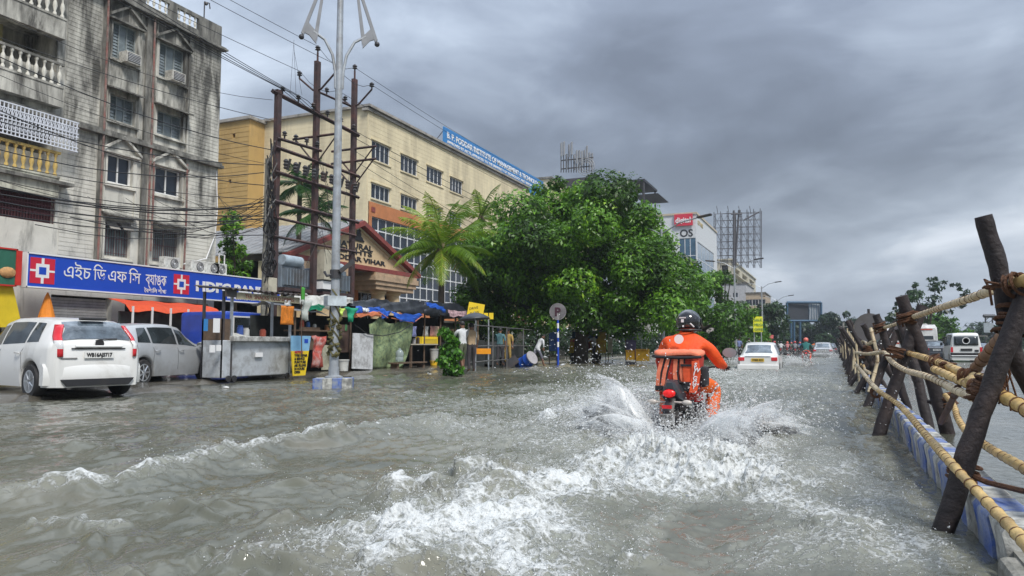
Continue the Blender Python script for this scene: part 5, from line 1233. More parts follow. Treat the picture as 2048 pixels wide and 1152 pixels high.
# backpack
bp = thing('delivery_backpack', 'orange and red insulated delivery backpack with black straps on the back of the rider', 'backpack', (BX+.075, BY, BZ-.01), math.radians(-1.5))
BR = mat_cloth('bag_darkred', (.42, .03, .015)); BO = mat_cloth('bag_orange', (.78, .10, .03)); BS = mat_cloth('bag_salmon', (.82, .22, .12)); BK = mat_cloth('bag_black', (.02, .02, .024))
yb = -.62
b = MB(); rings = []
for z, w, dp in ((.72, .17, .12), (.76, .205, .15), (.95, .225, .165), (1.15, .240, .168), (1.215, .23, .16)):
    ring = []
    for k in range(20):
        a = 2*PI*k/20; cx, sy2 = math.cos(a), math.sin(a); ring.append((math.copysign(abs(cx)**.38, cx)*w-.05+.006*math.sin(k*3+z*20), yb+.16+math.copysign(abs(sy2)**.38, sy2)*dp, z))
    rings.append(ring)
b.loft(rings); b.build('bag_body', BR, bp, smooth=60)
b = MB(); rings = []
for z, w, dp in ((1.185, .252, .180), (1.205, .258, .186), (1.225, .25, .18), (1.24, .22, .15), (1.245, .1, .06)):
    rings.append([(math.copysign(abs(math.cos(2*PI*k/20))**.4, math.cos(2*PI*k/20))*w-.05, yb+.16+math.copysign(abs(math.sin(2*PI*k/20))**.4, math.sin(2*PI*k/20))*dp, z+.012*math.sin(k*1.3)) for k in range(20)])
b.loft(rings); b.build('flap', BS, bp, smooth=60)
b = MB(); b.tube([(-.305, yb+.0, 1.18), (-.27, yb-.028, 1.175), (-.05, yb-.030, 1.165), (.17, yb-.028, 1.17), (.205, yb+.0, 1.175)], .017, 6); b.box((-.05, yb-.012, .84), (.46, .03, .05)); b.build('black_binding', BK, bp)
for pts, w, m in (([(-.20, 1.16), (-.245, 1.0), (-.262, .80)], .020, BS), ([(-.135, 1.16), (-.18, 1.0), (-.215, .80)], .020, BS), ([(-.055, 1.16), (-.07, 1.0), (-.05, .80)], .022, BS), ([(.01, 1.16), (.0, 1.0), (.035, .80)], .018, BS), ([(.06, 1.10), (.06, .90)], .055, BO)):
    b = MB(); y = yb-.015
    L_ = [(x-w, y, z) for x, z in pts]+[(x+w, y, z) for x, z in pts[::-1]]; b.slab(L_, (0, .018, 0)); b.build('strap', m, bp)
    if m is BS:
        b = MB(); L_ = [(x+w, y+.004, z) for x, z in pts]+[(x+w+.018, y+.004, z) for x, z in pts[::-1]]; b.slab(L_, (0, .014, 0)); b.build('strap_edge', BK, bp)
b = MB(); b.box((.06, yb-.02, 1.085), (.13, .01, .025)); b.box((.06, yb-.02, .885), (.13, .01, .05)); b.build('buckle_band', BK, bp)
b = MB(); b.slab([(.115, yb-.03, 1.13), (.185, yb-.03, 1.14), (.205, yb-.03, 1.0), (.165, yb-.04, .80), (.085, yb-.04, .80), (.115, yb-.03, .98)], (0, .02, 0)); st = b.build('side_strap', BO, bp)
for i, ch in enumerate('SWIGGY'): text('lettering', ch, .062, WHITE, st, (.140-.006*i*.9, yb-.044, 1.075-.046*i), (.97, 0, -.25), (.25, 0, .97), .001, world=False, bold=.002)
b = MB(); b.box((.20, yb+.20, .96), (.08, .20, .22)); b.build('side_pocket', BK, bp, bevel=.03)
# ------------------------------------------------------------------ people on the pavement
def place(px, py, z): g = G(px, py, z); return g
def lungi(b, J, top, bot, r0, r1, n=14): 
    c = Vector(J['pel']); b.lathe((c.x, c.y, 0), [(r0, top), (r0*1.05, (top+bot)/2), (r1, bot), (r1*.93, bot)], n)
g = PD(925, 690, 24.5); J = stand(h=1.66, armL=(.9, .2), armR=(.8, .3), stride=.14)
p = make_person('person', 'person in a white shirt and olive shorts beside the leafy green bundle', (g[0], g[1], .1), math.radians(60), J, clothes(mat_cloth('white', (.62, .63, .64)), mat_cloth('olive', (.10, .11, .07)), 'short', .45, .98, .976))
g = PD(943, 690, 25.3); J = stand(h=1.62, armL=(.7, .6), armR=(.2, .2), stride=.06)
p = make_person('person', 'person in a pale tan shirt and dark trousers under the black umbrella', (g[0], g[1], .1), math.radians(40), J, clothes(mat_cloth('tan', (.46, .33, .20)), mat_cloth('charcoal', (.05, .045, .05)), 'short', .10, .98, .953))
um = thing('umbrella', 'open black umbrella held over the person in the tan shirt', 'umbrella', (g[0]+.1, g[1], .1))
b = MB(); hz = 1.98; P = []
for i in range(6):
    r_ = .56*i/5; P.append([(g[0]+.1+r_*math.cos(2*PI*k/16)*(1-.03*(k % 2)), g[1]+r_*math.sin(2*PI*k/16)*(1-.03*(k % 2)), .1+hz-.22*(i/5)**2+.08*r_*math.cos(2*PI*k/16)) for k in range(17)])
b.grid(P); b.build('canopy', mat('umbrella_black', (.03, .035, .045), .5), um, world=True, smooth=True, thick=.01)
b = MB(); b.tube([(g[0]+.1, g[1], .1+hz+.05), (g[0]+.22, g[1]-.05, 1.25)], .012, 6); b.build('shaft', GMET, um, world=True)
g = PD(1074, 690, 35); J = stand(h=1.62, armL=(.3, 0), armR=(.4, .1), stride=.30, bend=.55)
p = make_person('person', 'stooping barefoot walker in a long white shirt left of the round parking sign', (g[0], g[1], .0), math.radians(-40), J, clothes(mat_cloth('white', (.62, .63, .64)), mat_cloth('greytrouser', (.16, .16, .20)), 'long', .38, .80, .953))
g = PD(1188, 690, 42); J = stand(h=1.66, armL=(1.0, .9), armR=(.2, .1), stride=.1)
p = make_person('person', 'person in a white shirt standing at the yellow food cart', (g[0], g[1], .0), math.radians(80), J, clothes(mat_cloth('white', (.62, .63, .64)), mat_cloth('charcoal', (.05, .045, .05)), 'long', .12, .98, .976))
g = PD(1000, 690, 33); J = stand(h=1.64, stride=.08, armL=(.4, .3))
p = make_person('person', 'person in a teal shirt behind the iron railing under the tree', (g[0], g[1], .1), math.radians(0), J, clothes(mat_cloth('teal', (.09, .20, .22)), mat_cloth('charcoal', (.05, .045, .05)), 'short', .12, .98, .965))
g = PD(992+24, 690, 33.6); J = stand(h=1.62, stride=.05)
p = make_person('person', 'person in mustard clothes next to the person in the teal shirt', (g[0], g[1], .1), math.radians(180), J, clothes(mat_cloth('mustard', (.42, .28, .08)), mat_cloth('mustard', (.42, .28, .08)), 'short', .12, .98, .953))
# ------------------------------------------------------------------ distant riders and walkers
JS = dict(J); 
def seated():
    J = dict(pel=(0, -.15, .93), spi=(0, -.12, 1.10), che=(0, -.05, 1.28), nek=(0, .0, 1.44), head=(0, .04, 1.53), face=(0, 1, 0))
    for s, sg in (('L', -1), ('R', 1)):
        J['sh'+s] = (sg*.19, -.02, 1.34); J['el'+s] = (sg*.33, .20, 1.12); J['wr'+s] = (sg*.34, .42, 1.04); J['hip'+s] = (sg*.10, -.14, .88); J['kn'+s] = (sg*.22, .25, .78); J['an'+s] = (sg*.2, .02, .36); J['toe'+s] = (sg*.2, .16, .3); J['hd'+s] = (0, 1, 0)
    return J
far = [ # px, distance, shirt, label bits
 (1612, 43, ('tealshirt', (.03, .16, .15)), (.75, .12, .07), 'rider in a teal jacket and orange shorts right of the taxi', 'scooter of the rider in the teal jacket right of the taxi'),
 (1690, 62, ('maroonshirt', (.30, .04, .05)), (.05, .05, .06), 'rider in maroon passing close to the bamboo barrier', 'motorcycle of the rider in maroon by the barrier'),
 (1590, 80, ('greyshirt', (.22, .23, .25)), (.05, .05, .06), 'rider in grey on the far road, left of the silver saloon', 'motorcycle under the rider in grey left of the silver saloon'),
 (1575, 90, ('pinkshirt', (.55, .22, .22)), (.05, .05, .06), 'rider in pink in the far crowd of riders', 'motorcycle under the rider in pink in the far crowd'),
 (1562, 84, ('whiteshirt', (.6, .6, .6)), (.05, .05, .06), 'rider in white in the far crowd of riders', 'motorcycle under the rider in white in the far crowd'),
 (1549, 78, ('blackshirt', (.03, .03, .035)), (.10, .10, .12), 'rider in black in the far crowd of riders', 'motorcycle under the rider in black in the far crowd'),
 (1600, 100, ('blueshirt', (.06, .12, .30)), (.05, .05, .06), 'rider in blue in the far crowd of riders', 'motorcycle under the rider in blue in the far crowd'),
 (1628, 92, ('orangeshirt', (.70, .18, .05)), (.05, .05, .06), 'rider in orange far behind the teal rider', 'motorcycle under the distant rider in orange'),
 (1538, 74, ('redshirt', (.40, .03, .03)), (.05, .05, .06), 'rider in red in the far crowd just right of the taxi roof', 'motorcycle under the rider in red right of the taxi roof'),
 (1583, 110, ('greenshirt', (.08, .16, .07)), (.05, .05, .06), 'rider in green at the back of the far crowd', 'motorcycle under the rider in green at the back of the crowd'),
]
fb = None
for i, (px, d, (sn, sc_), lc, lab, lab2) in enumerate(far):
    g = PD(px, 690, d); rz = random.uniform(-.08, .08)
    if fb is None: fb = motorcycle(lab2, (g[0], g[1], -.25), rz, tank=CARD, name='distant_motorcycle'); fb['group'] = 'distant motorcycles in the flood'
    else: dup(fb, (g[0], g[1], -.25), rz, lab2)
    m1 = mat_cloth(sn, sc_); m2 = mat('legs_%s' % sn, lc, .8)
    if i == 0:
        fp = make_person('person', lab, (g[0], g[1], -.25), rz, seated(), ([m1, m2], lambda c, h, dn, f: -1 if (c-h).length < .17 and (c-h).dot(dn) > -.08 else (0 if c.z > .95 else 1)), scale=.985, group='riders far ahead in the flood')
        b = MB(); b.ico((0, .05, 1.565), .145, 2); b.build('helmet', mat('helmet_salmon', (.70, .16, .12), .3), fp, smooth=True)
    else:
        q = dup(fp, (g[0], g[1], -.25), rz, lab, .985)
        for c in [c for c in bpy.data.objects if c.parent is q]:
            if c.name.startswith('body'):
                c.data = c.data.copy(); c.data.materials[0] = m1; c.data.materials[1] = m2
            if c.name.startswith('helmet') and i % 3: c.data = c.data.copy(); c.data.materials[0] = mat('helmet_%d' % (i % 3), [(0, 0, 0), (.02, .02, .02), (.45, .05, .05)][i % 3], .3)
stp = [(1456, 58, (.5, .5, .52), 'pedestrian in grey under the trees left of the taxi'), (1478, 66, (.16, .20, .38), 'pedestrian in blue beside the lamp post near the taxi'), (1498, 70, (.6, .58, .55), 'pedestrian in white beneath the yellow hoarding'), (1512, 72, (.35, .10, .10), 'pedestrian in dark red beneath the yellow hoarding'), (1526, 76, (.20, .22, .2), 'pedestrian in grey green right of the yellow hoarding')]
for i, (px, d, c_, lab) in enumerate(stp):
    g = PD(px, 690, d); J = stand(h=1.62+.03*(i % 3), stride=.15, armL=(.3*(i % 2), .1))
    make_person('person', lab, (g[0], g[1], .0), random.uniform(-.6, .6)+PI*(i % 2), J, clothes(mat_cloth('ped%s' % 'abcde'[i], c_), mat_cloth('charcoal', (.05, .045, .05)), 'short', .12, .98, .95), scale=.985, group='pedestrians under the far trees')
# ================================================================== KIOSK, STALLS, LAMPS, SIGNS
SHEET = mat('sheet_metal', (.54, .57, .60), .42, metal=.25, var=.14, vs=2.5, dirt=.5, dcol=(.20, .19, .18), ds=3, bump=.15, bs=3)
WOOD = mat('old_wood', (.13, .085, .055), .8, var=.35, vs=6, dirt=.4, bump=.4)
TB = mat('tarp_black', (.025, .028, .036), .38, var=.4, vs=3, bump=.6, bs=5); TBL = mat('tarp_blue', (.02, .10, .48), .42, var=.2, bump=.5, bs=6)
TGY = mat('tarp_grey', (.16, .17, .19), .5, var=.4, vs=2, bump=.5, bs=6); TGN = mat('flag_green', (.015, .32, .17), .6, transl=.2); TWH = mat('tarp_white', (.62, .62, .58), .6, dirt=.5, transl=.15)
KX = -14.6
def K(px, py, x=KX): return PX(px, py, x)
ki = thing('roadside_kiosk', 'sheet metal kiosk with a corrugated roof and a pale counter left of the street lamp', 'kiosk', (KX, 16.5, .1))
k0 = K(446, 700)[1]; k1 = k0+.30; k2 = K(586, 700)[1]; zt = K(450, 672)[2]; zr = K(410, 578)[2]
b = MB(); b.bb((KX-.75, k0, .14), (KX, k1-.02, K(420, 680)[2])); b.build('side_cabinet', SHEET, ki, world=True, bevel=.02)
b = MB(); b.bb((KX-.75, k0+.0, K(420, 680)[2]), (KX-.03, k1-.04, K(420, 636)[2])); b.build('wooden_panel', WOOD, ki, world=True)
b = MB(); b.slab([(KX-.95, k1, .16), (KX-.02, k1, .16), (KX-.02, k2-.15, .16), (KX-.95, k2-.15, .16)], (0, 0, zt-.30)); b.build('counter_body', SHEET, ki, world=True, bevel=.02)
P = [(KX-1.0, k1-.05, zt-.14), (KX+.14, k1-.05, zt-.14), (KX+.10, k2-.10, zt-.14), (KX-.2, k2+.05, zt-.14), (KX-1.0, k2+.05, zt-.14)]
b = MB(); b.slab(P, (0, 0, .14)); b.build('counter_top', mat('counter_pale', (.52, .52, .50), .5, dirt=.7, ds=5), ki, world=True, bevel=.02)
for y in (k0+.03, k1+.02, k2-.1):
    for x in ((KX-.05,) if abs(y-k1) < .1 else (KX-.05, KX-.72)): b = MB(); b.bb((x-.03, y-.03, .14), (x+.03, y+.03, zr)); b.build('post', DMET if y < k1 else GMET, ki, world=True)
b = MB(); n = 60; P = []
for i in range(n+1):
    y = lerp(k0-.12, k2+.35, i/n); P.append([(lerp(KX+.25, KX-.95, j/4), y, zr+.05+.025*math.sin(i*1.5)+.10*j/4) for j in range(5)])
b.grid(P); b.build('corrugated_roof', mat('roof_dark', (.06, .055, .055), .6, dirt=.6, dcol=(.15, .09, .06)), ki, world=True, thick=.012)
b = MB(); b.bb((KX+.10, k0-.1, zr-.16), (KX+.13, k1, zr+.02)); b.build('roof_edge', mat('roof_dark', (.06, .055, .055)), ki, world=True)
b = MB(); b.bb((KX+.10, k1, zr-.20), (KX+.13, k2+.1, zr-.02)); fa = b.build('fascia', mat('fascia_tan', (.42, .38, .26), .7, dirt=.6), ki, world=True)
text('lettering', 'TEA  SNACKS  COLD DRINKS', .15, REDT, fa, (KX+.135, k1+.3, zr-.16), (0, 1, 0), (0, 0, 1), .003)
for y in (k0+.15, k1+.05, k2-.3):
    b = MB(); b.lathe((KX+.06, y, .12), [(.03, -.02), (.085, -.02), (.085, .02), (.03, .02)], 12, 'X'); b.build('caster', TYRE, ki, world=True)
b = MB(); b.bb((KX-.03, k1-.02, .2), (KX+.012, k1+.02, zt-.2)); b.build('corner_bracket', DMET, ki, world=True)
b = MB()
for (a, c_, d, e) in ((418, 428, 690, 705), (431, 440, 690, 702), (509, 523, 705, 714)): 
    q0 = K(a, e); q1 = K(c_, d); b.bb((KX+.002+.0001*a, q0[1], q0[2]), (KX+.008, q1[1], q1[2]))
b.build('paper_notice', WHITE, ki, world=True)
b = MB(); q0 = K(408, 662); q1 = K(417, 638); b.bb((KX-.02, q0[1], q0[2]), (KX-.01, q1[1], q1[2])); b.build('blue_sticker', SKYB, ki, world=True)
b = MB(); q0 = K(427, 665); q1 = K(441, 637); b.bb((KX-.02, q0[1], q0[2]), (KX-.01, q1[1], q1[2])); b.build('pale_card', WHITE, ki, world=True)
# things on and behind the counter
def on_counter(px, w, h, m, label, cat, nm, shape='box', x=KX-.3):
    y = K(px, 670)[1]; t = thing(nm, label, cat, (x, y, zt))
    return t, y
t, y = on_counter(480, 0, 0, None, 'pale crumpled cloth cover lying on the left of the kiosk counter', 'cloth', 'cloth_cover')
b = MB(); b.grid([[(KX-.6+.5*i/6, y-.5+1.0*j/8, zt+.004+.09*math.sin(PI*i/6)*math.sin(PI*j/8)*(1+.4*math.sin(i*3+j*2))) for j in range(9)] for i in range(7)]); b.build('cloth', TWH, t, world=True, smooth=True)
for px, h, c_, lab in ((500, .30, (.05, .10, .35), 'blue plastic jar on the kiosk counter beside the cloth'), (512, .24, (.6, .6, .58), 'white jar on the kiosk counter, right of the blue jar'), (545, .22, (.35, .08, .05), 'small red brown jar on the kiosk counter')):
    t, y = on_counter(px, 0, 0, None, lab, 'jar', 'jar'); b = MB(); b.lathe((KX-.35, y, zt), [(.08, 0), (.09, .02), (.09, h*.8), (.06, h*.88), (.07, h*.9), (.07, h)], 12); b.build('jar_body', mat('jar_%d' % px, c_, .3), t, world=True, smooth=40)
t = thing('parked_van', 'blue van parked behind the sheet metal kiosk', 'van', (-19.5, 21, .1)); VB = mat('van_blue', (.015, .06, .42), .35, coat=.5, dirt=.2)
y0, y1 = PX(452, 640, -18.9)[1], PX(545, 640, -18.9)[1]
b = MB(); b.bb((-21, y0, .5), (-18.9, y1, 2.15)); b.build('body', VB, t, world=True, bevel=.12)
b = MB(); b.bb((-18.9, y0+.35, 1.35), (-18.87, y0+1.7, 1.95)); b.bb((-18.9, y0+1.85, 1.35), (-18.87, y1-.3, 1.95)); b.build('side_window', CGLASS, t, world=True)
b = MB()
for a, c_ in ((y0+.3, y0+1.75), (y0+1.8, y1-.25)):
    for z in (1.30, 1.95): b.bb((-18.9, a, z), (-18.86, c_, z+.05))
    for y in (a, c_-.05): b.bb((-18.9, y, 1.35), (-18.865, y+.05, 1.95))
b.build('window_trim', WHITE, t, world=True)
for y in (y0+.7, y1-.8): 
    b = MB(); b.lathe((-18.95, y, .45), [(.2, -.1), (.32, -.1), (.33, 0), (.32, .1), (.2, .1)], 18, 'X'); b.build('wheel', TYRE, t, world=True)
# hanging and standing bits between kiosk and lamp
def hang(name, label, cat, px0, py0, px1, py1, m, x, wav=.05, nu=7, nv=9, taper=0, mn='cloth'):
    a, c_ = PX(px0, py0, x), PX(px1, py1, x); t = thing(name, label, cat, (x, a[1], min(a[2], c_[2]))); P = []
    for i in range(nv+1):
        v = i/nv; z = lerp(a[2], c_[2], v); row = []
        for j in range(nu+1):
            u = j/nu; uu = .5+(u-.5)*(1-taper*v); row.append((x+wav*math.sin(u*9+v*4)+wav*.4*math.sin(v*11), lerp(a[1], c_[1], uu)+wav*.5*math.sin(v*7), z+wav*.3*math.sin(u*7)))
        P.append(row)
    b = MB(); b.grid(P); b.build(mn, m, t, world=True, smooth=True, thick=.006); return t
hang('hanging_poster', 'orange printed poster hanging at the right end of the kiosk', 'poster', 562, 611, 587, 650, mat('poster_orange', (.80, .24, .02), .6, var=.35, vs=9), KX+.12, .01, mn='sheet')
hang('paper_bag', 'white paper pouch hung above the orange poster', 'bag', 569, 600, 581, 612, WHITE, KX+.13, .01, mn='sheet')
fl = hang('cloth_flag', 'long green and white rag flag hanging on a stick beside the kiosk', 'flag', 600, 600, 622, 642, mat('rag_white', (.60, .64, .60), .8, transl=.3), -13.6, .06, taper=.5)
a = PX(604, 575, -13.6); b = MB(); b.grid([[(a[0]+.03*math.sin(j), a[1]+lerp(-.02, .16, j/4)*(1-.0*i), a[2]-.40*i/6+.02*math.sin(j*2)) for j in range(5)] for i in range(7)]); b.build('green_cloth', mat('rag_green', (.12, .50, .08), .8, transl=.3), fl, world=True, smooth=True, thick=.005)
b = MB(); c_ = PX(606, 672, -13.6); b.tube([(a[0]-.03, a[1], a[2]+.05), (c_[0]-.03, c_[1], c_[2]-.6)], .014, 5); b.build('stick', WOOD, fl, world=True)
a = PX(581, 750, -14.2); c_ = PX(622, 672, -14.2)
sb = thing('standing_board', 'yellow and sky blue standing notice board right of the kiosk', 'sign', (-14.2, a[1], .05)); wy = c_[1]-a[1]; hz = c_[2]-.12
YEL = mat('board_yellow', (.85, .60, .02), .6, var=.06)
b = MB(); b.slab([(-14.2, a[1]+.12, .12), (-14.2, c_[1]-.22, .12), (-14.2, c_[1]-.08, .12+hz*.62), (-14.2, a[1]+.02, .12+hz*.62)], (-.03, 0, 0)); pn = b.build('yellow_panel', YEL, sb, world=True)
b = MB(); b.slab([(-14.2, a[1]+.02, .12+hz*.62), (-14.2, c_[1]-.08, .12+hz*.62), (-14.2, c_[1], .12+hz), (-14.2, a[1], .12+hz)], (-.03, 0, 0)); b.build('blue_panel', mat('board_sky', (.25, .50, .72), .6, var=.15), sb, world=True)
for i, (s_, m_) in enumerate((('NOTICE', REDS), ('TYRE REPAIR', BLACK), ('& SERVICE', BLACK), ('PUNCTURE', BLACK), ('AIR FILLING', BLACK), ('24 HOURS', BLACK), ('OPEN', BLACK))):
    text('lettering', s_, hz*.085, m_, pn, (-14.19, a[1]+.15, .12+hz*(.56-.083*i)), (0, 1, 0), (0, 0, 1), .003, bold=.004)
b = MB(); b.bb((-14.195, c_[1]-.30, .12+hz*.82), (-14.19, c_[1]-.14, .12+hz*.92)); b.build('dark_patch', BLUE, sb, world=True)
hang('striped_sheet', 'crumpled red and white striped sheet leaning right of the yellow notice board', 'sheet', 622, 672, 650, 735, mat('stripe_red', (.42, .07, .05), .7, var=.5, vs=5, dirt=.5, dcol=(.6, .58, .55), ds=4), -14.3, .07, taper=.3)
def bucket(px, py, x, r, h, m, label, name='bucket', cat='bucket'):
    g = PX(px, py, x); t = thing(name, label, cat, (x, g[1], g[2])); b = MB(); b.lathe((x, g[1], g[2]), [(r*.8, 0), (r*.95, h*.9), (r*1.05, h*.9), (r*1.05, h), (r*.95, h), (r*.75, .05)], 16); b.build('pail', m, t, world=True, smooth=35)
    b = MB(); b.tube([(x+math.sin(k*PI/8)*r*.6, g[1]+math.cos(k*PI/8)*r, g[2]+h*.9-math.sin(k*PI/8)*r*.4) for k in range(9)], .008, 4); b.build('bail_handle', GMET, t, world=True); return t
bucket(687, 742, -14.2, .17, .36, mat('bucket_white', (.60, .60, .57), .5, dirt=.5), 'dirty white plastic bucket right of the lamp post base')
# ------------------------------------------------------------------ street lamps
def street_lamp(label, loc, h, rot, fancy=True, arm=1.2, cat='street lamp', group=None):
    t = thing('street_lamp', label, cat, loc, rot, group)
    b = MB(); b.tube([(0, 0, 0), (0, 0, h*.5), (0, 0, h)], [.105, .09, .065], 12); b.build('pole', GMET, t, smooth=40)
    b = MB(); b.lathe((0, 0, 0), [(.2, 0), (.2, .04), (.12, .06), (.12, .25)], 12); b.build('base_flange', GMET, t)
    for s in (-1, 1):
        b = MB()
        if fancy:
            b.tube([(s*.08, 0, h-3.5), (s*.09, 0, h-3.1), (s*.16, 0, h-2.7), (s*.34, 0, h-2.35), (s*.60, 0, h-2.18)], .035, 7); a = b.build('arm', GMET, t, smooth=True)
            b = MB(); b.slab([(s*.82, -.03, h-2.30), (s*.88, -.03, h-2.24), (s*.42, -.03, h-.9), (s*.37, -.03, h-.95)], (0, .06, 0)); b.slab([(s*.52, -.03, h-2.42), (s*.57, -.03, h-2.15), (s*.40, -.03, h-1.0), (s*.36, -.03, h-1.1)], (0, .06, 0)); b.slab([(s*.84, -.025, h-2.22), (s*.70, -.025, h-2.28), (s*.53, -.025, h-2.48), (s*.54, -.025, h-2.18), (s*.72, -.025, h-1.98)], (0, .05, 0)); b.build('wing_fin', mat('fin_grey', (.24, .25, .27), .5), a)
            b = MB(); b.ico((s*.87, 0, h-2.34), .065, 2); b.build('lamp_ball', DMET, a, smooth=True)
        else:
            b.tube([(0, 0, h-.25), (s*arm*.5, 0, h+.25), (s*arm, 0, h+.42)], .035, 6); a = b.build('arm', GMET, t, smooth=True)
            b = MB(); b.box((s*(arm+.3), 0, h+.46), (.75, .26, .10), (0, -s*.12, 0)); b.build('lamp_head', DMET, a, bevel=.03)
    return t
LX, LY = -10.52, 14.2
lamp = street_lamp('tall galvanised street lamp with a blue and white striped base standing in the water', (LX, LY, .25), 10.25, math.radians(38))
pl = thing('lamp_plinth', 'blue and white striped concrete plinth under the tall street lamp', 'plinth', (LX, LY, -.1), math.radians(30))
for i in range(4):
    for j in range(2): b = MB(); b.box((-.32+.213*i, -.16+.32*j, .17), (.211, .318, .36)); b.build('painted_block', (KB, mat('kerb_white', (.62, .62, .58)))[(i+j) % 2], pl, bevel=.01)
z_ = PX(668, 612, LX)[2]; z1_ = PX(668, 592, LX)[2]
b = MB(); b.box((0, -.02, (z_+z1_)/2-.25), (.44, .30, z1_-z_), (0, 0, .3)); o = b.build('metal_plate', mat('plate_paleblue', (.55, .62, .66), .5, dirt=.5), lamp)
text('lettering', 'NO PARKING', .06, BLUE, o, (-.18, -.19, (z_+z1_)/2-.25), (.95, .29, 0), (0, 0, 1), .002, world=False)
b = MB(); zc2 = PX(668, 548, LX)[2]-.25
b.tube([(0, 0, zc2), (-.2, -.1, zc2-.05), (-.25, -.05, zc2+.05)], .035, 6); b.box((.25, -.12, zc2+.18), (.4, .08, .1), (0, -.7, 0)); b.lathe((0, 0, zc2-.1), [(.13, 0), (.13, .2)], 10); b.build('cable_clamp', DMET, lamp)
b = MB()
for k in range(3): b.tube([(.11*math.cos(a+k*2), .11*math.sin(a+k*2), z1_-.1-.14*a) for a in np.linspace(0, 11, 40)], .02, 4)
for k in range(60): a = random.uniform(0, 6.28); z = random.uniform(.5, z_-.5); b.box((.12*math.cos(a), .12*math.sin(a), z), (.10, .10, .03), (random.uniform(-1, 1), random.uniform(-1, 1), a))
b.build('climbing_vine', mat('dry_vine', (.10, .09, .03), .8, var=.6, vs=9), lamp)
def lamp_at(px, py_top, D, label, arm=1.4, rot=0): g = PD(px, 690, D); z = PD(px, py_top, D)[2]; return street_lamp(label, (g[0], g[1], .0), z-.4, rot, False, arm)
lamp_at(1326, 440, 38, 'lamp post rising out of the big tree with a dark curved head to the right', 2.0, math.radians(-12))
lamp_at(1472, 520, 60, 'double armed lamp post left of the taxi beside the far trees', 1.6, math.radians(0))
lamp_at(1526, 565, 85, 'lamp post with down swept fins above the yellow hoarding', 1.5)
lamp_at(1556, 592, 100, 'slim lamp post right of the finned one by the far buildings', 1.5)
for px, py, D, lab in ((1688, 642, 110, 'concrete pole with crossarm on the far median'), (1950, 660, 100, 'thin pole on the right verge beside the far pylon')):
    g = PD(px, 690, D); t = thing('utility_pole', lab, 'pole', (g[0], g[1], -.2)); h = PD(px, py, D)[2]; b = MB(); b.tube([(0, 0, 0), (0, 0, h)], [.2, .13], 8); b.build('pole', CONC, t); b = MB(); b.box((.3, 0, h-.6), (2.4, .12, .12)); b.build('crossarm', CONC, t)
# ------------------------------------------------------------------ transformer structure
RUST = mat('rail_pole', (.055, .035, .035), .75, var=.35, dirt=.5, dcol=(.13, .05, .04), ds=2); PX_ = -18.0
st = thing('transformer_structure', 'rusty steel pole structure with crossarms carrying grey transformers', 'pole structure', (PX_, 23, .1))
def q(px, py): return PX(px, py, PX_)
pol = [(q(545, 175), q(556, 700)), (q(626, 118), q(633, 700)), (q(703, 155), q(707, 700))]
for (t0, b0) in pol:
    y = (t0[1]+b0[1])/2; b = MB(); b.bb((PX_-.08, y-.11, .1), (PX_+.08, y+.11, t0[2])); b.build('pole', RUST, st, world=True)
yP = [(a[1]+c_[1])/2 for a, c_ in pol]
def ins(mb, p, s=1): mb.lathe(p, [(.03*s, 0), (.03*s, .1*s), (.10*s, .12*s), (.05*s, .17*s), (.10*s, .2*s), (.04*s, .27*s)], 8)
def bar(p0, p1, r=.06, ni=0, nm='crossarm'):
    b = MB(); b.tube([p0, p1], r, 4); o = b.build(nm, RUST, st, world=True)
    for i in range(ni):
        p = Vector(p0).lerp(Vector(p1), (i+.6)/ni); bb_ = MB(); ins(bb_, (p.x, p.y, p.z+r)); bb_.build('insulator', DMET, o, world=True)
    return o
def zq(px, py): return q(px, py)[2]
bar(q(545, 182), (PX_+.1, yP[2]+.2, zq(705, 268)), .09, 6); bar((PX_-.1, yP[1], zq(630, 178)), (PX_-.1, yP[2], zq(703, 210)), .05, 2)
bar((PX_+.1, yP[0]-.1, zq(545, 275)), (PX_+.1, yP[1]+.2, zq(632, 300)), .06, 4)
for px, py in ((630, 272), (705, 297), (705, 322)):
    y = yP[1] if px < 650 else yP[2]; z = zq(px, py); bar((PX_-1.1, y, z), (PX_+1.1, y+.001, z), .05, 0)
    for s in (-1, 1): bar((PX_+s*1.0, y, z), (PX_, y, z-1.1), .035, 0, 'brace')
for z0 in (zq(630, 370), zq(632, 325), zq(632, 425)): bar((PX_+.12, yP[0]-.2, z0), (PX_+.12, yP[2]+.25, z0), .07, 0)
for z0 in (zq(632, 455), zq(632, 490)): bar((PX_+.12, yP[0]-.2, z0), (PX_+.12, yP[2]+.1, z0), .05, 0)
for i in range(9):                                              # cut-out switches
    y = lerp(yP[0]+.2, yP[2]-.2, i/8); b = MB(); z = zq(632, 362); b.lathe((PX_+.25, y, z), [(.06, 0), (.09, .05), (.06, .1), (.1, .16), (.06, .22), (.1, .28), (.05, .36)], 8); b.box((PX_+.38, y, z+.15), (.06, .07, .42), (0, .3, 0)); b.build('cutout_switch', DMET, st, world=True)
for k, yy_ in ((1, yP[1]), (2, yP[2])):                        # V horns with insulators on the pole tops
    top_ = pol[k][0][2]; b = MB(); b.tube([(PX_, yy_, top_-.1), (PX_, yy_, top_+.35)], .04, 5)
    for s in (-1, 1): b.tube([(PX_, yy_, top_-1.15), (PX_+s*.2, yy_, top_-1.1), (PX_+s*.85, yy_, top_-.55)], .04, 5)
    o = b.build('horn_bracket', RUST, st, world=True)
    for p in ((PX_, yy_, top_+.33), (PX_-.85, yy_, top_-.55), (PX_+.85, yy_, top_-.55)): bb_ = MB(); ins(bb_, p, 1.1); bb_.build('insulator', DMET, o, world=True)
TG = mat('transformer_grey', (.17, .21, .25), .5, var=.2, dirt=.5, dcol=(.10, .07, .05))
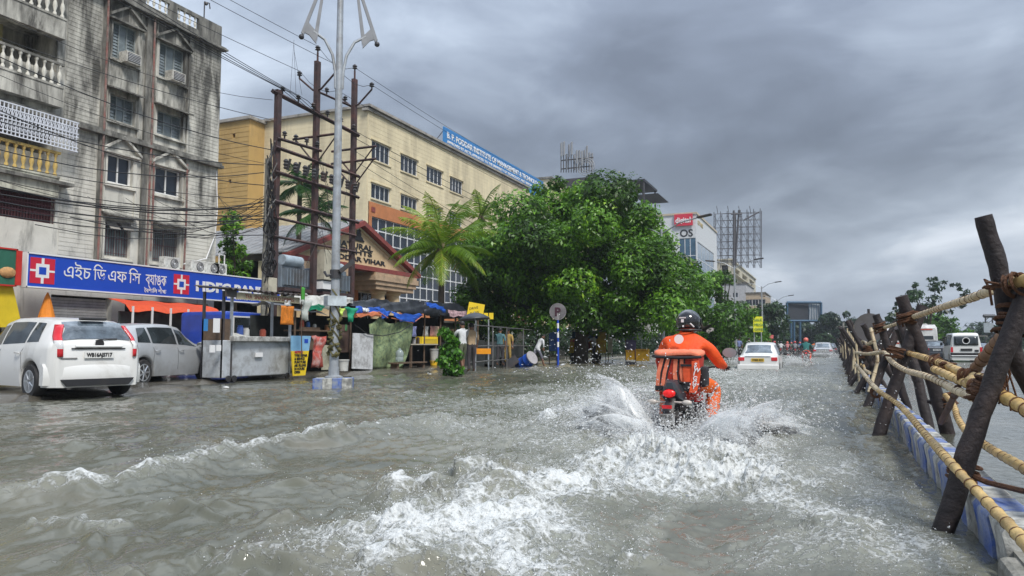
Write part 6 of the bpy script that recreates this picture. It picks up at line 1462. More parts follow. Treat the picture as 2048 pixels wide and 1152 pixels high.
for k, (px0, px1, lab) in enumerate(((563, 617, 'left'), (640, 700, 'right'))):
    ya, yb_ = q(px0, 560)[1], q(px1, 560)[1]; z0, z1 = zq(590, 577), zq(590, 535)
    t = thing('transformer', 'grey oil transformer on the pole structure, %s' % ('left one above the kiosk' if k == 0 else 'right one behind the street lamp'), 'transformer', (PX_-.2, ya, z0))
    b = MB(); b.bb((PX_-.9, ya+.1, z0), (PX_-.1, yb_-.1, z1+.15)); b.build('tank', TG, t, world=True, bevel=.03)
    for j in range(8): b = MB(); y = lerp(ya+.18, yb_-.18, j/7); b.bb((PX_-.1, y-.02, z0+.1), (PX_+.12, y+.02, z1-.05)); b.build('cooling_fin', TG, t, world=True)
    b = MB(); zz = zq(590, 522); b.tube([(PX_-.1, ya+.1, zz), (PX_-.1, ya+(yb_-ya)*.75, zz)], .19, 14); b.build('oil_drum', mat('drum_grey', (.35, .42, .48), .5, dirt=.4), t, world=True, smooth=40)
    for j in range(3): b = MB(); ins(b, (PX_-.5, lerp(ya+.3, yb_-.3, j/2), z1+.15), 1.3); b.build('bushing', DMET, t, world=True)
    b = MB(); b.bb((PX_-.95, ya, z0-.12), (PX_+.15, yb_, z0-.003)); b.build('platform', RUST, t, world=True)
b = MB(); b.bb((PX_-.1, q(636, 560)[1], zq(640, 560)), (PX_+.3, q(663, 560)[1], zq(640, 500))); b.build('meter_box', mat('box_beige', (.45, .42, .33), .6, dirt=.5), st, world=True, bevel=.02)
b = MB(); b.bb((PX_-.2, q(637, 575)[1], zq(640, 578)), (PX_+.2, q(665, 575)[1], zq(640, 562))); b.build('white_box', WHITE, st, world=True)
eb = thing('switch_box', 'beige electric box fixed beside the bundle of cables left of the rusty poles', 'box', q(533, 575)); b = MB(); a, c_ = q(524, 585), q(541, 557); b.bb((PX_, a[1], a[2]), (PX_+.3, c_[1], c_[2])); b.build('case', mat('box_beige', (.45, .42, .33)), eb, world=True, bevel=.02)
# old pole wrapped in cables left of the structure
op = thing('cable_pole', 'old pole smothered in black cables left of the transformer structure', 'pole', q(527, 700)); y = q(529, 600)[1]
b = MB(); b.tube([(PX_, y, .1), (PX_, y, zq(527, 315))], [.13, .09], 8); b.build('pole', CONC, op, world=True)
b = MB()
for k in range(16):
    z0, z1 = random.uniform(1, 5), random.uniform(5.5, 8.2); pts = []
    for j in range(9): pts.append((PX_+.13+random.uniform(-.05, .15), y+random.uniform(-.18, .18), lerp(z0, z1, j/8)))
    b.tube(pts, .022, 4)
for k in range(7): 
    r_ = random.uniform(.2, .36); z = random.uniform(3.6, 5.4); b.tube([(PX_+.25+.05*math.sin(a*3), y-.1+r_*math.cos(a), z+r_*math.sin(a)) for a in np.linspace(0, 6.28, 18)], .022, 4, False)
b.build('cable_bundle', BLACK, op, world=True)
# ------------------------------------------------------------------ tarpaulin stalls
def tarp(mb, rows, sub=6, amp=.05, seed=1):
    """rows: list of polylines (same length) of world points; subdivided with sag and creases"""
    R_ = len(rows); C_ = len(rows[0]); P = []
    for i in range((R_-1)*sub+1):
        a = min(R_-2, i//sub); ta = i/sub-a; row = []
        for j in range((C_-1)*sub+1):
            c_ = min(C_-2, j//sub); tc_ = j/sub-c_
            p = (Vector(rows[a][c_])*(1-tc_)+Vector(rows[a][c_+1])*tc_)*(1-ta)+(Vector(rows[a+1][c_])*(1-tc_)+Vector(rows[a+1][c_+1])*tc_)*ta
            n_ = amp*(math.sin(i*1.9+seed*3+j*.8)+.7*math.sin(j*2.3+seed)+random.uniform(-.6, .6)); row.append((p.x+n_*.3, p.y+n_*.2, p.z+n_))
        P.append(row)
    mb.grid(P)
SXX = -15.6
def S(px, py, x=SXX): return PX(px, py, x)
def deeper(p, dx, dz=0): return (p[0]-dx, p[1], p[2]+dz)
def stall(label, pxs, m_front, tops, bots, seed, depth=2.0, m2=None):
    t = thing('market_stall', label, 'stall', S((pxs[0]+pxs[-1])/2, 700)); t.location.z = .1
    f = [S(px, py) for px, py in zip(pxs, bots)]; r_ = [deeper(S(px, py, SXX-.2), 0) for px, py in zip(pxs, tops)]; bk = [deeper(p, depth, -.25) for p in r_]
    b = MB(); tarp(b, [bk, r_, f], 5, .045, seed); b.build('tarpaulin', m_front, t, world=True, smooth=50, thick=.01)
    for px in pxs[::2]: g = S(px, 700, SXX-.25); b = MB(); b.tube([(g[0], g[1], .08), (g[0]+.02, g[1], S(px, 622, SXX-.25)[2])], .035, 6); b.build('bamboo_post', WOOD, t, world=True)
    g0, g1 = S(pxs[0], 700)[1], S(pxs[-1], 700)[1]
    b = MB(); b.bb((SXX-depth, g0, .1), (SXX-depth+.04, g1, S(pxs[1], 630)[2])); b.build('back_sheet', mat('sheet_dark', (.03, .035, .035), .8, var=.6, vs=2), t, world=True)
    return t
s1 = stall('pale roofed stall behind the street lamp with a green cloth at its corner', [588, 625, 665, 706], TWH, [590, 590, 592, 596], [603, 612, 620, 606], 1, 1.8)
b = MB(); tarp(b, [[deeper(S(586, 600), 1.6, .12), deeper(S(650, 602), 1.6, .12)], [S(586, 618), S(655, 630)]], 6, .03, 4); b.build('grey_sheet', TGY, s1, world=True, smooth=50, thick=.01)
b = MB(); tarp(b, [[S(622, 610), S(650, 612)], [S(618, 622), S(644, 620)]], 4, .03, 4); b.build('green_sheet', TGN, s1, world=True, thick=.01)
for i, (a, c_, m_) in enumerate((((600, 655), (640, 700), WOOD), ((645, 690), (668, 740), mat('stall_cream', (.45, .44, .33), .8, dirt=.6)), ((672, 650), (702, 705), mat('stall_brown', (.16, .10, .08), .8, dirt=.4)))):
    p0, p1 = S(a[0], c_[1], SXX-.3-.05*i), S(c_[0], a[1], SXX-.3-.05*i); b = MB(); b.bb((p0[0]-.05, p0[1], p0[2]), (p0[0], p1[1], p1[2])); b.build('board', m_, s1, world=True)
b = MB(); p0, p1 = S(612, 662), S(700, 658); b.bb((SXX-.9, p0[1], p0[2]), (SXX-.1, p1[1], p0[2]+.05)); b.build('shelf', WOOD, s1, world=True)
fg = hang('green_flag', 'bright green cloth flag at the corner between the first two stalls', 'flag', 688, 614, 716, 645, TGN, SXX+.25, .05, taper=.75)
hang('yellow_flag', 'small lime yellow cloth beside the green flag', 'flag', 676, 616, 689, 632, mat('flag_lime', (.45, .60, .10), .7), SXX+.3, .04, taper=.5)
s2 = stall('middle stall under crumpled black, blue and orange edged tarpaulins', [700, 745, 790, 835, 880], TB, [600, 601, 602, 604, 606], [612, 622, 626, 628, 632], 2, 2.2)
for i, (pts, m_) in enumerate((([(712, 612), (760, 616), (712, 626), (756, 630)], TBL), ([(752, 616), (782, 622), (766, 638), (776, 634)], TBL), ([(782, 624), (846, 630), (792, 638), (828, 646)], TBL), ([(708, 628), (760, 622), (716, 633), (764, 632)], mat('tarp_orange', (.60, .20, .09), .6)), ([(725, 616), (738, 618), (727, 622), (738, 623)], WHITE), ([(850, 604), (884, 612), (860, 614), (892, 624)], TBL))):
    b = MB(); x = SXX+.12+.02*i; tarp(b, [[S(*pts[0], x), S(*pts[1], x)], [S(*pts[2], x+.06), S(*pts[3], x+.06)]], 7, .035, i+5); b.build('tarp_fold', m_, s2, world=True, smooth=50, thick=.008)
b = MB(); x = SXX+.2; b.tube([S(712, 634, x), S(735, 631, x), S(758, 624, x), S(776, 636, x)], .018, 5); b.tube([S(783, 636, x), S(800, 640, x), S(826, 646, x), S(845, 632, x)], .016, 5); b.build('tarp_edge', mat('tarp_orange', (.60, .20, .09)), s2, world=True)
NET = mat('camouflage_cloth', (.10, .15, .085), .85, var=.7, vs=6, dirt=.8, dcol=(.28, .34, .16), ds=7, bump=.8, bs=9)
nt = thing('camouflage_sheet', 'draped green camouflage cloth hanging in folds under the middle stall', 'cloth', S(778, 700)); nt.location.z = .1
P = []
for i in range(19):
    v = i/18; row = []
    for j in range(27):
        u = j/26; topy = 648-14*math.exp(-((u-.25)/.12)**2)-6*math.exp(-((u-.8)/.2)**2); px = lerp(738+6*v, 826-22*v*v, u); py = lerp(topy, 737, v)
        p = S(px, py, SXX+.05+.07*math.sin(u*17+v*3)*(.4+v*.6)+.05*math.sin(v*9+u*5)); row.append(p)
    P.append(row)
b = MB(); b.grid(P); b.build('cloth', NET, nt, world=True, smooth=True, thick=.01)
b = MB(); b.tube([S(710, 650, SXX+.2), S(735, 668, SXX+.22), S(765, 672, SXX+.22), S(800, 664, SXX+.2), S(822, 650, SXX+.2)], .018, 5); b.build('rope', BLACK, nt, world=True)
wbd = thing('white_board', 'plain dirty white board leaning left of the camouflage cloth', 'board', S(726, 737)); b = MB(); x = SXX+.3; b.slab([S(705, 737, x), S(745, 739, x), S(747, 668, x-.15), S(707, 666, x-.15)], (-.04, 0, 0)); b.build('panel', mat('board_white', (.56, .57, .58), .6, dirt=.6, ds=3), wbd, world=True)
jg = thing('water_jug', 'clear twenty litre water jug in front of the camouflage cloth', 'jug', S(799, 722)); p = S(799, 723, SXX+.45); b = MB(); b.lathe(p, [(.14, 0), (.155, .03), (.155, .14), (.145, .16), (.155, .19), (.155, .34), (.10, .42), (.045, .45), (.045, .51)], 16); b.build('bottle', mat('jug_plastic', (.50, .58, .58), .12, trans=.5), jg, world=True, smooth=40)
bl = thing('plank_bench', 'low dark plank bench at the waterline below the water jug', 'bench', S(815, 735)); p0, p1 = S(790, 728, SXX+.45), S(850, 728, SXX+.45)
b = MB(); b.bb((p0[0]-.3, p0[1], p0[2]), (p0[0]+.1, p1[1], p0[2]+.05)); b.build('seat', WOOD, bl, world=True)
for y in (p0[1]+.15, p1[1]-.15): b = MB(); b.bb((p0[0]-.25, y-.06, .0), (p0[0]+.05, y+.06, p0[2]-.002)); b.build('leg', WOOD, bl, world=True)
s3 = stall('right hand stall under a black tarpaulin with a yellow shelf box', [848, 880, 910, 935, 955], TB, [603, 604, 608, 618, 628], [628, 632, 634, 636, 642], 3, 2.2)
b = MB(); x = SXX+.1; tarp(b, [[S(895, 620, x), S(930, 622, x)], [S(900, 632, x+.05), S(938, 636, x+.05)]], 5, .03, 9); b.build('patterned_sheet', mat('sheet_pink', (.45, .30, .32), .7, var=.6, vs=6), s3, world=True, thick=.008)
p0, p1 = S(822, 690, SXX-.1), S(876, 690, SXX-.1); b = MB(); b.bb((p0[0]-.8, p0[1], p0[2]), (p0[0], p1[1], p0[2]+.05)); b.build('table_top', mat('table_pale', (.42, .38, .3), .7), s3, world=True)
for y in (p0[1]+.1, p1[1]-.1): b = MB(); b.bb((p0[0]-.1, y-.04, .1), (p0[0]-.02, y+.04, p0[2]-.002)); b.build('table_leg', WOOD, s3, world=True)
yb2 = thing('yellow_crate', 'yellow crate standing on the table of the right hand stall', 'crate', S(860, 688)); a, c_ = S(845, 689, SXX-.25), S(876, 674, SXX-.25); b = MB(); b.bb((a[0]-.35, a[1], a[2]), (a[0], c_[1], c_[2])); b.build('box', YEL, yb2, world=True, bevel=.015)
b = MB(); 
for k in range(4): b.bb((a[0]+.001, a[1]+.08, a[2]+.05+k*.05), (a[0]+.004, c_[1]-.08, a[2]+.065+k*.05))
b.build('slot', WOOD, yb2, world=True)
bucket(868, 731, SXX+.1, .18, .20, mat('tub_yellow', (.75, .45, .02), .5), 'shallow yellow tub under the table of the right hand stall', 'tub', 'tub'); bucket(868, 721, SXX-.1, .2, .5, mat('drum_white', (.45, .46, .44), .5, dirt=.5), 'tall pale drum standing behind the yellow tub', 'drum', 'drum')
for i, (px, c_) in enumerate(((828, (.30, .33, .60)), (852, (.5, .5, .48)), (866, (.45, .22, .18)), (874, (.5, .35, .25)))):
    hang('hanging_goods', ['blue and white shirt hung in the stall opening', 'pale packet strip hung above the yellow crate', 'red packet strip hung above the yellow crate', 'tan packet strip hung beside the red one'][i], 'goods', px-6, 652, px+5, 674, mat('goods%d' % i, c_, .7, var=.5, vs=9), SXX-.3, .02, 4, 5)
gi = random.Random(8)
for i, (px, py, lab, c_) in enumerate(((604, 655, 'tin on the shelf of the pale roofed stall, leftmost', (.5, .1, .05)), (616, 655, 'blue tin next to the leftmost tin on the stall shelf', (.05, .15, .4)), (629, 655, 'white jar in the middle of the stall shelf', (.6, .6, .55)), (655, 655, 'brown jar on the stall shelf just left of the lamp post', (.25, .12, .05)), (690, 655, 'green tin on the stall shelf just right of the lamp post', (.08, .25, .1)), (828, 688, 'steel pot at the left end of the right hand stall table', (.4, .4, .42)), (836, 688, 'small dark kettle on the right hand stall table beside the steel pot', (.06, .05, .05)))):
    p = S(px, py, SXX-.45); zz = S(612, 662, SXX-.3)[2]+.05 if i < 5 else S(822, 690, SXX-.1)[2]+.05; r_ = gi.uniform(.06, .10); h = gi.uniform(.16, .3); t = thing('tin' if 'tin' in lab else 'pot' if i > 4 else 'jar', lab, 'container', (p[0], p[1], zz)); b = MB(); b.lathe((p[0], p[1], zz), [(r_*.9, 0), (r_, .02), (r_, h*.85), (r_*.75, h*.9), (r_*.8, h)], 12); b.build('body', mat('good%d' % i, c_, .45, var=.3, vs=8), t, world=True, smooth=40)
for i, (px, lab) in enumerate(((596, 'lumpy sack on the ground beneath the pale roofed stall, nearest the notice board'), (892, 'lumpy sack under the right hand stall half hidden by the leafy bundle'), (936, 'lumpy sack at the right end of the stalls below the umbrella'))):
    p = S(px, 738, SXX-.3); t = thing('sack', lab, 'sack', (p[0], p[1], .1)); b = MB(); b.ico((p[0], p[1], .33), .27, 3, (1, 1.1, .95), .05); b.tube([(p[0], p[1], .55), (p[0]+.03, p[1], .68)], [.08, .12], 8); b.build('bag', mat('jute', (.30, .25, .16), .9, var=.3, dirt=.5, bump=.5), t, world=True, smooth=True)
# ------------------------------------------------------------------ signs, railing, drum, carts under the tree
def sign_on_pole(nm, label, px, py_c, D, build_face, pole_bot=700, r=.03, m=GMET, cat='sign'):
    g = PD(px, 690, D); zc_ = PD(px, py_c, D)[2]; t = thing(nm, label, cat, (g[0], g[1], .0), math.atan2(-g[0], g[1])*1.0)
    b = MB(); b.tube([(0, .03, 0), (0, .03, zc_)], r, 8); b.build('pole', m, t, smooth=40); build_face(t, zc_); return t
def diamond(t, z): 
    b = MB(); b.box((0, -.02, z), (.62, .02, .62), (0, .18, 0)); f = b.build('panel', YEL, t)
    text('lettering', 'DRIVE', .13, BLACK, f, (-.25, -.035, z+.04), (1, 0, .18), (0, 0, 1), .002, world=False); text('lettering', 'SLOW', .13, BLACK, f, (-.22, -.035, z-.14), (1, 0, .18), (0, 0, 1), .002, world=False)
sign_on_pole('road_sign', 'tilted square yellow board on a pole right of the stalls', 951, 622, 29, diamond)
def pair(t, z):
    for s in (-1, 1): b = MB(); b.box((s*.11, -.02, z), (.18, .02, .26)); b.build('panel', YEL, t)
sign_on_pole('marker_sign', 'pair of small yellow plates on a thin pole near the railing', 977, 632, 31, pair)
def psign(t, z):
    b = MB(); b.lathe((0, -.02, z), [(.40, 0), (.40, .02)], 32, 'Y'); f = b.build('disc', mat('disc_pink', (.80, .72, .75), .5, var=.05), t)
    b = MB(); b.lathe((0, -.024, z), [(.40, 0), (.40, -.004), (.385, -.004), (.385, 0)], 32, 'Y'); b.build('rim', mat('rim_grey', (.35, .33, .34)), f)
    text('lettering', 'P', .56, mat('faded_maroon', (.05, .012, .025), .6), f, (-.16, -.035, z-.20), (1, 0, 0), (0, 0, 1), .004, world=False, bold=.022)
ps = sign_on_pole('parking_sign', 'round pale parking sign with a dark letter on a blue and white striped pole', 1116, 623, 36, psign, r=.05, m=BLUE)
b = MB()
for z in (.9, 1.35, 1.8): b.tube([(0, .03, z), (0, .03, z+.25)], .053, 8)
b.build('white_band', WHITE, ps)
def psign2(t, z):
    b = MB(); b.lathe((0, -.02, z), [(.42, 0), (.42, .03)], 24, 'Y'); f = b.build('disc', mat('disc_pink', (.62, .55, .58)), t)
    text('lettering', 'P', .46, BLACK, f, (-.13, -.035, z-.17), (1, 0, 0), (0, 0, 1), .004, world=False, bold=.01)
    b = MB(); b.box((0, -.02, z-.9), (.85, .03, .80)); g_ = b.build('panel', mat('board_sky', (.25, .50, .72)), t); b = MB(); b.box((0, -.04, z-1.0), (.65, .02, .5)); b.build('white_panel', WHITE, g_)
sign_on_pole('parking_sign', 'small round parking sign above a blue and white plate just right of the rider', 1424, 668, 50, psign2)
def wh(t, z): b = MB(); b.box((0, -.02, z), (.75, .03, .5)); f = b.build('panel', mat('board_white', (.56, .57, .58)), t); text('lettering', 'BUS STOP', .13, mat('lett_green', (.03, .2, .1)), f, (-.33, -.045, z-.03), (1, 0, 0), (0, 0, 1), .002, world=False)
sign_on_pole('notice_board', 'small white board with green lettering left of the rider helmet', 1283, 671, 44, wh)
# iron railing pens
rl = thing('iron_railing', 'dark iron pipe railing pens along the pavement under the big tree', 'railing', PD(1000, 690, 30)); rl.location.z = .1
pr = [PD(px, 690, D) for px, D in ((957, 27.5), (968, 28.3), (1003, 31), (1030, 33), (1062, 36), (1088, 39))]
for i, p in enumerate(pr): b = MB(); b.tube([(p[0]-.4, p[1], .0), (p[0]-.4, p[1], 1.8)], .035, 6); b.build('post', mat('railing_iron', (.13, .13, .13), .6, dirt=.6), rl, world=True)
for z in (1.75, .95, .35):
    for a, c_ in zip(pr, pr[1:]): b = MB(); b.tube([(a[0]-.4, a[1], z), (c_[0]-.4, c_[1], z+.02)], .025, 5); b.build('rail', mat('railing_iron', (.13, .13, .13), .6, dirt=.6), rl, world=True)
ob = thing('orange_board', 'flat orange barrier board hanging on the railing', 'board', PD(966, 702, 28.6)); b = MB(); a, c_ = PD(953, 708, 27.6), PD(981, 697, 27.6); b.slab([(a[0], a[1], a[2]), (c_[0], c_[1], a[2]), (c_[0], c_[1], c_[2]), (a[0], a[1], c_[2])], (.0, .03, 0)); b.build('panel', mat('board_orange', (.80, .30, .01), .5, dirt=.2), ob, world=True)
sk = thing('stacked_goods', 'dark covered load of goods behind the railing right of the umbrella', 'goods', PD(965, 700, 30)); sk.location.z = .1
b = MB()
for k in range(7): p = PD(962+k*16, 700, 33+k*.6); b.box((p[0]-1.2, p[1], .55+.12*math.sin(k*2)), (1.3, 1.1, 1.0+.3*math.sin(k)), (.05*k, .08, k)); 
b.build('cover', mat('sheet_dark', (.03, .035, .035)), sk, world=True)
g = PD(1040, 712, 34); dr = thing('blue_drum', 'blue plastic drum lying tilted by the waterline right of the railing', 'drum', (g[0], g[1], .05), math.radians(-30)); dr.rotation_euler = (0, math.radians(62), math.radians(-20))
b = MB(); b.lathe((0, 0, -.05), [(.27, 0), (.30, .03), (.30, .28), (.315, .3), (.30, .32), (.30, .58), (.315, .6), (.30, .62), (.29, .88), (.26, .88), (.26, .75), (.02, .72)], 24); b.build('barrel', mat('drum_blue', (.012, .07, .38), .35, var=.2), dr, smooth=40)
b = MB(); b.lathe((0, 0, .83), [(.30, -.02), (.315, -.02), (.315, .02), (.30, .02)], 24); b.build('rim', mat('rim_grey', (.35, .33, .34)), dr)
g = PD(1025, 712, 33.5); cr = thing('dark_crate', 'open dark crate lying against the blue drum', 'crate', (g[0], g[1], .05), .5); b = MB()
for c0, d0 in (((0, 0, .02), (.7, .5, .03)), ((0, -.25, .2), (.7, .02, .36)), ((0, .25, .2), (.7, .02, .36)), ((-.35, 0, .2), (.02, .5, .36)), ((.35, 0, .2), (.02, .5, .36))): b.box(c0, d0)
b.build('box', DMET, cr); cr.rotation_euler = (.0, -.6, .5)
# yellow food cart, notice panels, tent
g = PD(1172, 690, 43); yc = thing('food_cart', 'yellow painted food cart with a slanted top under the big tree', 'cart', (g[0], g[1], .0), math.radians(12))
YP = mat('cart_yellow', (.62, .42, .03), .6, var=.3, vs=4, dirt=.4, dcol=(.45, .12, .03), ds=5)
b = MB(); b.slab([(-.95, -.4, .55), (.95, -.4, .55), (1.0, -.5, 1.35), (-.80, -.5, 1.35)], (0, .9, 0)); b.build('body', YP, yc)
b = MB(); b.slab([(-.82, -.5, 1.36), (1.0, -.5, 1.36), (.95, -.45, 1.75), (-.72, -.45, 1.75)], (0, .06, 0)); b.build('glass_case', GLASSB, yc)
b = MB(); b.box((0.1, -.02, 1.78), (1.9, 1.1, .05)); b.build('roof', mat('rim_grey', (.35, .33, .34)), yc)
b = MB(); b.lathe((.1, -.47, .95), [(.22, 0), (.22, -.01)], 18, 'Y'); b.build('round_emblem', mat('emblem_brown', (.25, .05, .02), .6), yc)
text('lettering', 'FAST FOOD', .26, REDS, yc, (-.85, -.515, 1.16), (1, 0, 0), (0, 0, 1), .004, world=False, bold=.006)
for sx in (-.6, .6): b = MB(); b.lathe((sx, -.3, .3), [(.2, -.03), (.3, -.03), (.3, .03), (.2, .03)], 18, 'Y'); b.build('wheel', TYRE, yc)
def panel_at(nm, label, cat, px0, py0, px1, py1, D, m, th=.05):
    a, c_ = PD(px0, py1, D), PD(px1, py0, D); t = thing(nm, label, cat, (a[0], a[1], max(.0, min(a[2], 3)))); b = MB(); b.slab([a, (c_[0], c_[1], a[2]), c_, (a[0], a[1], c_[2])], (0, th, 0)); b.build('panel', m, t, world=True); return t
for (nm, lab, cat, x0, y0, x1, y1, D, m_) in (
    ('display_panel', 'blue and yellow upright panel just right of the person at the food cart', 'panel', 1196, 664, 1211, 706, 42, YP),
    ('cloth_screen', 'lilac cloth screen under the right side of the big tree', 'screen', 1251, 664, 1271, 716, 44, mat('lilac', (.20, .17, .32), .8, var=.3)),
    ('blue_screen', 'blue tarpaulin screen left of the parking sign pole', 'screen', 1098, 664, 1113, 702, 39, mat('screen_blue', (.04, .10, .28), .7, var=.5)),
    ('yellow_crate', 'broad yellow crate standing in the spray left of the rider', 'crate', 1272, 698, 1296, 722, 38, mat('crate_yellow', (.80, .42, .01), .6, var=.3, vs=6)),
    ('yellow_crate', 'smaller yellow crate left of the broad one in the spray', 'crate', 1252, 700, 1268, 720, 38, mat('crate_yellow', (.80, .42, .01))),
    ('pale_screen', 'narrow pale sheet hanging between the food cart and the lilac screen', 'screen', 1216, 664, 1224, 706, 44, TWH)):
    t = panel_at(nm, lab, cat, x0, y0, x1, y1, D, m_, .3 if 'crate' in nm else .04)
    a, c_ = PD(x0, 700, D), PD(x1, 700, D)
    if 'crate' not in nm:
        for p in (a, c_): b = MB(); b.tube([(p[0], p[1]+.04, 0), (p[0], p[1]+.04, PD(x0, y0, D)[2])], .03, 5); b.build('post', WOOD, t, world=True)
    else:
        b = MB(); z1 = PD(x0, y0, D)[2]; b.bb((a[0]-.03, a[1]-.02, z1-.06), (c_[0]+.03, c_[1]-.001-.0, z1)); b.build('rim', mat('crate_rim', (.5, .25, .01)), t, world=True)
hz = thing('yellow_hoarding', 'bright yellow street hoarding with faint lettering left of the far lamp posts', 'hoarding', PD(1514, 690, 66)); hz.location.z = 0
a, c_ = PD(1507, 664, 66), PD(1525, 633, 66); b = MB(); b.slab([a, (c_[0], c_[1], a[2]), c_, (a[0], a[1], c_[2])], (0, .1, 0)); f = b.build('panel', mat('hoarding_yellow', (.80, .78, .03), .5), hz, world=True)
for i in range(3): text('lettering', ('SALE', 'MEGA', 'OFFER')[i], .32, mat('lett_green', (.03, .2, .1)), f, (a[0]+.08, a[1]-.03, c_[2]-.4-.42*i), (c_[0]-a[0], c_[1]-a[1], 0), (0, 0, 1), .01)
b = MB(); 
for px in (1509, 1523): p = PD(px, 690, 66.2); b.tube([(p[0], p[1], 0), (p[0], p[1], a[2])], .06, 6)
b.build('post', GMET, hz, world=True)
for px, D, lab, c_ in ((1447, 62, 'pale grey covered cart under the trees left of the taxi', (.35, .35, .34)), (1490, 72, 'round topped white stall beside the lamp post ahead', (.5, .5, .48)), (1543, 88, 'red awning of a stall behind the far crowd', (.40, .05, .04)), (1440, 66, 'low brown hut under the trees right of the rider', (.12, .08, .06))):
    g = PD(px, 690, D); t = thing('roadside_stall', lab, 'stall', (g[0]-1.0, g[1], 0)); b = MB(); b.box((0, 0, .9), (2.0, 1.5, 1.5)); b.build('body', mat('st%d' % px, c_, .8, var=.4, dirt=.5), t, bevel=.05); b = MB(); b.slab([(-1.3, -1.2, 1.7), (1.3, -1.2, 1.7), (1.2, .9, 2.1), (-1.2, .9, 2.1)], (0, 0, .08)); b.build('awning', mat('st%d' % px, c_), t)
py_ = thing('lattice_pylon', 'distant lattice mast with a small hoarding on the right horizon', 'pylon', PD(1978, 690, 130)); py_.location.z = 0
b = MB()
for s in (-1, 1): b.tube([PD(1978+s*7, 690, 130), PD(1978+s*7, 632, 130)], .12, 4)
for k in range(6): b.tube([PD(1971, 690-k*10, 130), PD(1985, 680-k*10, 130)], .08, 3)
b.tube([PD(1967, 632, 130), PD(1990, 632, 130)], .3, 4); b.build('mast', DMET, py_, world=True)
a, c_ = PD(1968, 665, 129.5), PD(1987, 646, 129.5); b = MB(); b.slab([a, (c_[0], c_[1], a[2]), c_, (a[0], a[1], c_[2])], (0, .2, 0)); b.build('white_panel', mat('hoarding_pale', (.3, .34, .38)), py_, world=True)
# ------------------------------------------------------------------ overhead cables
CN = {}
CAB = mat('cable_black', (.012, .012, .013), .6)
def cable(pts, r, label, grp, sag=.0):
    CN[grp] = CN.get(grp, 0)+1
    P = [Vector(p) for p in pts]; out = []
    for a, c_ in zip(P, P[1:]):
        n = max(4, int((c_-a).length/1.2)); 
        for k in range(n): t_ = k/n; p = a.lerp(c_, t_); p.z -= sag*4*t_*(1-t_); out.append(p)
    out.append(P[-1]); b = MB(); b.tube(out, r*.68, 4); return tag(b.build('cable', CAB), label, 'cable', grp)
lab_h = 'high bare power line running along the poles above the street'; lab_l = 'black cable strung low across the stained flats to the rusty poles'; lab_m = 'insulated cable crossing from the flats towards the poles at mid height'
tops = [(PX_, pol[1][0][2]+.6), (PX_-.85, pol[1][0][2]-.25), (PX_+.85, pol[1][0][2]-.25)]
for i, (x, z) in enumerate(tops): cable([(x, -3, z+.35), (x, yP[1], z), (x, yP[2], z), (x, 62, z-.3), (x, 110, z)], .016, ('highest bare power line over the pole tops', 'bare power line on the building side horns of the poles', 'bare power line on the street side horns of the poles')[i], 'high power lines', .35)
for i, dz in enumerate((0, .12, .3, .42)): cable([(PX_+.1, 2, zq(560, 195)+1.9+dz*2), (PX_+.1, yP[0]+.5*i, zq(560, 190)+.2), (PX_+.12, yP[2], zq(705, 262))], .02, lab_m, 'mid height cables', .25)
for i, dz in enumerate((0, .3)): cable([(PX_+.1, yP[2], zq(705, 262)-dz), (PX_+1, 70, 8.5-dz)], .02, ('upper', 'lower')[i]+' black cable running from the crossarm end on past the institute', 'high power lines', .6)
ords = 'topmost,second,third,fourth,fifth,sixth,seventh,eighth,ninth,tenth,eleventh,twelfth,thirteenth,fourteenth,fifteenth,sixteenth,seventeenth,lowest'.split(',')
lows = [((0, 92), (545, 300)), ((0, 200), (545, 372)), ((0, 233), (528, 330)), ((0, 290), (528, 345)), ((0, 322), (545, 400)), ((0, 352), (530, 418)), ((0, 372), (530, 412)), ((0, 385), (530, 432)), ((0, 398), (530, 437)), ((0, 412), (530, 440)), ((60, 380), (530, 404)), ((0, 348), (530, 452)), ((0, 425), (530, 470)), ((130, 455), (530, 442)), ((200, 440), (530, 425)), ((0, 130), (545, 330)), ((0, 60), (545, 240)), ((0, 5), (545, 200))]; rk = {i: r_ for r_, i in enumerate(sorted(range(len(lows)), key=lambda i: lows[i][0][1]))}
for i, (a, c_) in enumerate(lows):
    x = PX_-.4-random.uniform(0, 2.5); p0 = PX(a[0]-60, a[1]-6, x); p1 = PX(*c_, PX_); cable([p0, p1], random.choice((.012, .016, .022, .03) if i > 3 else (.016, .022)), 'black cable across the stained flats, %s%s at the left edge' % (ords[rk[i]], '' if rk[i] in (0, 17) else ' from the top'), 'low cables across the flats', random.uniform(.15, .5))
for i in range(14):                                              # tangle between flats, ochre wing and the poles
    x0 = -26.3; a = PX(random.uniform(150, 440), random.uniform(380, 470), x0); c_ = PX(random.uniform(520, 560), random.uniform(380, 450), PX_); cable([a, c_], random.choice((.010, .014, .018)), 'slack thin wire tangled between the flats and the rusty poles', 'tangled thin wires', random.uniform(.2, 1.0))
for i in range(9):
    a = q(random.uniform(550, 705), random.uniform(300, 420)); c_ = q(random.uniform(555, 705), random.uniform(420, 540)); a = (a[0]+.3, a[1], a[2]); c_ = (c_[0]+.3, c_[1], c_[2]); cable([a, c_], .014, 'loose wire hanging within the transformer structure', 'loose wires on the transformer structure', .3)
for i in range(3): cable([q(588, 80+10*i), q(580+i*12, 190)], .010, 'thin dropper wire hanging from the high power line', 'dropper wires', .0)
for i in range(2): cable([q(707, 300+20*i), PX(1300, 600, -12)], .016, 'service cable running from the poles down into the big tree', 'service cables', .8)

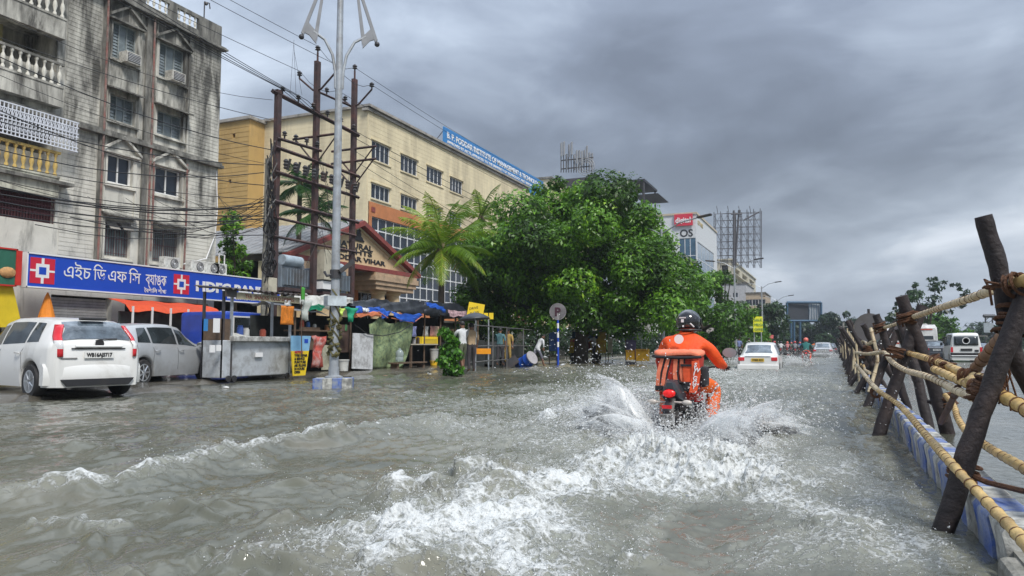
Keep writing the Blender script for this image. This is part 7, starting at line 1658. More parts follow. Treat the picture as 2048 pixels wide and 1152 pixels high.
for i, (px, py, lab, sz) in enumerate(((710, 742, 'small round white scrap floating by the white bucket', .05), (452, 775, 'pale crumpled bag floating in front of the kiosk caster', .07), (860, 748, 'white cup floating before the right hand stall', .045), (985, 745, 'scrap of white foam floating near the railing', .05), (1052, 735, 'pale scrap floating beside the blue drum', .06), (770, 752, 'flat brown scrap floating before the camouflage cloth', .08), (560, 790, 'dark leaf litter floating between the kiosk and the plinth', .07))):
    g = G(px, py, .01); t = thing('floating_litter', lab, 'litter', (g[0], g[1], .01)); b = MB(); b.ico((0, 0, .0), sz, 2, (1.2, .9, .4), .12); b.build('scrap', mat('litter%d' % i, ((.7, .7, .68), (.6, .6, .58), (.7, .7, .7), (.7, .7, .68), (.6, .6, .55), (.2, .12, .07), (.07, .08, .03))[i], .6, var=.3, vs=20), t, smooth=True)
# ================================================================== VEGETATION
def leaf_mat(name, dark, mid, light, yellow=None):
    m = bpy.data.materials.new(name); m.use_nodes = True; t = m.node_tree; p = t.nodes['Principled BSDF']; o = t.nodes['Material Output']
    A = N(t, 'ShaderNodeAttribute', attribute_name='tint').outputs['Fac']
    c = ramp(t, A, [(0, dark), (.5, mid), (.92, light), (1, yellow or light)])
    L(t, c, p.inputs['Base Color']); p.inputs['Roughness'].default_value = .38; p.inputs['Specular IOR Level'].default_value = .45
    tr = N(t, 'ShaderNodeBsdfTranslucent'); L(t, c, tr.inputs[0]); mx = N(t, 'ShaderNodeMixShader'); mx.inputs[0].default_value = .33
    L(t, p.outputs[0], mx.inputs[1]); L(t, tr.outputs[0], mx.inputs[2]); L(t, mx.outputs[0], o.inputs[0]); return m
LEAF = leaf_mat('leaf_green', (.026, .062, .007), (.085, .21, .016), (.20, .44, .026), (.34, .54, .05))
LEAFD = leaf_mat('leaf_dark', (.010, .026, .010), (.020, .052, .016), (.04, .09, .022))
LEAFB = leaf_mat('leaf_bright', (.03, .10, .01), (.07, .22, .015), (.15, .38, .03), (.30, .50, .06))
BARK = mat('bark', (.075, .06, .045), .9, var=.4, vs=5, bump=.8, bs=12)
def leaves(name, C_, Nv, size, tint, m, parent, droop=.35, asp=.48):
    """one crown mesh: centres C_, outward normals Nv, a folded leaf of four corners at each"""
    n = len(C_); rng = np.random.RandomState(n % 9973)
    a = rng.normal(size=(n, 3)); nn = Nv+.55*rng.normal(size=(n, 3)); nn[:, 2] += .45; nn /= np.linalg.norm(nn, axis=1)[:, None]
    d = Nv*.8+a*.7; d[:, 2] -= droop; d -= nn*(d*nn).sum(1)[:, None]; d /= np.linalg.norm(d, axis=1)[:, None]+1e-9; s = np.cross(nn, d)
    sz = (size*(.55+.9*rng.rand(n)))[:, None]
    V = np.stack([C_-d*sz*.5, C_+s*sz*asp*.5+nn*sz*.07, C_+d*sz*.6-nn*sz*.06, C_-s*sz*asp*.5+nn*sz*.07], 1).reshape(-1, 3).astype(np.float32)
    me = bpy.data.meshes.new(name); me.vertices.add(4*n); me.vertices.foreach_set('co', V.reshape(-1)); me.loops.add(4*n); me.loops.foreach_set('vertex_index', np.arange(4*n, dtype=np.int32))
    me.polygons.add(n); me.polygons.foreach_set('loop_start', np.arange(0, 4*n, 4, dtype=np.int32)); me.polygons.foreach_set('loop_total', np.full(n, 4, np.int32)); me.update(calc_edges=True)
    at = me.attributes.new('tint', 'FLOAT', 'FACE'); at.data.foreach_set('value', np.clip(tint, 0, 1).astype(np.float32)); me.materials.append(m)
    o = bpy.data.objects.new(name, me); COL.objects.link(o); o.parent = parent
    return o
def crown_pts(clumps, per, seed, shell=.35):
    rng = np.random.RandomState(seed); Cs, Ns, T = [], [], []
    for (cx, cy_, cz_, r) in clumps:
        k = max(20, int(per*r*r)); d = rng.normal(size=(k, 3)); d /= np.linalg.norm(d, axis=1)[:, None]
        tw = vnoise(d[:, 0]*2.2+cx, d[:, 1]*2.2+d[:, 2]*2.9+cy_, 5)
        rad = r*(1-shell*rng.rand(k)**1.5)*(1+.28*tw)
        p = d*rad[:, None]; p[:, 2] *= .78; Cs.append(p+np.array([cx, cy_, cz_])); Ns.append(d); T.append(np.clip(.42+.2*rng.normal(size=k)+rng.normal()*.20+.14*tw, 0, 1))
    return np.concatenate(Cs), np.concatenate(Ns), np.concatenate(T)
def in_poly(x, y, P):
    c_ = False; j = len(P)-1
    for i in range(len(P)):
        if (P[i][1] > y) != (P[j][1] > y) and x < (P[j][0]-P[i][0])*(y-P[i][1])/(P[j][1]-P[i][1])+P[i][0]: c_ = not c_
        j = i
    return c_
def tree(label, outline, D, dj, nclump, rp, per, size, m=LEAF, name='tree', trunk_px=None, trunk_r=.28, seed=1, ground=.0, droop=.35, zmin=.25):
    rng = random.Random(seed); xs = [p[0] for p in outline]; ys = [p[1] for p in outline]
    tp = trunk_px or sum(xs)/len(xs); g = PD(tp, 690, D); t = thing(name, label, 'tree', (g[0], g[1], ground)); L0 = Vector(t.location); cl = []
    tries = 0
    while len(cl) < nclump and tries < 9000:
        tries += 1; x, y = rng.uniform(min(xs), max(xs)), rng.uniform(min(ys), max(ys))
        if not in_poly(x, y, outline): continue
        r = rng.uniform(*rp); p = Vector(PD(x, y, D+rng.uniform(-dj, dj)))-L0; cl.append((p.x, p.y, p.z, r*D/F))
    for i in range(len(outline)):                              # small clumps ride on the outline so that it stays uneven
        a, b_ = outline[i], outline[(i+1) % len(outline)]; n = max(1, int(math.hypot(a[0]-b_[0], a[1]-b_[1])/(rp[0]*1.1)))
        for k in range(n):
            u = (k+rng.random())/n; p = Vector(PD(lerp(a[0], b_[0], u)+rng.uniform(-6, 6), lerp(a[1], b_[1], u)+rng.uniform(-6, 6), D+rng.uniform(-dj, dj)*.6))-L0; cl.append((p.x, p.y, p.z, rng.uniform(.35, .7)*rp[0]*D/F))
    Cs, Ns, T = crown_pts(cl, per, seed); k = Cs[:, 2] > zmin+.5*vnoise(Cs[:, 0]*1.3, Cs[:, 1]*1.3, 9)*(zmin > 1); leaves('crown', Cs[k], Ns[k], size, T[k], m, t, droop)
    top_ = max(c_[2] for c_ in cl); b = MB(); fork = top_*.35; b.tube([(0, 0, -.3), (.1, .05, fork*.5), (0, 0, fork)], [trunk_r*1.25, trunk_r, trunk_r*.85], 9)
    tr = b.build('trunk', BARK, t, smooth=True)
    big = sorted(cl, key=lambda c_: -c_[3])[:10]
    for c_ in big:
        b = MB(); mid = (c_[0]*.45, c_[1]*.45, lerp(fork, c_[2], .55)); b.tube([(0, 0, fork*.9), mid, c_[:3]], [trunk_r*.5, trunk_r*.3, trunk_r*.1], 6); b.build('limb', BARK, t, smooth=True)
    return t
tree('huge dense green tree filling the middle of the street behind the stalls', [(928, 530), (945, 500), (990, 468), (1025, 440), (1050, 408), (1075, 385), (1110, 368), (1150, 350), (1185, 362), (1222, 392), (1262, 412), (1295, 425), (1310, 462), (1330, 505), (1350, 550), (1365, 610), (1370, 660), (1300, 690), (1200, 672), (1120, 650), (1040, 650), (970, 635), (940, 600), (928, 555)],
     40, 3.4, 96, (30, 60), 980, .195, trunk_px=1160, trunk_r=.35, seed=3, zmin=1.75)
tree('rounded green tree between the huge tree and the glass corner building', [(1335, 548), (1365, 532), (1400, 545), (1435, 580), (1452, 618), (1465, 670), (1430, 700), (1360, 690), (1345, 600)], 50, 3, 26, (28, 46), 420, .27, trunk_px=1405, seed=5)
tree('dark green tree left of the taxi with pale rust flowers at its foot', [(1450, 612), (1475, 610), (1510, 625), (1530, 650), (1535, 680), (1500, 700), (1445, 700)], 74, 4, 24, (20, 34), 230, .38, m=LEAF, trunk_px=1490, seed=7)
tree('small spreading tree on the roof line beside the unfinished building', [(1425, 553), (1450, 548), (1465, 556), (1460, 568), (1430, 568)], 78, 1.5, 9, (10, 18), 260, .32, m=LEAF, trunk_px=1450, seed=8)
tree('dark tree beyond the yellow hoarding', [(1520, 620), (1550, 612), (1570, 640), (1572, 680), (1530, 690), (1515, 660)], 100, 4, 16, (14, 24), 130, .5, m=LEAFD, trunk_px=1545, seed=9)
tree('grey green tree under the far dark hoarding', [(1578, 655), (1600, 645), (1630, 655), (1640, 690), (1575, 692)], 160, 4, 14, (10, 18), 60, .8, m=LEAFD, trunk_px=1605, seed=10)
tree('dark rounded tree right of the far hoarding', [(1640, 660), (1652, 635), (1680, 622), (1705, 640), (1725, 650), (1728, 692), (1640, 692)], 150, 5, 26, (11, 20), 70, .75, m=LEAFD, trunk_px=1685, seed=11)
tree('sparse airy tree against the sky above the bamboo barrier', [(1778, 640), (1800, 600), (1835, 575), (1870, 560), (1905, 575), (1930, 570), (1925, 600), (1900, 625), (1850, 640)], 70, 2.5, 10, (9, 17), 210, .34, m=LEAFD, trunk_px=1860, trunk_r=.2, seed=12)
tree('bright green bushy tree behind the white bus', [(1840, 650), (1870, 635), (1910, 640), (1940, 665), (1945, 695), (1850, 698)], 90, 4, 18, (14, 24), 160, .42, m=LEAF, trunk_px=1895, seed=13)
tree('dark hedge like tree at the right horizon behind the pylon', [(1945, 665), (1990, 655), (2048, 650), (2090, 655), (2090, 695), (1940, 695)], 140, 5, 26, (10, 18), 80, .7, m=LEAFD, trunk_px=2010, seed=14)
tree('low green tree left of the sparse airy tree', [(1745, 665), (1775, 650), (1830, 655), (1850, 690), (1750, 694)], 120, 4, 16, (10, 18), 90, .6, m=LEAFD, trunk_px=1795, seed=15)
tree('small green creeper tree growing between the flats and the ochre wing', [(446, 450), (462, 430), (478, 470), (500, 540), (505, 580), (450, 575)], 42, 1.2, 14, (12, 22), 420, .24, m=LEAF, trunk_px=470, trunk_r=.12, seed=16, ground=.1)
tree('low shrub tree at the right end of the institute beside the orange pier', [(920, 600), (945, 585), (985, 600), (1000, 650), (930, 655)], 44, 1.5, 14, (16, 26), 420, .22, m=LEAF, trunk_px=955, trunk_r=.12, seed=17)
# added dark wall and undergrowth, near-black backdrop for the shade under the tree
cw_ = thing('shade_backdrop_wall', 'low dark wall added as backdrop for the shade under the huge tree', 'wall', (-21, 48, .1)); wm = mat('backdrop_dark', (.10, .095, .08), .9, var=.4, dirt=.8, dcol=(.03, .035, .025), ds=1.5, streak=True)
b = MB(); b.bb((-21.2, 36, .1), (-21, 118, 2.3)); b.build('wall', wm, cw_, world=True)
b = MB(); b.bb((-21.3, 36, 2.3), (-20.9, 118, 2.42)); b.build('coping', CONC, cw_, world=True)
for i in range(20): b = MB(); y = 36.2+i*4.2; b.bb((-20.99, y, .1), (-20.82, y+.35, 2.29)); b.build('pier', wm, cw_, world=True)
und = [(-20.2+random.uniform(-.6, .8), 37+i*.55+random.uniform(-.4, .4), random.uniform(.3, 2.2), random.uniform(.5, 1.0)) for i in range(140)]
Cs, Ns, T = crown_pts(und, 150, 31); k_ = Cs[:, 2] > .1; stuff(tag(leaves('undergrowth', Cs[k_], Ns[k_], .28, T[k_], LEAFD, None), 'dark leafy undergrowth added as backdrop for the shade under the trees', 'shrubs'))
# distant wooded skyline: one mass
ff = []
for i in range(150):
    px = random.uniform(1590, 2300); p = PD(px, 690, random.uniform(250, 420)); ff.append((p[0], p[1], random.uniform(0, 5.5), random.uniform(3.5, 6.5)))
for i in range(40): p = PD(random.uniform(1560, 1700), 690, random.uniform(240, 330)); ff.append((p[0], p[1], random.uniform(0, 4), random.uniform(3, 5)))
Cs, Ns, T = crown_pts(ff, 9, 77); stuff(tag(leaves('far_wood', Cs, Ns, 1.7, T, LEAFD, None), 'hazy dark wooded skyline far beyond the road', 'wood'))
# coconut palms
PALM = leaf_mat('palm_leaf', (.06, .13, .01), (.17, .30, .02), (.36, .46, .05), (.46, .40, .10)); PALMD = leaf_mat('palm_dark', (.012, .05, .012), (.03, .10, .02), (.06, .16, .03))
def frond(parent, c, az, el, ln, m, seed, bend=1.3):
    rng = random.Random(seed); b = MB(); pts = []; p = Vector(c); a = el; h = Vector((math.cos(az), math.sin(az), 0)); n = 12
    for i in range(n+1): pts.append(p.copy()); p = p+(h*math.cos(a)+Vector((0, 0, math.sin(a))))*ln/n; a -= bend/n*(.4+1.2*i/n)
    b.tube(pts, [.04*(1-i/(n+1))+.008 for i in range(n+1)], 4); nf0 = len(b.f); side = Vector((-h.y, h.x, 0)); k = 34
    for i in range(k):
        u = .12+.88*i/k; q0 = u*n; j = min(n-1, int(q0)); q_ = pts[j].lerp(pts[j+1], q0-j); d = (pts[j+1]-pts[j]).normalized(); w = ln*.24*math.sin(PI*min(1, u*.9+.12))**.7
        for s in (-1, 1):
            v = (side*s*.85+d*.55+Vector((0, 0, -.28-.25*rng.random()))).normalized(); tip = q_+v*w*rng.uniform(.8, 1.1)+Vector((0, 0, -w*.22)); wd_ = d*.026
            b.add([q_-wd_, q_+wd_, q_+v*w*.55+wd_*.9, tip, q_+v*w*.55-wd_*.9], [(0, 1, 2, 3, 4)])
    o = b.build('frond', m, parent); at = o.data.attributes.new('tint', 'FLOAT', 'FACE'); base = rng.uniform(.2, .85); at.data.foreach_set('value', [min(1, max(0, base+rng.gauss(0, .12))) for _ in b.f]); return o
def palm(label, px, py_crown, D, nf, ln, m, seed, gpy=690, tr=.16, spread=(-.5, 1.35)):
    rng = random.Random(seed); c = PD(px, py_crown, D); t = thing('coconut_palm', label, 'palm tree', (c[0], c[1], .1)); h = c[2]-.1
    b = MB(); b.tube([(-.15, 0, -.1), (-.05, .05, h*.4), (0, 0, h)], [tr*1.4, tr, tr*.9], 10); b.build('trunk', BARK, t, smooth=True)
    b = MB(); b.tube([(0, 0, h-.5), (0, 0, h-.1), (0, 0, h+.5)], [tr*.9, tr*1.9, tr*.5], 8); b.build('crown_shaft', mat('palm_sheath', (.14, .12, .05), .8, var=.4), t, smooth=True)
    for i in range(nf):
        el = lerp(spread[1], spread[0], i/nf)+rng.uniform(-.1, .1); frond(t, (0, 0, h+.1), i*2.4+rng.uniform(-.3, .3), el, ln*rng.uniform(.8, 1.08), m, seed*50+i, 1.15)
    return t
palm('yellow green coconut palm in front of the institute glass wall', 884, 500, 36, 26, 3.2, PALM, 2, spread=(-.55, 1.5))
palm('dark green palm behind the transformer structure, upper one', 600, 372, 46, 13, 2.6, PALMD, 3, spread=(-.6, 1.2)); palm('dark green palm behind the transformer structure, lower one', 628, 430, 44, 13, 2.6, PALMD, 4, spread=(-.7, 1.1))
palm('second pale palm half hidden by the huge tree', 962, 440, 50, 12, 3.0, PALM, 6)
# leafy bundle at the stalls
g = PD(901, 730, 24.2); t = thing('leafy_bundle', 'tall bundle of bright green leafy creeper standing at the waterline before the right hand stall', 'plant', (g[0], g[1], .02))
cl = [(random.uniform(-.22, .22), random.uniform(-.15, .15), z+random.uniform(-.05, .05), .22+.05*math.sin(z*4)) for z in np.linspace(.12, 1.42, 26)]
Cs, Ns, T = crown_pts(cl, 1500, 5); leaves('foliage', Cs, Ns, .12, T, LEAFB, t, .8, .7); b = MB()
for k in range(6): b.tube([(.05*k-.12, 0, 0), (.04*k-.1, .03, .8), (.05*k-.14, 0, 1.5)], .012, 4)
b.build('stem', WOOD, t)

# ================================================================== BARRICADE OF LOGS AND BAMBOO
LOG = mat('dark_log', (.026, .020, .021), .7, var=.4, vs=5, dirt=.5, dcol=(.06, .04, .035), ds=4, bump=.9, bs=16)
BAM = mat('bamboo', (.58, .40, .15), .45, var=.42, vs=7, dirt=.55, dcol=(.26, .14, .05), ds=6, bump=.3, bs=40); BAMP = mat('bamboo_pale', (.60, .50, .33), .6, var=.25, vs=8, dirt=.5, dcol=(.25, .15, .08), ds=7, bump=.3, bs=40)
NODE = mat('bamboo_node', (.13, .065, .03), .7); ROPE = mat('coir_rope', (.10, .042, .018), .85, var=.4, vs=20, bump=.8, bs=60)
bar_ = thing('bamboo_barrier', 'long barrier of crossed dark logs and lashed bamboo poles standing on the median kerb', 'barrier', (.6, 4.6, 0))
def log(p0, p1, r, seed=0, knots=2):
    rng = random.Random(seed); a, c_ = Vector(p0), Vector(p1); n = 16; pts = []; rr = []
    bx, by = rng.uniform(-.03, .03), rng.uniform(-.03, .03)
    for i in range(n+1): u = i/n; p = a.lerp(c_, u); s = math.sin(u*PI); pts.append((p.x+bx*s+rng.uniform(-.004, .004), p.y+by*s, p.z)); rr.append(r*(1.06-.18*u+rng.uniform(-.03, .03)))
    b = MB(); b.tube(pts, rr, 14, rfun=lambda i, k: 1+.035*math.sin(k*2.1+i*.9+seed)+.02*math.sin(k*5+i*.4))
    for _ in range(knots): u = rng.uniform(.2, .9); p = a.lerp(c_, u); d = Vector((rng.uniform(-1, 1), rng.uniform(-1, 1), .2)).normalized(); b.tube([p+d*r*.6, p+d*r*1.25], [r*.42, r*.2], 7)
    return b.build('log', LOG, bar_, world=True, smooth=60)
def bamboo(pts, r, m=None, node=.16, seed=0):
    m = m or BAM; rng = random.Random(seed); P = [Vector(p) for p in pts]; out = []; rr = []; acc = 0; dist = [0]
    # Catmull-Rom through the photographed points
    Q = [P[0]*2-P[1]]+P+[P[-1]*2-P[-2]]; dense = []
    for i in range(1, len(Q)-2):
        L_ = (Q[i+1]-Q[i]).length; n = max(3, int(L_/.035))
        for k in range(n):
            t_ = k/n; a, b_, c_, d = Q[i-1], Q[i], Q[i+1], Q[i+2]
            dense.append(.5*((2*b_)+(c_-a)*t_+(2*a-5*b_+4*c_-d)*t_*t_+(3*b_-a-3*c_+d)*t_**3))
    dense.append(P[-1]); nxt = rng.uniform(.03, node); s = 0; nodes = []
    for i, p in enumerate(dense):
        if i: s += (p-dense[i-1]).length
        k = 1.0
        if s >= nxt: k = 1.13; nodes.append(i); nxt += node*rng.uniform(.75, 1.25)
        out.append(p); rr.append(r*k*(1+.05*math.sin(s*3.1+seed)+.03*math.sin(s*9)))
    b = MB(); b.tube(out, [q_*.74 for q_ in rr], 12, rfun=lambda i, k: 1-.07*(k % 4 == 0)); o = b.build('bamboo_pole', m, bar_, world=True, smooth=60)
    b = MB()
    for i in nodes:
        if 0 < i < len(out)-1: d = (out[i+1]-out[i-1]).normalized(); b.tube([out[i]-d*.004, out[i]+d*.004], r*.86, 12)
    if b.v: stuff(b.build('node_ring', NODE, o, world=True))
    return o
def lash(p, ax, r, n=6, th=.011, w=.12, seed=0, tail=True):
    rng = random.Random(seed); p = Vector(p); ax = Vector(ax).normalized(); x = ax.cross(Vector((.3, .9, .2))).normalized(); y = ax.cross(x); pts = []
    for i in range(n*12+1): a = i*2*PI/12; u = (i/(n*12)-.5)*w+.012*math.sin(a*.7); rr = r*(1+.10*math.sin(a*1.3+seed)); pts.append(p+ax*u+x*math.cos(a)*rr+y*math.sin(a)*rr)
    if tail: e = pts[-1]; pts += [e+Vector((.02, 0, -.05)), e+Vector((.03, .01, -.14))]
    b = MB(); b.tube(pts, th, 5); return b.build('rope_lashing', ROPE, bar_, world=True, smooth=True)
def Yp(px, py, Y): return PY(px, py, Y)
# nearest trestle
A0, A1 = Vector(Yp(1893, 1062, 4.55)), Vector(Yp(2066, 560, 4.60)); A0 = A0-(A1-A0)*.22; log(A0, A1, .053, 1)
B1 = Yp(1966, 432, 4.70); Bc = Yp(2012, 660, 4.70); d = Vector(Bc)-Vector(B1); log(Vector(B1)+d*2.3+Vector((.35, .2, -.75)), B1, .060, 2) if False else None
Bm = Yp(2022, 700, 4.72); log((1.48, 4.95, -.25), Bm, .055, 3); log(Bm, B1, .050, 2, 3)
log((1.62, 5.2, -.2), Yp(2070, 560, 5.3), .06, 4)
lash(Yp(2030, 640, 4.70), (.25, .1, 1), .085, 8, .009, .16, 1); lash(Yp(1996, 572, 4.66), (.2, 0, 1), .06, 3, .007, .04, 2); lash(Yp(1926, 945, 4.64), (.35, 0, 1), .066, 8, .009, .09, 3); lash(Yp(1975, 775, 4.66), (.35, 0, 1), .066, 7, .009, .08, 4)
# lower rail on the road side
low = [Yp(2095, 1150, 2.75), Yp(2048, 1083, 3.15), Yp(1975, 1005, 3.7), Yp(1905, 930, 4.28), Yp(1850, 868, 5.7), Yp(1800, 812, 7.6), Yp(1757, 782, 9.3)]; bamboo(low, .030, node=.14, seed=1)
bamboo([Yp(1770, 792, 9.2), Yp(1745, 770, 9.5), Yp(1725, 745, 11.5), Yp(1713, 730, 13.4)], .034, BAMP, seed=2)
bamboo([Yp(2100, 850, 3.9), Yp(2046, 815, 4.35), Yp(1990, 785, 4.75), Yp(1943, 762, 5.1)], .046, node=.15, seed=3)
bamboo([Yp(1975, 758, 5.15), Yp(1930, 748, 5.8), Yp(1870, 722, 7.4), Yp(1812, 705, 9.9)], .038, seed=4); bamboo([Yp(1940, 770, 5.3), Yp(1905, 755, 6.0), Yp(1868, 738, 6.7)], .036, seed=5)
bamboo([Yp(1955, 798, 5.0), Yp(1915, 782, 5.6), Yp(1860, 755, 6.9), Yp(1810, 740, 8.4), Yp(1782, 722, 9.6), Yp(1768, 705, 10.5), Yp(1735, 708, 12.5), Yp(1712, 705, 14)], .034, BAMP, seed=6)
bamboo([Yp(2100, 545, 4.2), Yp(2044, 563, 4.6), Yp(2005, 572, 4.9)], .045, seed=7); bamboo([Yp(1990, 578, 5.0), Yp(1940, 597, 6.0), Yp(1880, 616, 7.8), Yp(1826, 634, 9.6)], .036, BAMP, node=.2, seed=8)
bamboo([Yp(2010, 668, 5.05), Yp(1985, 695, 5.4), Yp(1958, 728, 5.8), Yp(1944, 748, 6.0)], .045, mat('bamboo_brown', (.24, .13, .07), .6, var=.4, vs=6, dirt=.5), seed=9)
bamboo([Yp(1916, 775, 5.6), Yp(1900, 810, 6.3), Yp(1882, 845, 7.0)], .030, mat('stick_brown', (.08, .04, .03), .7, var=.4), seed=10, node=.5)
bamboo([Yp(2100, 975, 3.9), Yp(2045, 935, 4.6), Yp(1985, 900, 5.5), Yp(1935, 865, 6.8), Yp(1915, 835, 7.8), Yp(1908, 812, 8.6), Yp(1890, 790, 9.4)], .034, seed=11)
b = MB(); b.tube([Yp(1935, 948, 4.6), Yp(1975, 965, 4.5), Yp(2050, 983, 4.2), Yp(2100, 985, 4)], .014, 6); b.build('rope', ROPE, bar_, world=True)
for i, (px, py, Y, ax) in enumerate(((1955, 775, 5.0, (1, -1, -.2)), (1935, 755, 5.6, (1, -1, -.2)), (1958, 790, 4.9, (.3, .1, 1)), (1870, 725, 7.3, (1, -1, -.2)), (1895, 735, 6.6, (.2, .1, 1)), (2030, 570, 4.6, (1, -1, .3)), (1830, 630, 9.55, (.1, 0, 1)), (1752, 785, 9.4, (.2, -1, -.2)))): lash(Yp(px, py, Y), ax, .043+.008*(i % 3), 5, .008, .07, 10+i)
for k in range(5): b = MB(); p = Vector(Yp(1995+k*6, 720-k*5, 4.7)); b.tube([p, p+Vector((.03*math.sin(k), 0, -.1)), p+Vector((.05*math.cos(k*2), 0, -.2-.03*k))], .005, 4); b.build('loose_string', ROPE, bar_, world=True)
# red cloth tied to the near trestle, behind it
rc = thing('red_cloth', 'scrap of red and white cloth tied behind the nearest log trestle', 'cloth', Yp(2036, 600, 5.1)); b = MB(); p = Vector(Yp(2034, 578, 5.1))
b.grid([[p+Vector((.10*j/4+.02*math.sin(i), .03*math.sin(i*2+j), -.26*i/6+.02*math.sin(j*2))) for j in range(5)] for i in range(7)]); b.build('cloth', mat_cloth('redrag', (.50, .05, .04)), rc, world=True, smooth=True, thick=.006)
# second trestle
log(Vector(Yp(1741, 868, 9.5))-Vector((0, 0, .3)), Yp(1846, 612, 9.7), .070, 21); log(Vector(Yp(1905, 868, 9.9))-Vector((0, 0, .25)), Yp(1802, 592, 9.6), .074, 22); log((1.0, 10.3, .0), Yp(1800, 640, 10.6), .06, 23, 0)
log(Vector(Yp(1835, 760, 11.6)), Yp(1796, 655, 11.3), .06, 24, 0)
lash(Yp(1812, 634, 9.58), (-.3, 0, 1), .088, 6, .011, .12, 31); lash(Yp(1815, 640, 9.6), (.3, 0, 1), .085, 4, .011, .1, 32); lash(Yp(1790, 706, 9.5), (.3, 0, 1), .085, 5, .011, .12, 33); lash(Yp(1864, 722, 9.8), (-.3, 0, 1), .085, 5, .011, .1, 34); lash(Yp(1893, 800, 9.8), (-.3, 0, 1), .09, 7, .011, .16, 35)
# third trestle and the run into the distance
log(Vector(Yp(1718, 815, 13.3))-Vector((0, 0, .3)), Yp(1799, 651, 13.6), .062, 41); log(Vector(Yp(1827, 819, 13.5))-Vector((0, 0, .3)), Yp(1752, 629, 13.3), .062, 42); log(Vector(Yp(1790, 760, 15.2)), Yp(1726, 648, 14.8), .055, 43)
lash(Yp(1760, 655, 13.3), (-.3, 0, 1), .09, 6, .012, .16, 44); lash(Yp(1780, 705, 13.4), (-.3, 0, 1), .09, 5, .012, .16, 45)
bamboo([Yp(1738, 784, 12.8), Yp(1752, 735, 12.9), Yp(1754, 708, 12.9), Yp(1741, 656, 13.0)], .036, BAMP, seed=46); bamboo([Yp(1862, 620, 9.7), Yp(1815, 640, 11), Yp(1770, 655, 13.2), Yp(1745, 662, 14.5)], .032, BAMP, seed=47, node=.3)
rng = random.Random(5)
Y_ = 17.2; pt = None; k = 0
while Y_ < 95:
    h = rng.uniform(1.35, 1.75); w = rng.uniform(.38, .55); x = .66; j = lambda s=.12: rng.uniform(-s, s)
    log((x-w+j(), Y_+j(), -.3), (x+w*.9+j(), Y_+.1+j(), h+j()), .05, 60+k, 0); log((x+w+j(), Y_+.15+j(), -.3), (x-w*.9+j(), Y_-.1+j(), h+j()), .05, 90+k, 0)
    if Y_ < 45: lash((x, Y_, h*.55), (0, 0, 1), .12, 4, .02, .2, 120+k, False)
    cur = [(x-.10+j(), Y_, .52+j(.08)), (x-.05, Y_, 1.0+j(.1)), (x+.2, Y_, .75+j(.1))]
    if pt: 
        for m_i, (a, c_) in enumerate(zip(pt, cur)): bamboo([a, ((a[0]+c_[0])/2, (a[1]+c_[1])/2, (a[2]+c_[2])/2+j(.06)), c_], .036, BAMP if m_i else BAM, .5, 200+k*3+m_i)
    else:
        for a, c_ in zip(([.5, 13.4, .55], [.55, 13.4, 1.05], [.9, 13.5, .8]), cur): bamboo([a, c_], .036, BAMP, .5, 300+k)
    if rng.random() < .6: bamboo([(x-.2, Y_+.8, .2), (x-.25, Y_+.9, 1.5+j())], .03, BAMP, .5, 400+k)
    if rng.random() < .7: log((x-.3+j(), Y_+1.2, -.3), (x-.1+j(.3), Y_+1.3, 1.1+j(.3)), .04, 140+k, 0)
    pt = cur; Y_ += rng.uniform(2.1, 3.2)*(1 if Y_ < 40 else 1.5); k += 1
bd = thing('round_sign', 'back of a round grey road sign rising behind the third trestle', 'sign', (1.0, 17.5, .1)); p = Yp(1739, 655, 17.5); b = MB(); b.tube([(p[0], p[1], .1), Yp(1737, 618, 17.5)], .03, 6); b.build('pole', DMET, bd, world=True)
b = MB(); b.lathe((p[0], p[1]-.03, p[2]), [(.30, 0), (.30, -.02)], 22, 'Y'); b.build('disc', mat('disc_grey', (.12, .115, .12), .7, dirt=.4), bd, world=True)

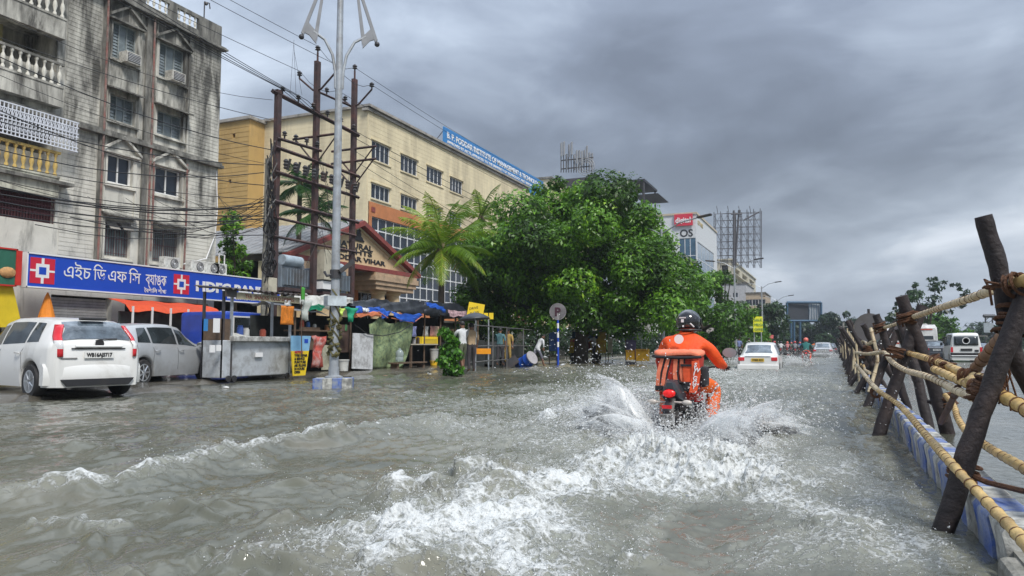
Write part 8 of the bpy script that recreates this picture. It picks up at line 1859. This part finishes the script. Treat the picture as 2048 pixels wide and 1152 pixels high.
# ================================================================== SPRAY
WD = bpy.data.materials.new('water_spray'); WD.use_nodes = True; _p = WD.node_tree.nodes['Principled BSDF']; _p.inputs['Base Color'].default_value = (.95, .96, .96, 1); _p.inputs['Roughness'].default_value = .25; _p.inputs['Specular IOR Level'].default_value = .6
_t = WD.node_tree; _tr = N(_t, 'ShaderNodeBsdfTranslucent'); _tr.inputs[0].default_value = (.97, .98, .98, 1); _mx = N(_t, 'ShaderNodeMixShader'); _mx.inputs[0].default_value = .5
L(_t, _p.outputs[0], _mx.inputs[1]); L(_t, _tr.outputs[0], _mx.inputs[2]); L(_t, _mx.outputs[0], _t.nodes['Material Output'].inputs[0])
def drops(name, P, R_, V, label, octa=True):
    """P centres, R_ radii, V stretch vectors (n,3)"""
    n = len(P); b8 = np.array([[1, 0, 0], [-1, 0, 0], [0, 1, 0], [0, -1, 0], [0, 0, 1], [0, 0, -1]], np.float32) if octa else np.array([[1, 1, 1], [1, -1, -1], [-1, 1, -1], [-1, -1, 1]], np.float32)*.7
    f8 = np.array([[0, 2, 4], [2, 1, 4], [1, 3, 4], [3, 0, 4], [2, 0, 5], [1, 2, 5], [3, 1, 5], [0, 3, 5]]) if octa else np.array([[0, 1, 2], [0, 3, 1], [0, 2, 3], [1, 3, 2]])
    rot = np.random.rand(n, 1)*6.28; c_, s_ = np.cos(rot), np.sin(rot); B = b8[None]*np.ones((n, 1, 1)); X = B[..., 0]*c_-B[..., 1]*s_; Y = B[..., 0]*s_+B[..., 1]*c_
    B = np.stack([X, Y, B[..., 2]], -1)*R_[:, None, None]; B = B+(B@V[:, :, None])*V[:, None, :]
    Vt = (P[:, None]+B).reshape(-1, 3).astype(np.float32); k = len(b8); Fc = (f8[None]+(np.arange(n)*k)[:, None, None]).reshape(-1, 3).astype(np.int32)
    me = bpy.data.meshes.new(name); me.vertices.add(len(Vt)); me.vertices.foreach_set('co', Vt.reshape(-1)); me.loops.add(Fc.size); me.loops.foreach_set('vertex_index', Fc.reshape(-1)); me.polygons.add(len(Fc))
    me.polygons.foreach_set('loop_start', np.arange(0, Fc.size, 3, dtype=np.int32)); me.polygons.foreach_set('loop_total', np.full(len(Fc), 3, np.int32)); me.update(calc_edges=True)
    me.polygons.foreach_set('use_smooth', np.ones(len(Fc), bool)); me.materials.append(WD); o = bpy.data.objects.new(name, me); COL.objects.link(o); return stuff(tag(o, label, 'spray'))
rs = np.random.RandomState(11)
def fan(n, org, az, azs, v, vs, elv, els, tmax, r0, clump=.12, spread=.10):
    """ballistic spray: org, azimuth (from +Y towards +X, degrees), speed, elevation"""
    k = max(1, n//14); a = np.radians(az+azs*rs.normal(size=k)); sp = np.abs(v+vs*rs.normal(size=k)); e = np.radians(np.clip(elv+els*rs.normal(size=k), 3, 88)); t_ = tmax*rs.rand(k)**.8
    rep = lambda q_: np.repeat(q_, 14)
    a, sp, e, t_ = rep(a), rep(sp), rep(e), rep(t_); m = len(a); t_ = np.clip(t_+.02*rs.normal(size=m), .0, None); sp = sp*(1+.06*rs.normal(size=m)); a = a+.05*rs.normal(size=m)
    vel = np.stack([np.sin(a)*np.cos(e), np.cos(a)*np.cos(e), np.sin(e)], 1)*sp[:, None]; P = np.array(org)+vel*t_[:, None]; P[:, 2] -= 4.9*t_**2; P[:, :2] += spread*rs.normal(size=(m, 2)); vel[:, 2] -= 9.8*t_
    k = P[:, 2] > -.02; P, vel = P[k], vel[k]; m = len(P); R_ = r0*np.exp(.5*rs.normal(size=m)); R_ = np.clip(R_, .0012, .011); vn = vel/(np.linalg.norm(vel, axis=1)[:, None]+1e-6); st_ = (rs.rand(m)**4*2.6)[:, None]; return P, R_, vn*np.sqrt(st_)
parts = []
wy = BY-.62; wx = BX
parts += [fan(20000, (wx-.1, wy, 0), -98, 26, 2.7, .8, 46, 17, .50, .0040), fan(15000, (wx+.12, wy, 0), 98, 24, 2.4, .7, 46, 16, .46, .0040), fan(7000, (wx, wy-.1, 0), 180, 50, 1.2, .5, 42, 18, .25, .0040)]
parts += [fan(12000, (wx-.2, wy+1.0, 0), -88, 20, 3.1, .9, 34, 12, .58, .0036, spread=.25), fan(7000, (wx+.25, wy+1.3, 0), 84, 20, 2.6, .8, 40, 12, .55, .0038, spread=.2)]
parts += [fan(24000, (wx+.0, wy-.5, 0), 180, 75, 1.7, .6, 34, 15, .24, .0045, spread=.2), fan(9000, (wx-.8, wy+.2, 0), -120, 60, 1.5, .6, 45, 16, .34, .0042, spread=.35)]
# thin torn sheets of water thrown off both sides of the wheels
SM = bpy.data.materials.new('water_sheet'); SM.use_nodes = True; _t = SM.node_tree; _p = _t.nodes['Principled BSDF']; _p.inputs['Base Color'].default_value = (.92, .94, .94, 1); _p.inputs['Roughness'].default_value = .3
_c = N(_t, 'ShaderNodeTexCoord').outputs['UV']; _a = N(_t, 'ShaderNodeAttribute', attribute_name='fade').outputs['Fac']
_m1 = N(_t, 'ShaderNodeMapping'); _m1.inputs['Scale'].default_value = (16, 3.2, 1); L(_t, _c, _m1.inputs[0]); _n = noise(_t, _m1.outputs[0], 1.0, 8, .75, .8)
_al = N(_t, 'ShaderNodeMapRange', interpolation_type='SMOOTHSTEP'); L(_t, math_node(_t, 'ADD', _n, math_node(_t, 'MULTIPLY', _a, .46)), _al.inputs[0]); _al.inputs[1].default_value = .56; _al.inputs[2].default_value = .84
_tl = N(_t, 'ShaderNodeBsdfTranslucent'); _tl.inputs[0].default_value = (.95, .96, .96, 1); _x = N(_t, 'ShaderNodeMixShader'); _x.inputs[0].default_value = .5; L(_t, _p.outputs[0], _x.inputs[1]); L(_t, _tl.outputs[0], _x.inputs[2])
_tp = N(_t, 'ShaderNodeBsdfTransparent'); _y = N(_t, 'ShaderNodeMixShader'); L(_t, math_node(_t, 'MULTIPLY', _al.outputs[0], .85), _y.inputs[0]); L(_t, _tp.outputs[0], _y.inputs[1]); L(_t, _x.outputs[0], _y.inputs[2]); L(_t, _y.outputs[0], _t.nodes['Material Output'].inputs[0])
sv, sf, suv, sfd = [], [], [], []
def sheet(org, az, v, el, w, T_, seed):
    rg = np.random.RandomState(seed); nu, nv = 26, 22; base = len(sv); ph = rg.rand(4)*6
    for j in range(nv+1):
        q_ = j/nv; t__ = q_*T_
        for i in range(nu+1):
            u = i/nu-.5; a = math.radians(az+26*u+8*math.sin(u*9+ph[0])); vv = v*(1+.22*math.sin(u*11+ph[1])+.12*math.sin(u*23+ph[2])); e = math.radians(el+9*math.sin(u*7+ph[3]))
            sv.append((org[0]+math.sin(a)*math.cos(e)*vv*t__+.02*math.sin(q_*9+u*13), org[1]+u*w+math.cos(a)*math.cos(e)*vv*t__, org[2]+math.sin(e)*vv*t__-4.9*t__*t__+.01*math.sin(q_*13+u*17)))
            suv.append((u*w*2+seed*3.7, q_*1.5+seed)); sfd.append((1-q_)**.8*(1-abs(2*u)**3)*(.55 if q_ < .02 else 1)-.35*(abs(u) > .46))
    for j in range(nv):
        for i in range(nu): a = base+j*(nu+1)+i; sf.append((a, a+1, a+nu+2, a+nu+1))
k_ = 0
for sd_, dx in ((-1, -.10), (1, .10)):
    for i in range(21 if sd_ < 0 else 15): k_ += 1; sheet((wx+dx+rs.uniform(-.08, .08), wy+rs.uniform(-.35, .25), -.02), sd_*(98+rs.uniform(-16, 24)), rs.uniform(1.8, 3.3), rs.uniform(26, 62), rs.uniform(.25, .6), rs.uniform(.28, .46), k_)
    for i in range(8): k_ += 1; sheet((wx+dx*2+rs.uniform(-.1, .1), wy+1.25+rs.uniform(-.25, .3), -.02), sd_*(88+rs.uniform(-14, 20)), rs.uniform(2.2, 3.6), rs.uniform(24, 46), rs.uniform(.3, .6), rs.uniform(.28, .46), k_)
for i in range(9): k_ += 1; sheet((wx+rs.uniform(-.25, .3), wy-.35+rs.uniform(-.2, .2), -.02), 180+rs.uniform(-50, 50), rs.uniform(1.0, 1.8), rs.uniform(30, 55), rs.uniform(.3, .5), rs.uniform(.18, .28), k_)
me = bpy.data.meshes.new('splash_sheets'); me.from_pydata(sv, [], sf); ul = me.uv_layers.new(name='UVMap'); li = np.zeros(len(me.loops), np.int32); me.loops.foreach_get('vertex_index', li); ul.data.foreach_set('uv', np.array(suv, np.float32)[li].reshape(-1))
at = me.attributes.new('fade', 'FLOAT', 'POINT'); at.data.foreach_set('value', np.array(sfd, np.float32)); me.polygons.foreach_set('use_smooth', [True]*len(sf)); me.materials.append(SM)
o = bpy.data.objects.new('splash_sheets', me); COL.objects.link(o); stuff(tag(o, 'torn white sheets of water fanning out from the motorcycle wheels', 'splash'))
parts += [fan(900, (wx-.2, wy+1.2, 0), -76, 22, 4.6, 1.2, 48, 13, .85, .0040, spread=.5), fan(400, (wx+.2, wy+1, 0), 60, 30, 4.2, 1.2, 52, 12, .8, .0042, spread=.4)]
P = np.concatenate([p[0] for p in parts]); R_ = np.concatenate([p[1] for p in parts]); V = np.concatenate([p[2] for p in parts])
drops('splash', P, R_, V, 'white splash and flying drops thrown up by the motorcycle wheels', False)
# drops skipping over the broken water of the wake
n = 90000; th = np.radians(rs.uniform(-50, 9, n)); r_ = 3.0*np.exp(rs.rand(n)*np.log(34/3.0)); X = r_*np.sin(th); Y = r_*np.cos(th); h, fo = water_height(X, Y)
k = (rs.rand(n) < np.clip(fo*1.1-.18, 0, .9)) & (X < .5); X, Y, h, fo, r_ = X[k], Y[k], h[k], fo[k], r_[k]; n = len(X)
Z = h+.004+np.abs(rs.exponential(.020, n))*(.5+fo); R_ = np.clip(.0017*np.exp(.45*rs.normal(size=n))*(1+r_/16), .001, .012); V = rs.normal(size=(n, 3))*.8*(rs.rand(n, 1)**3)
drops('wake_drops', np.stack([X, Y, Z], 1), R_, V, 'small white drops and froth skipping over the wake of the motorcycle', False)
tx, ty = -3.1, 36.5
q_ = [fan(2500, (tx-1, ty+1.5, 0), -80, 30, 2.6, .8, 40, 14, .5, .011), fan(2500, (tx+1, ty+1.5, 0), 80, 30, 2.8, .8, 40, 14, .5, .011), fan(1500, (tx, ty-2, 0), 180, 50, 1.6, .6, 40, 14, .3, .010), fan(2200, (PD(1600, 690, 42)[0], PD(1600, 690, 42)[1], 0), -90, 30, 3.0, .8, 36, 12, .5, .012), fan(900, (.2, 62, 0), -90, 40, 3, .8, 50, 12, .5, .016)]
q_ = [(a, np.clip(b_*1.0, .006, .03), c_) for a, b_, c_ in q_]
drops('far_splash', np.concatenate([a[0] for a in q_]), np.concatenate([a[1] for a in q_])*1.5, np.concatenate([a[2] for a in q_]), 'spray around the taxi and the distant riders', False)
# ================================================================== HAZE
hz_ = MB(); hz_.bb((-160, -60, -1.4), (130, 520, 34)); ho = hz_.build('haze', [], None) if False else None
hm = bpy.data.materials.new('haze'); hm.use_nodes = True; t_ = hm.node_tree; t_.nodes.clear(); o_ = N(t_, 'ShaderNodeOutputMaterial'); v_ = N(t_, 'ShaderNodeVolumePrincipled'); v_.inputs['Color'].default_value = (.80, .86, .95, 1); v_.inputs['Density'].default_value = .0005; v_.inputs['Anisotropy'].default_value = .2; L(t_, v_.outputs[0], o_.inputs['Volume'])
ho = hz_.build('haze', hm); stuff(tag(ho, 'thin rainy haze over the whole street', 'haze'))
# small joined trim: too small in the picture to pick apart piece by piece
for o in list(bpy.data.objects):
    n = o.name.split('.')[0]
    if o.type == 'MESH' and o.parent is not None and n in ('mullion', 'window_ledge', 'lettering', 'insulator', 'slot', 'vent', 'brick_motif', 'grille', 'door_seam', 'window_trim', 'paper_notice', 'roof_seam', 'entablature'): o['kind'] = 'stuff' if n not in ('lettering', 'insulator', 'entablature') else o.get('kind', '')
    if o.get('kind') == '': del o['kind']
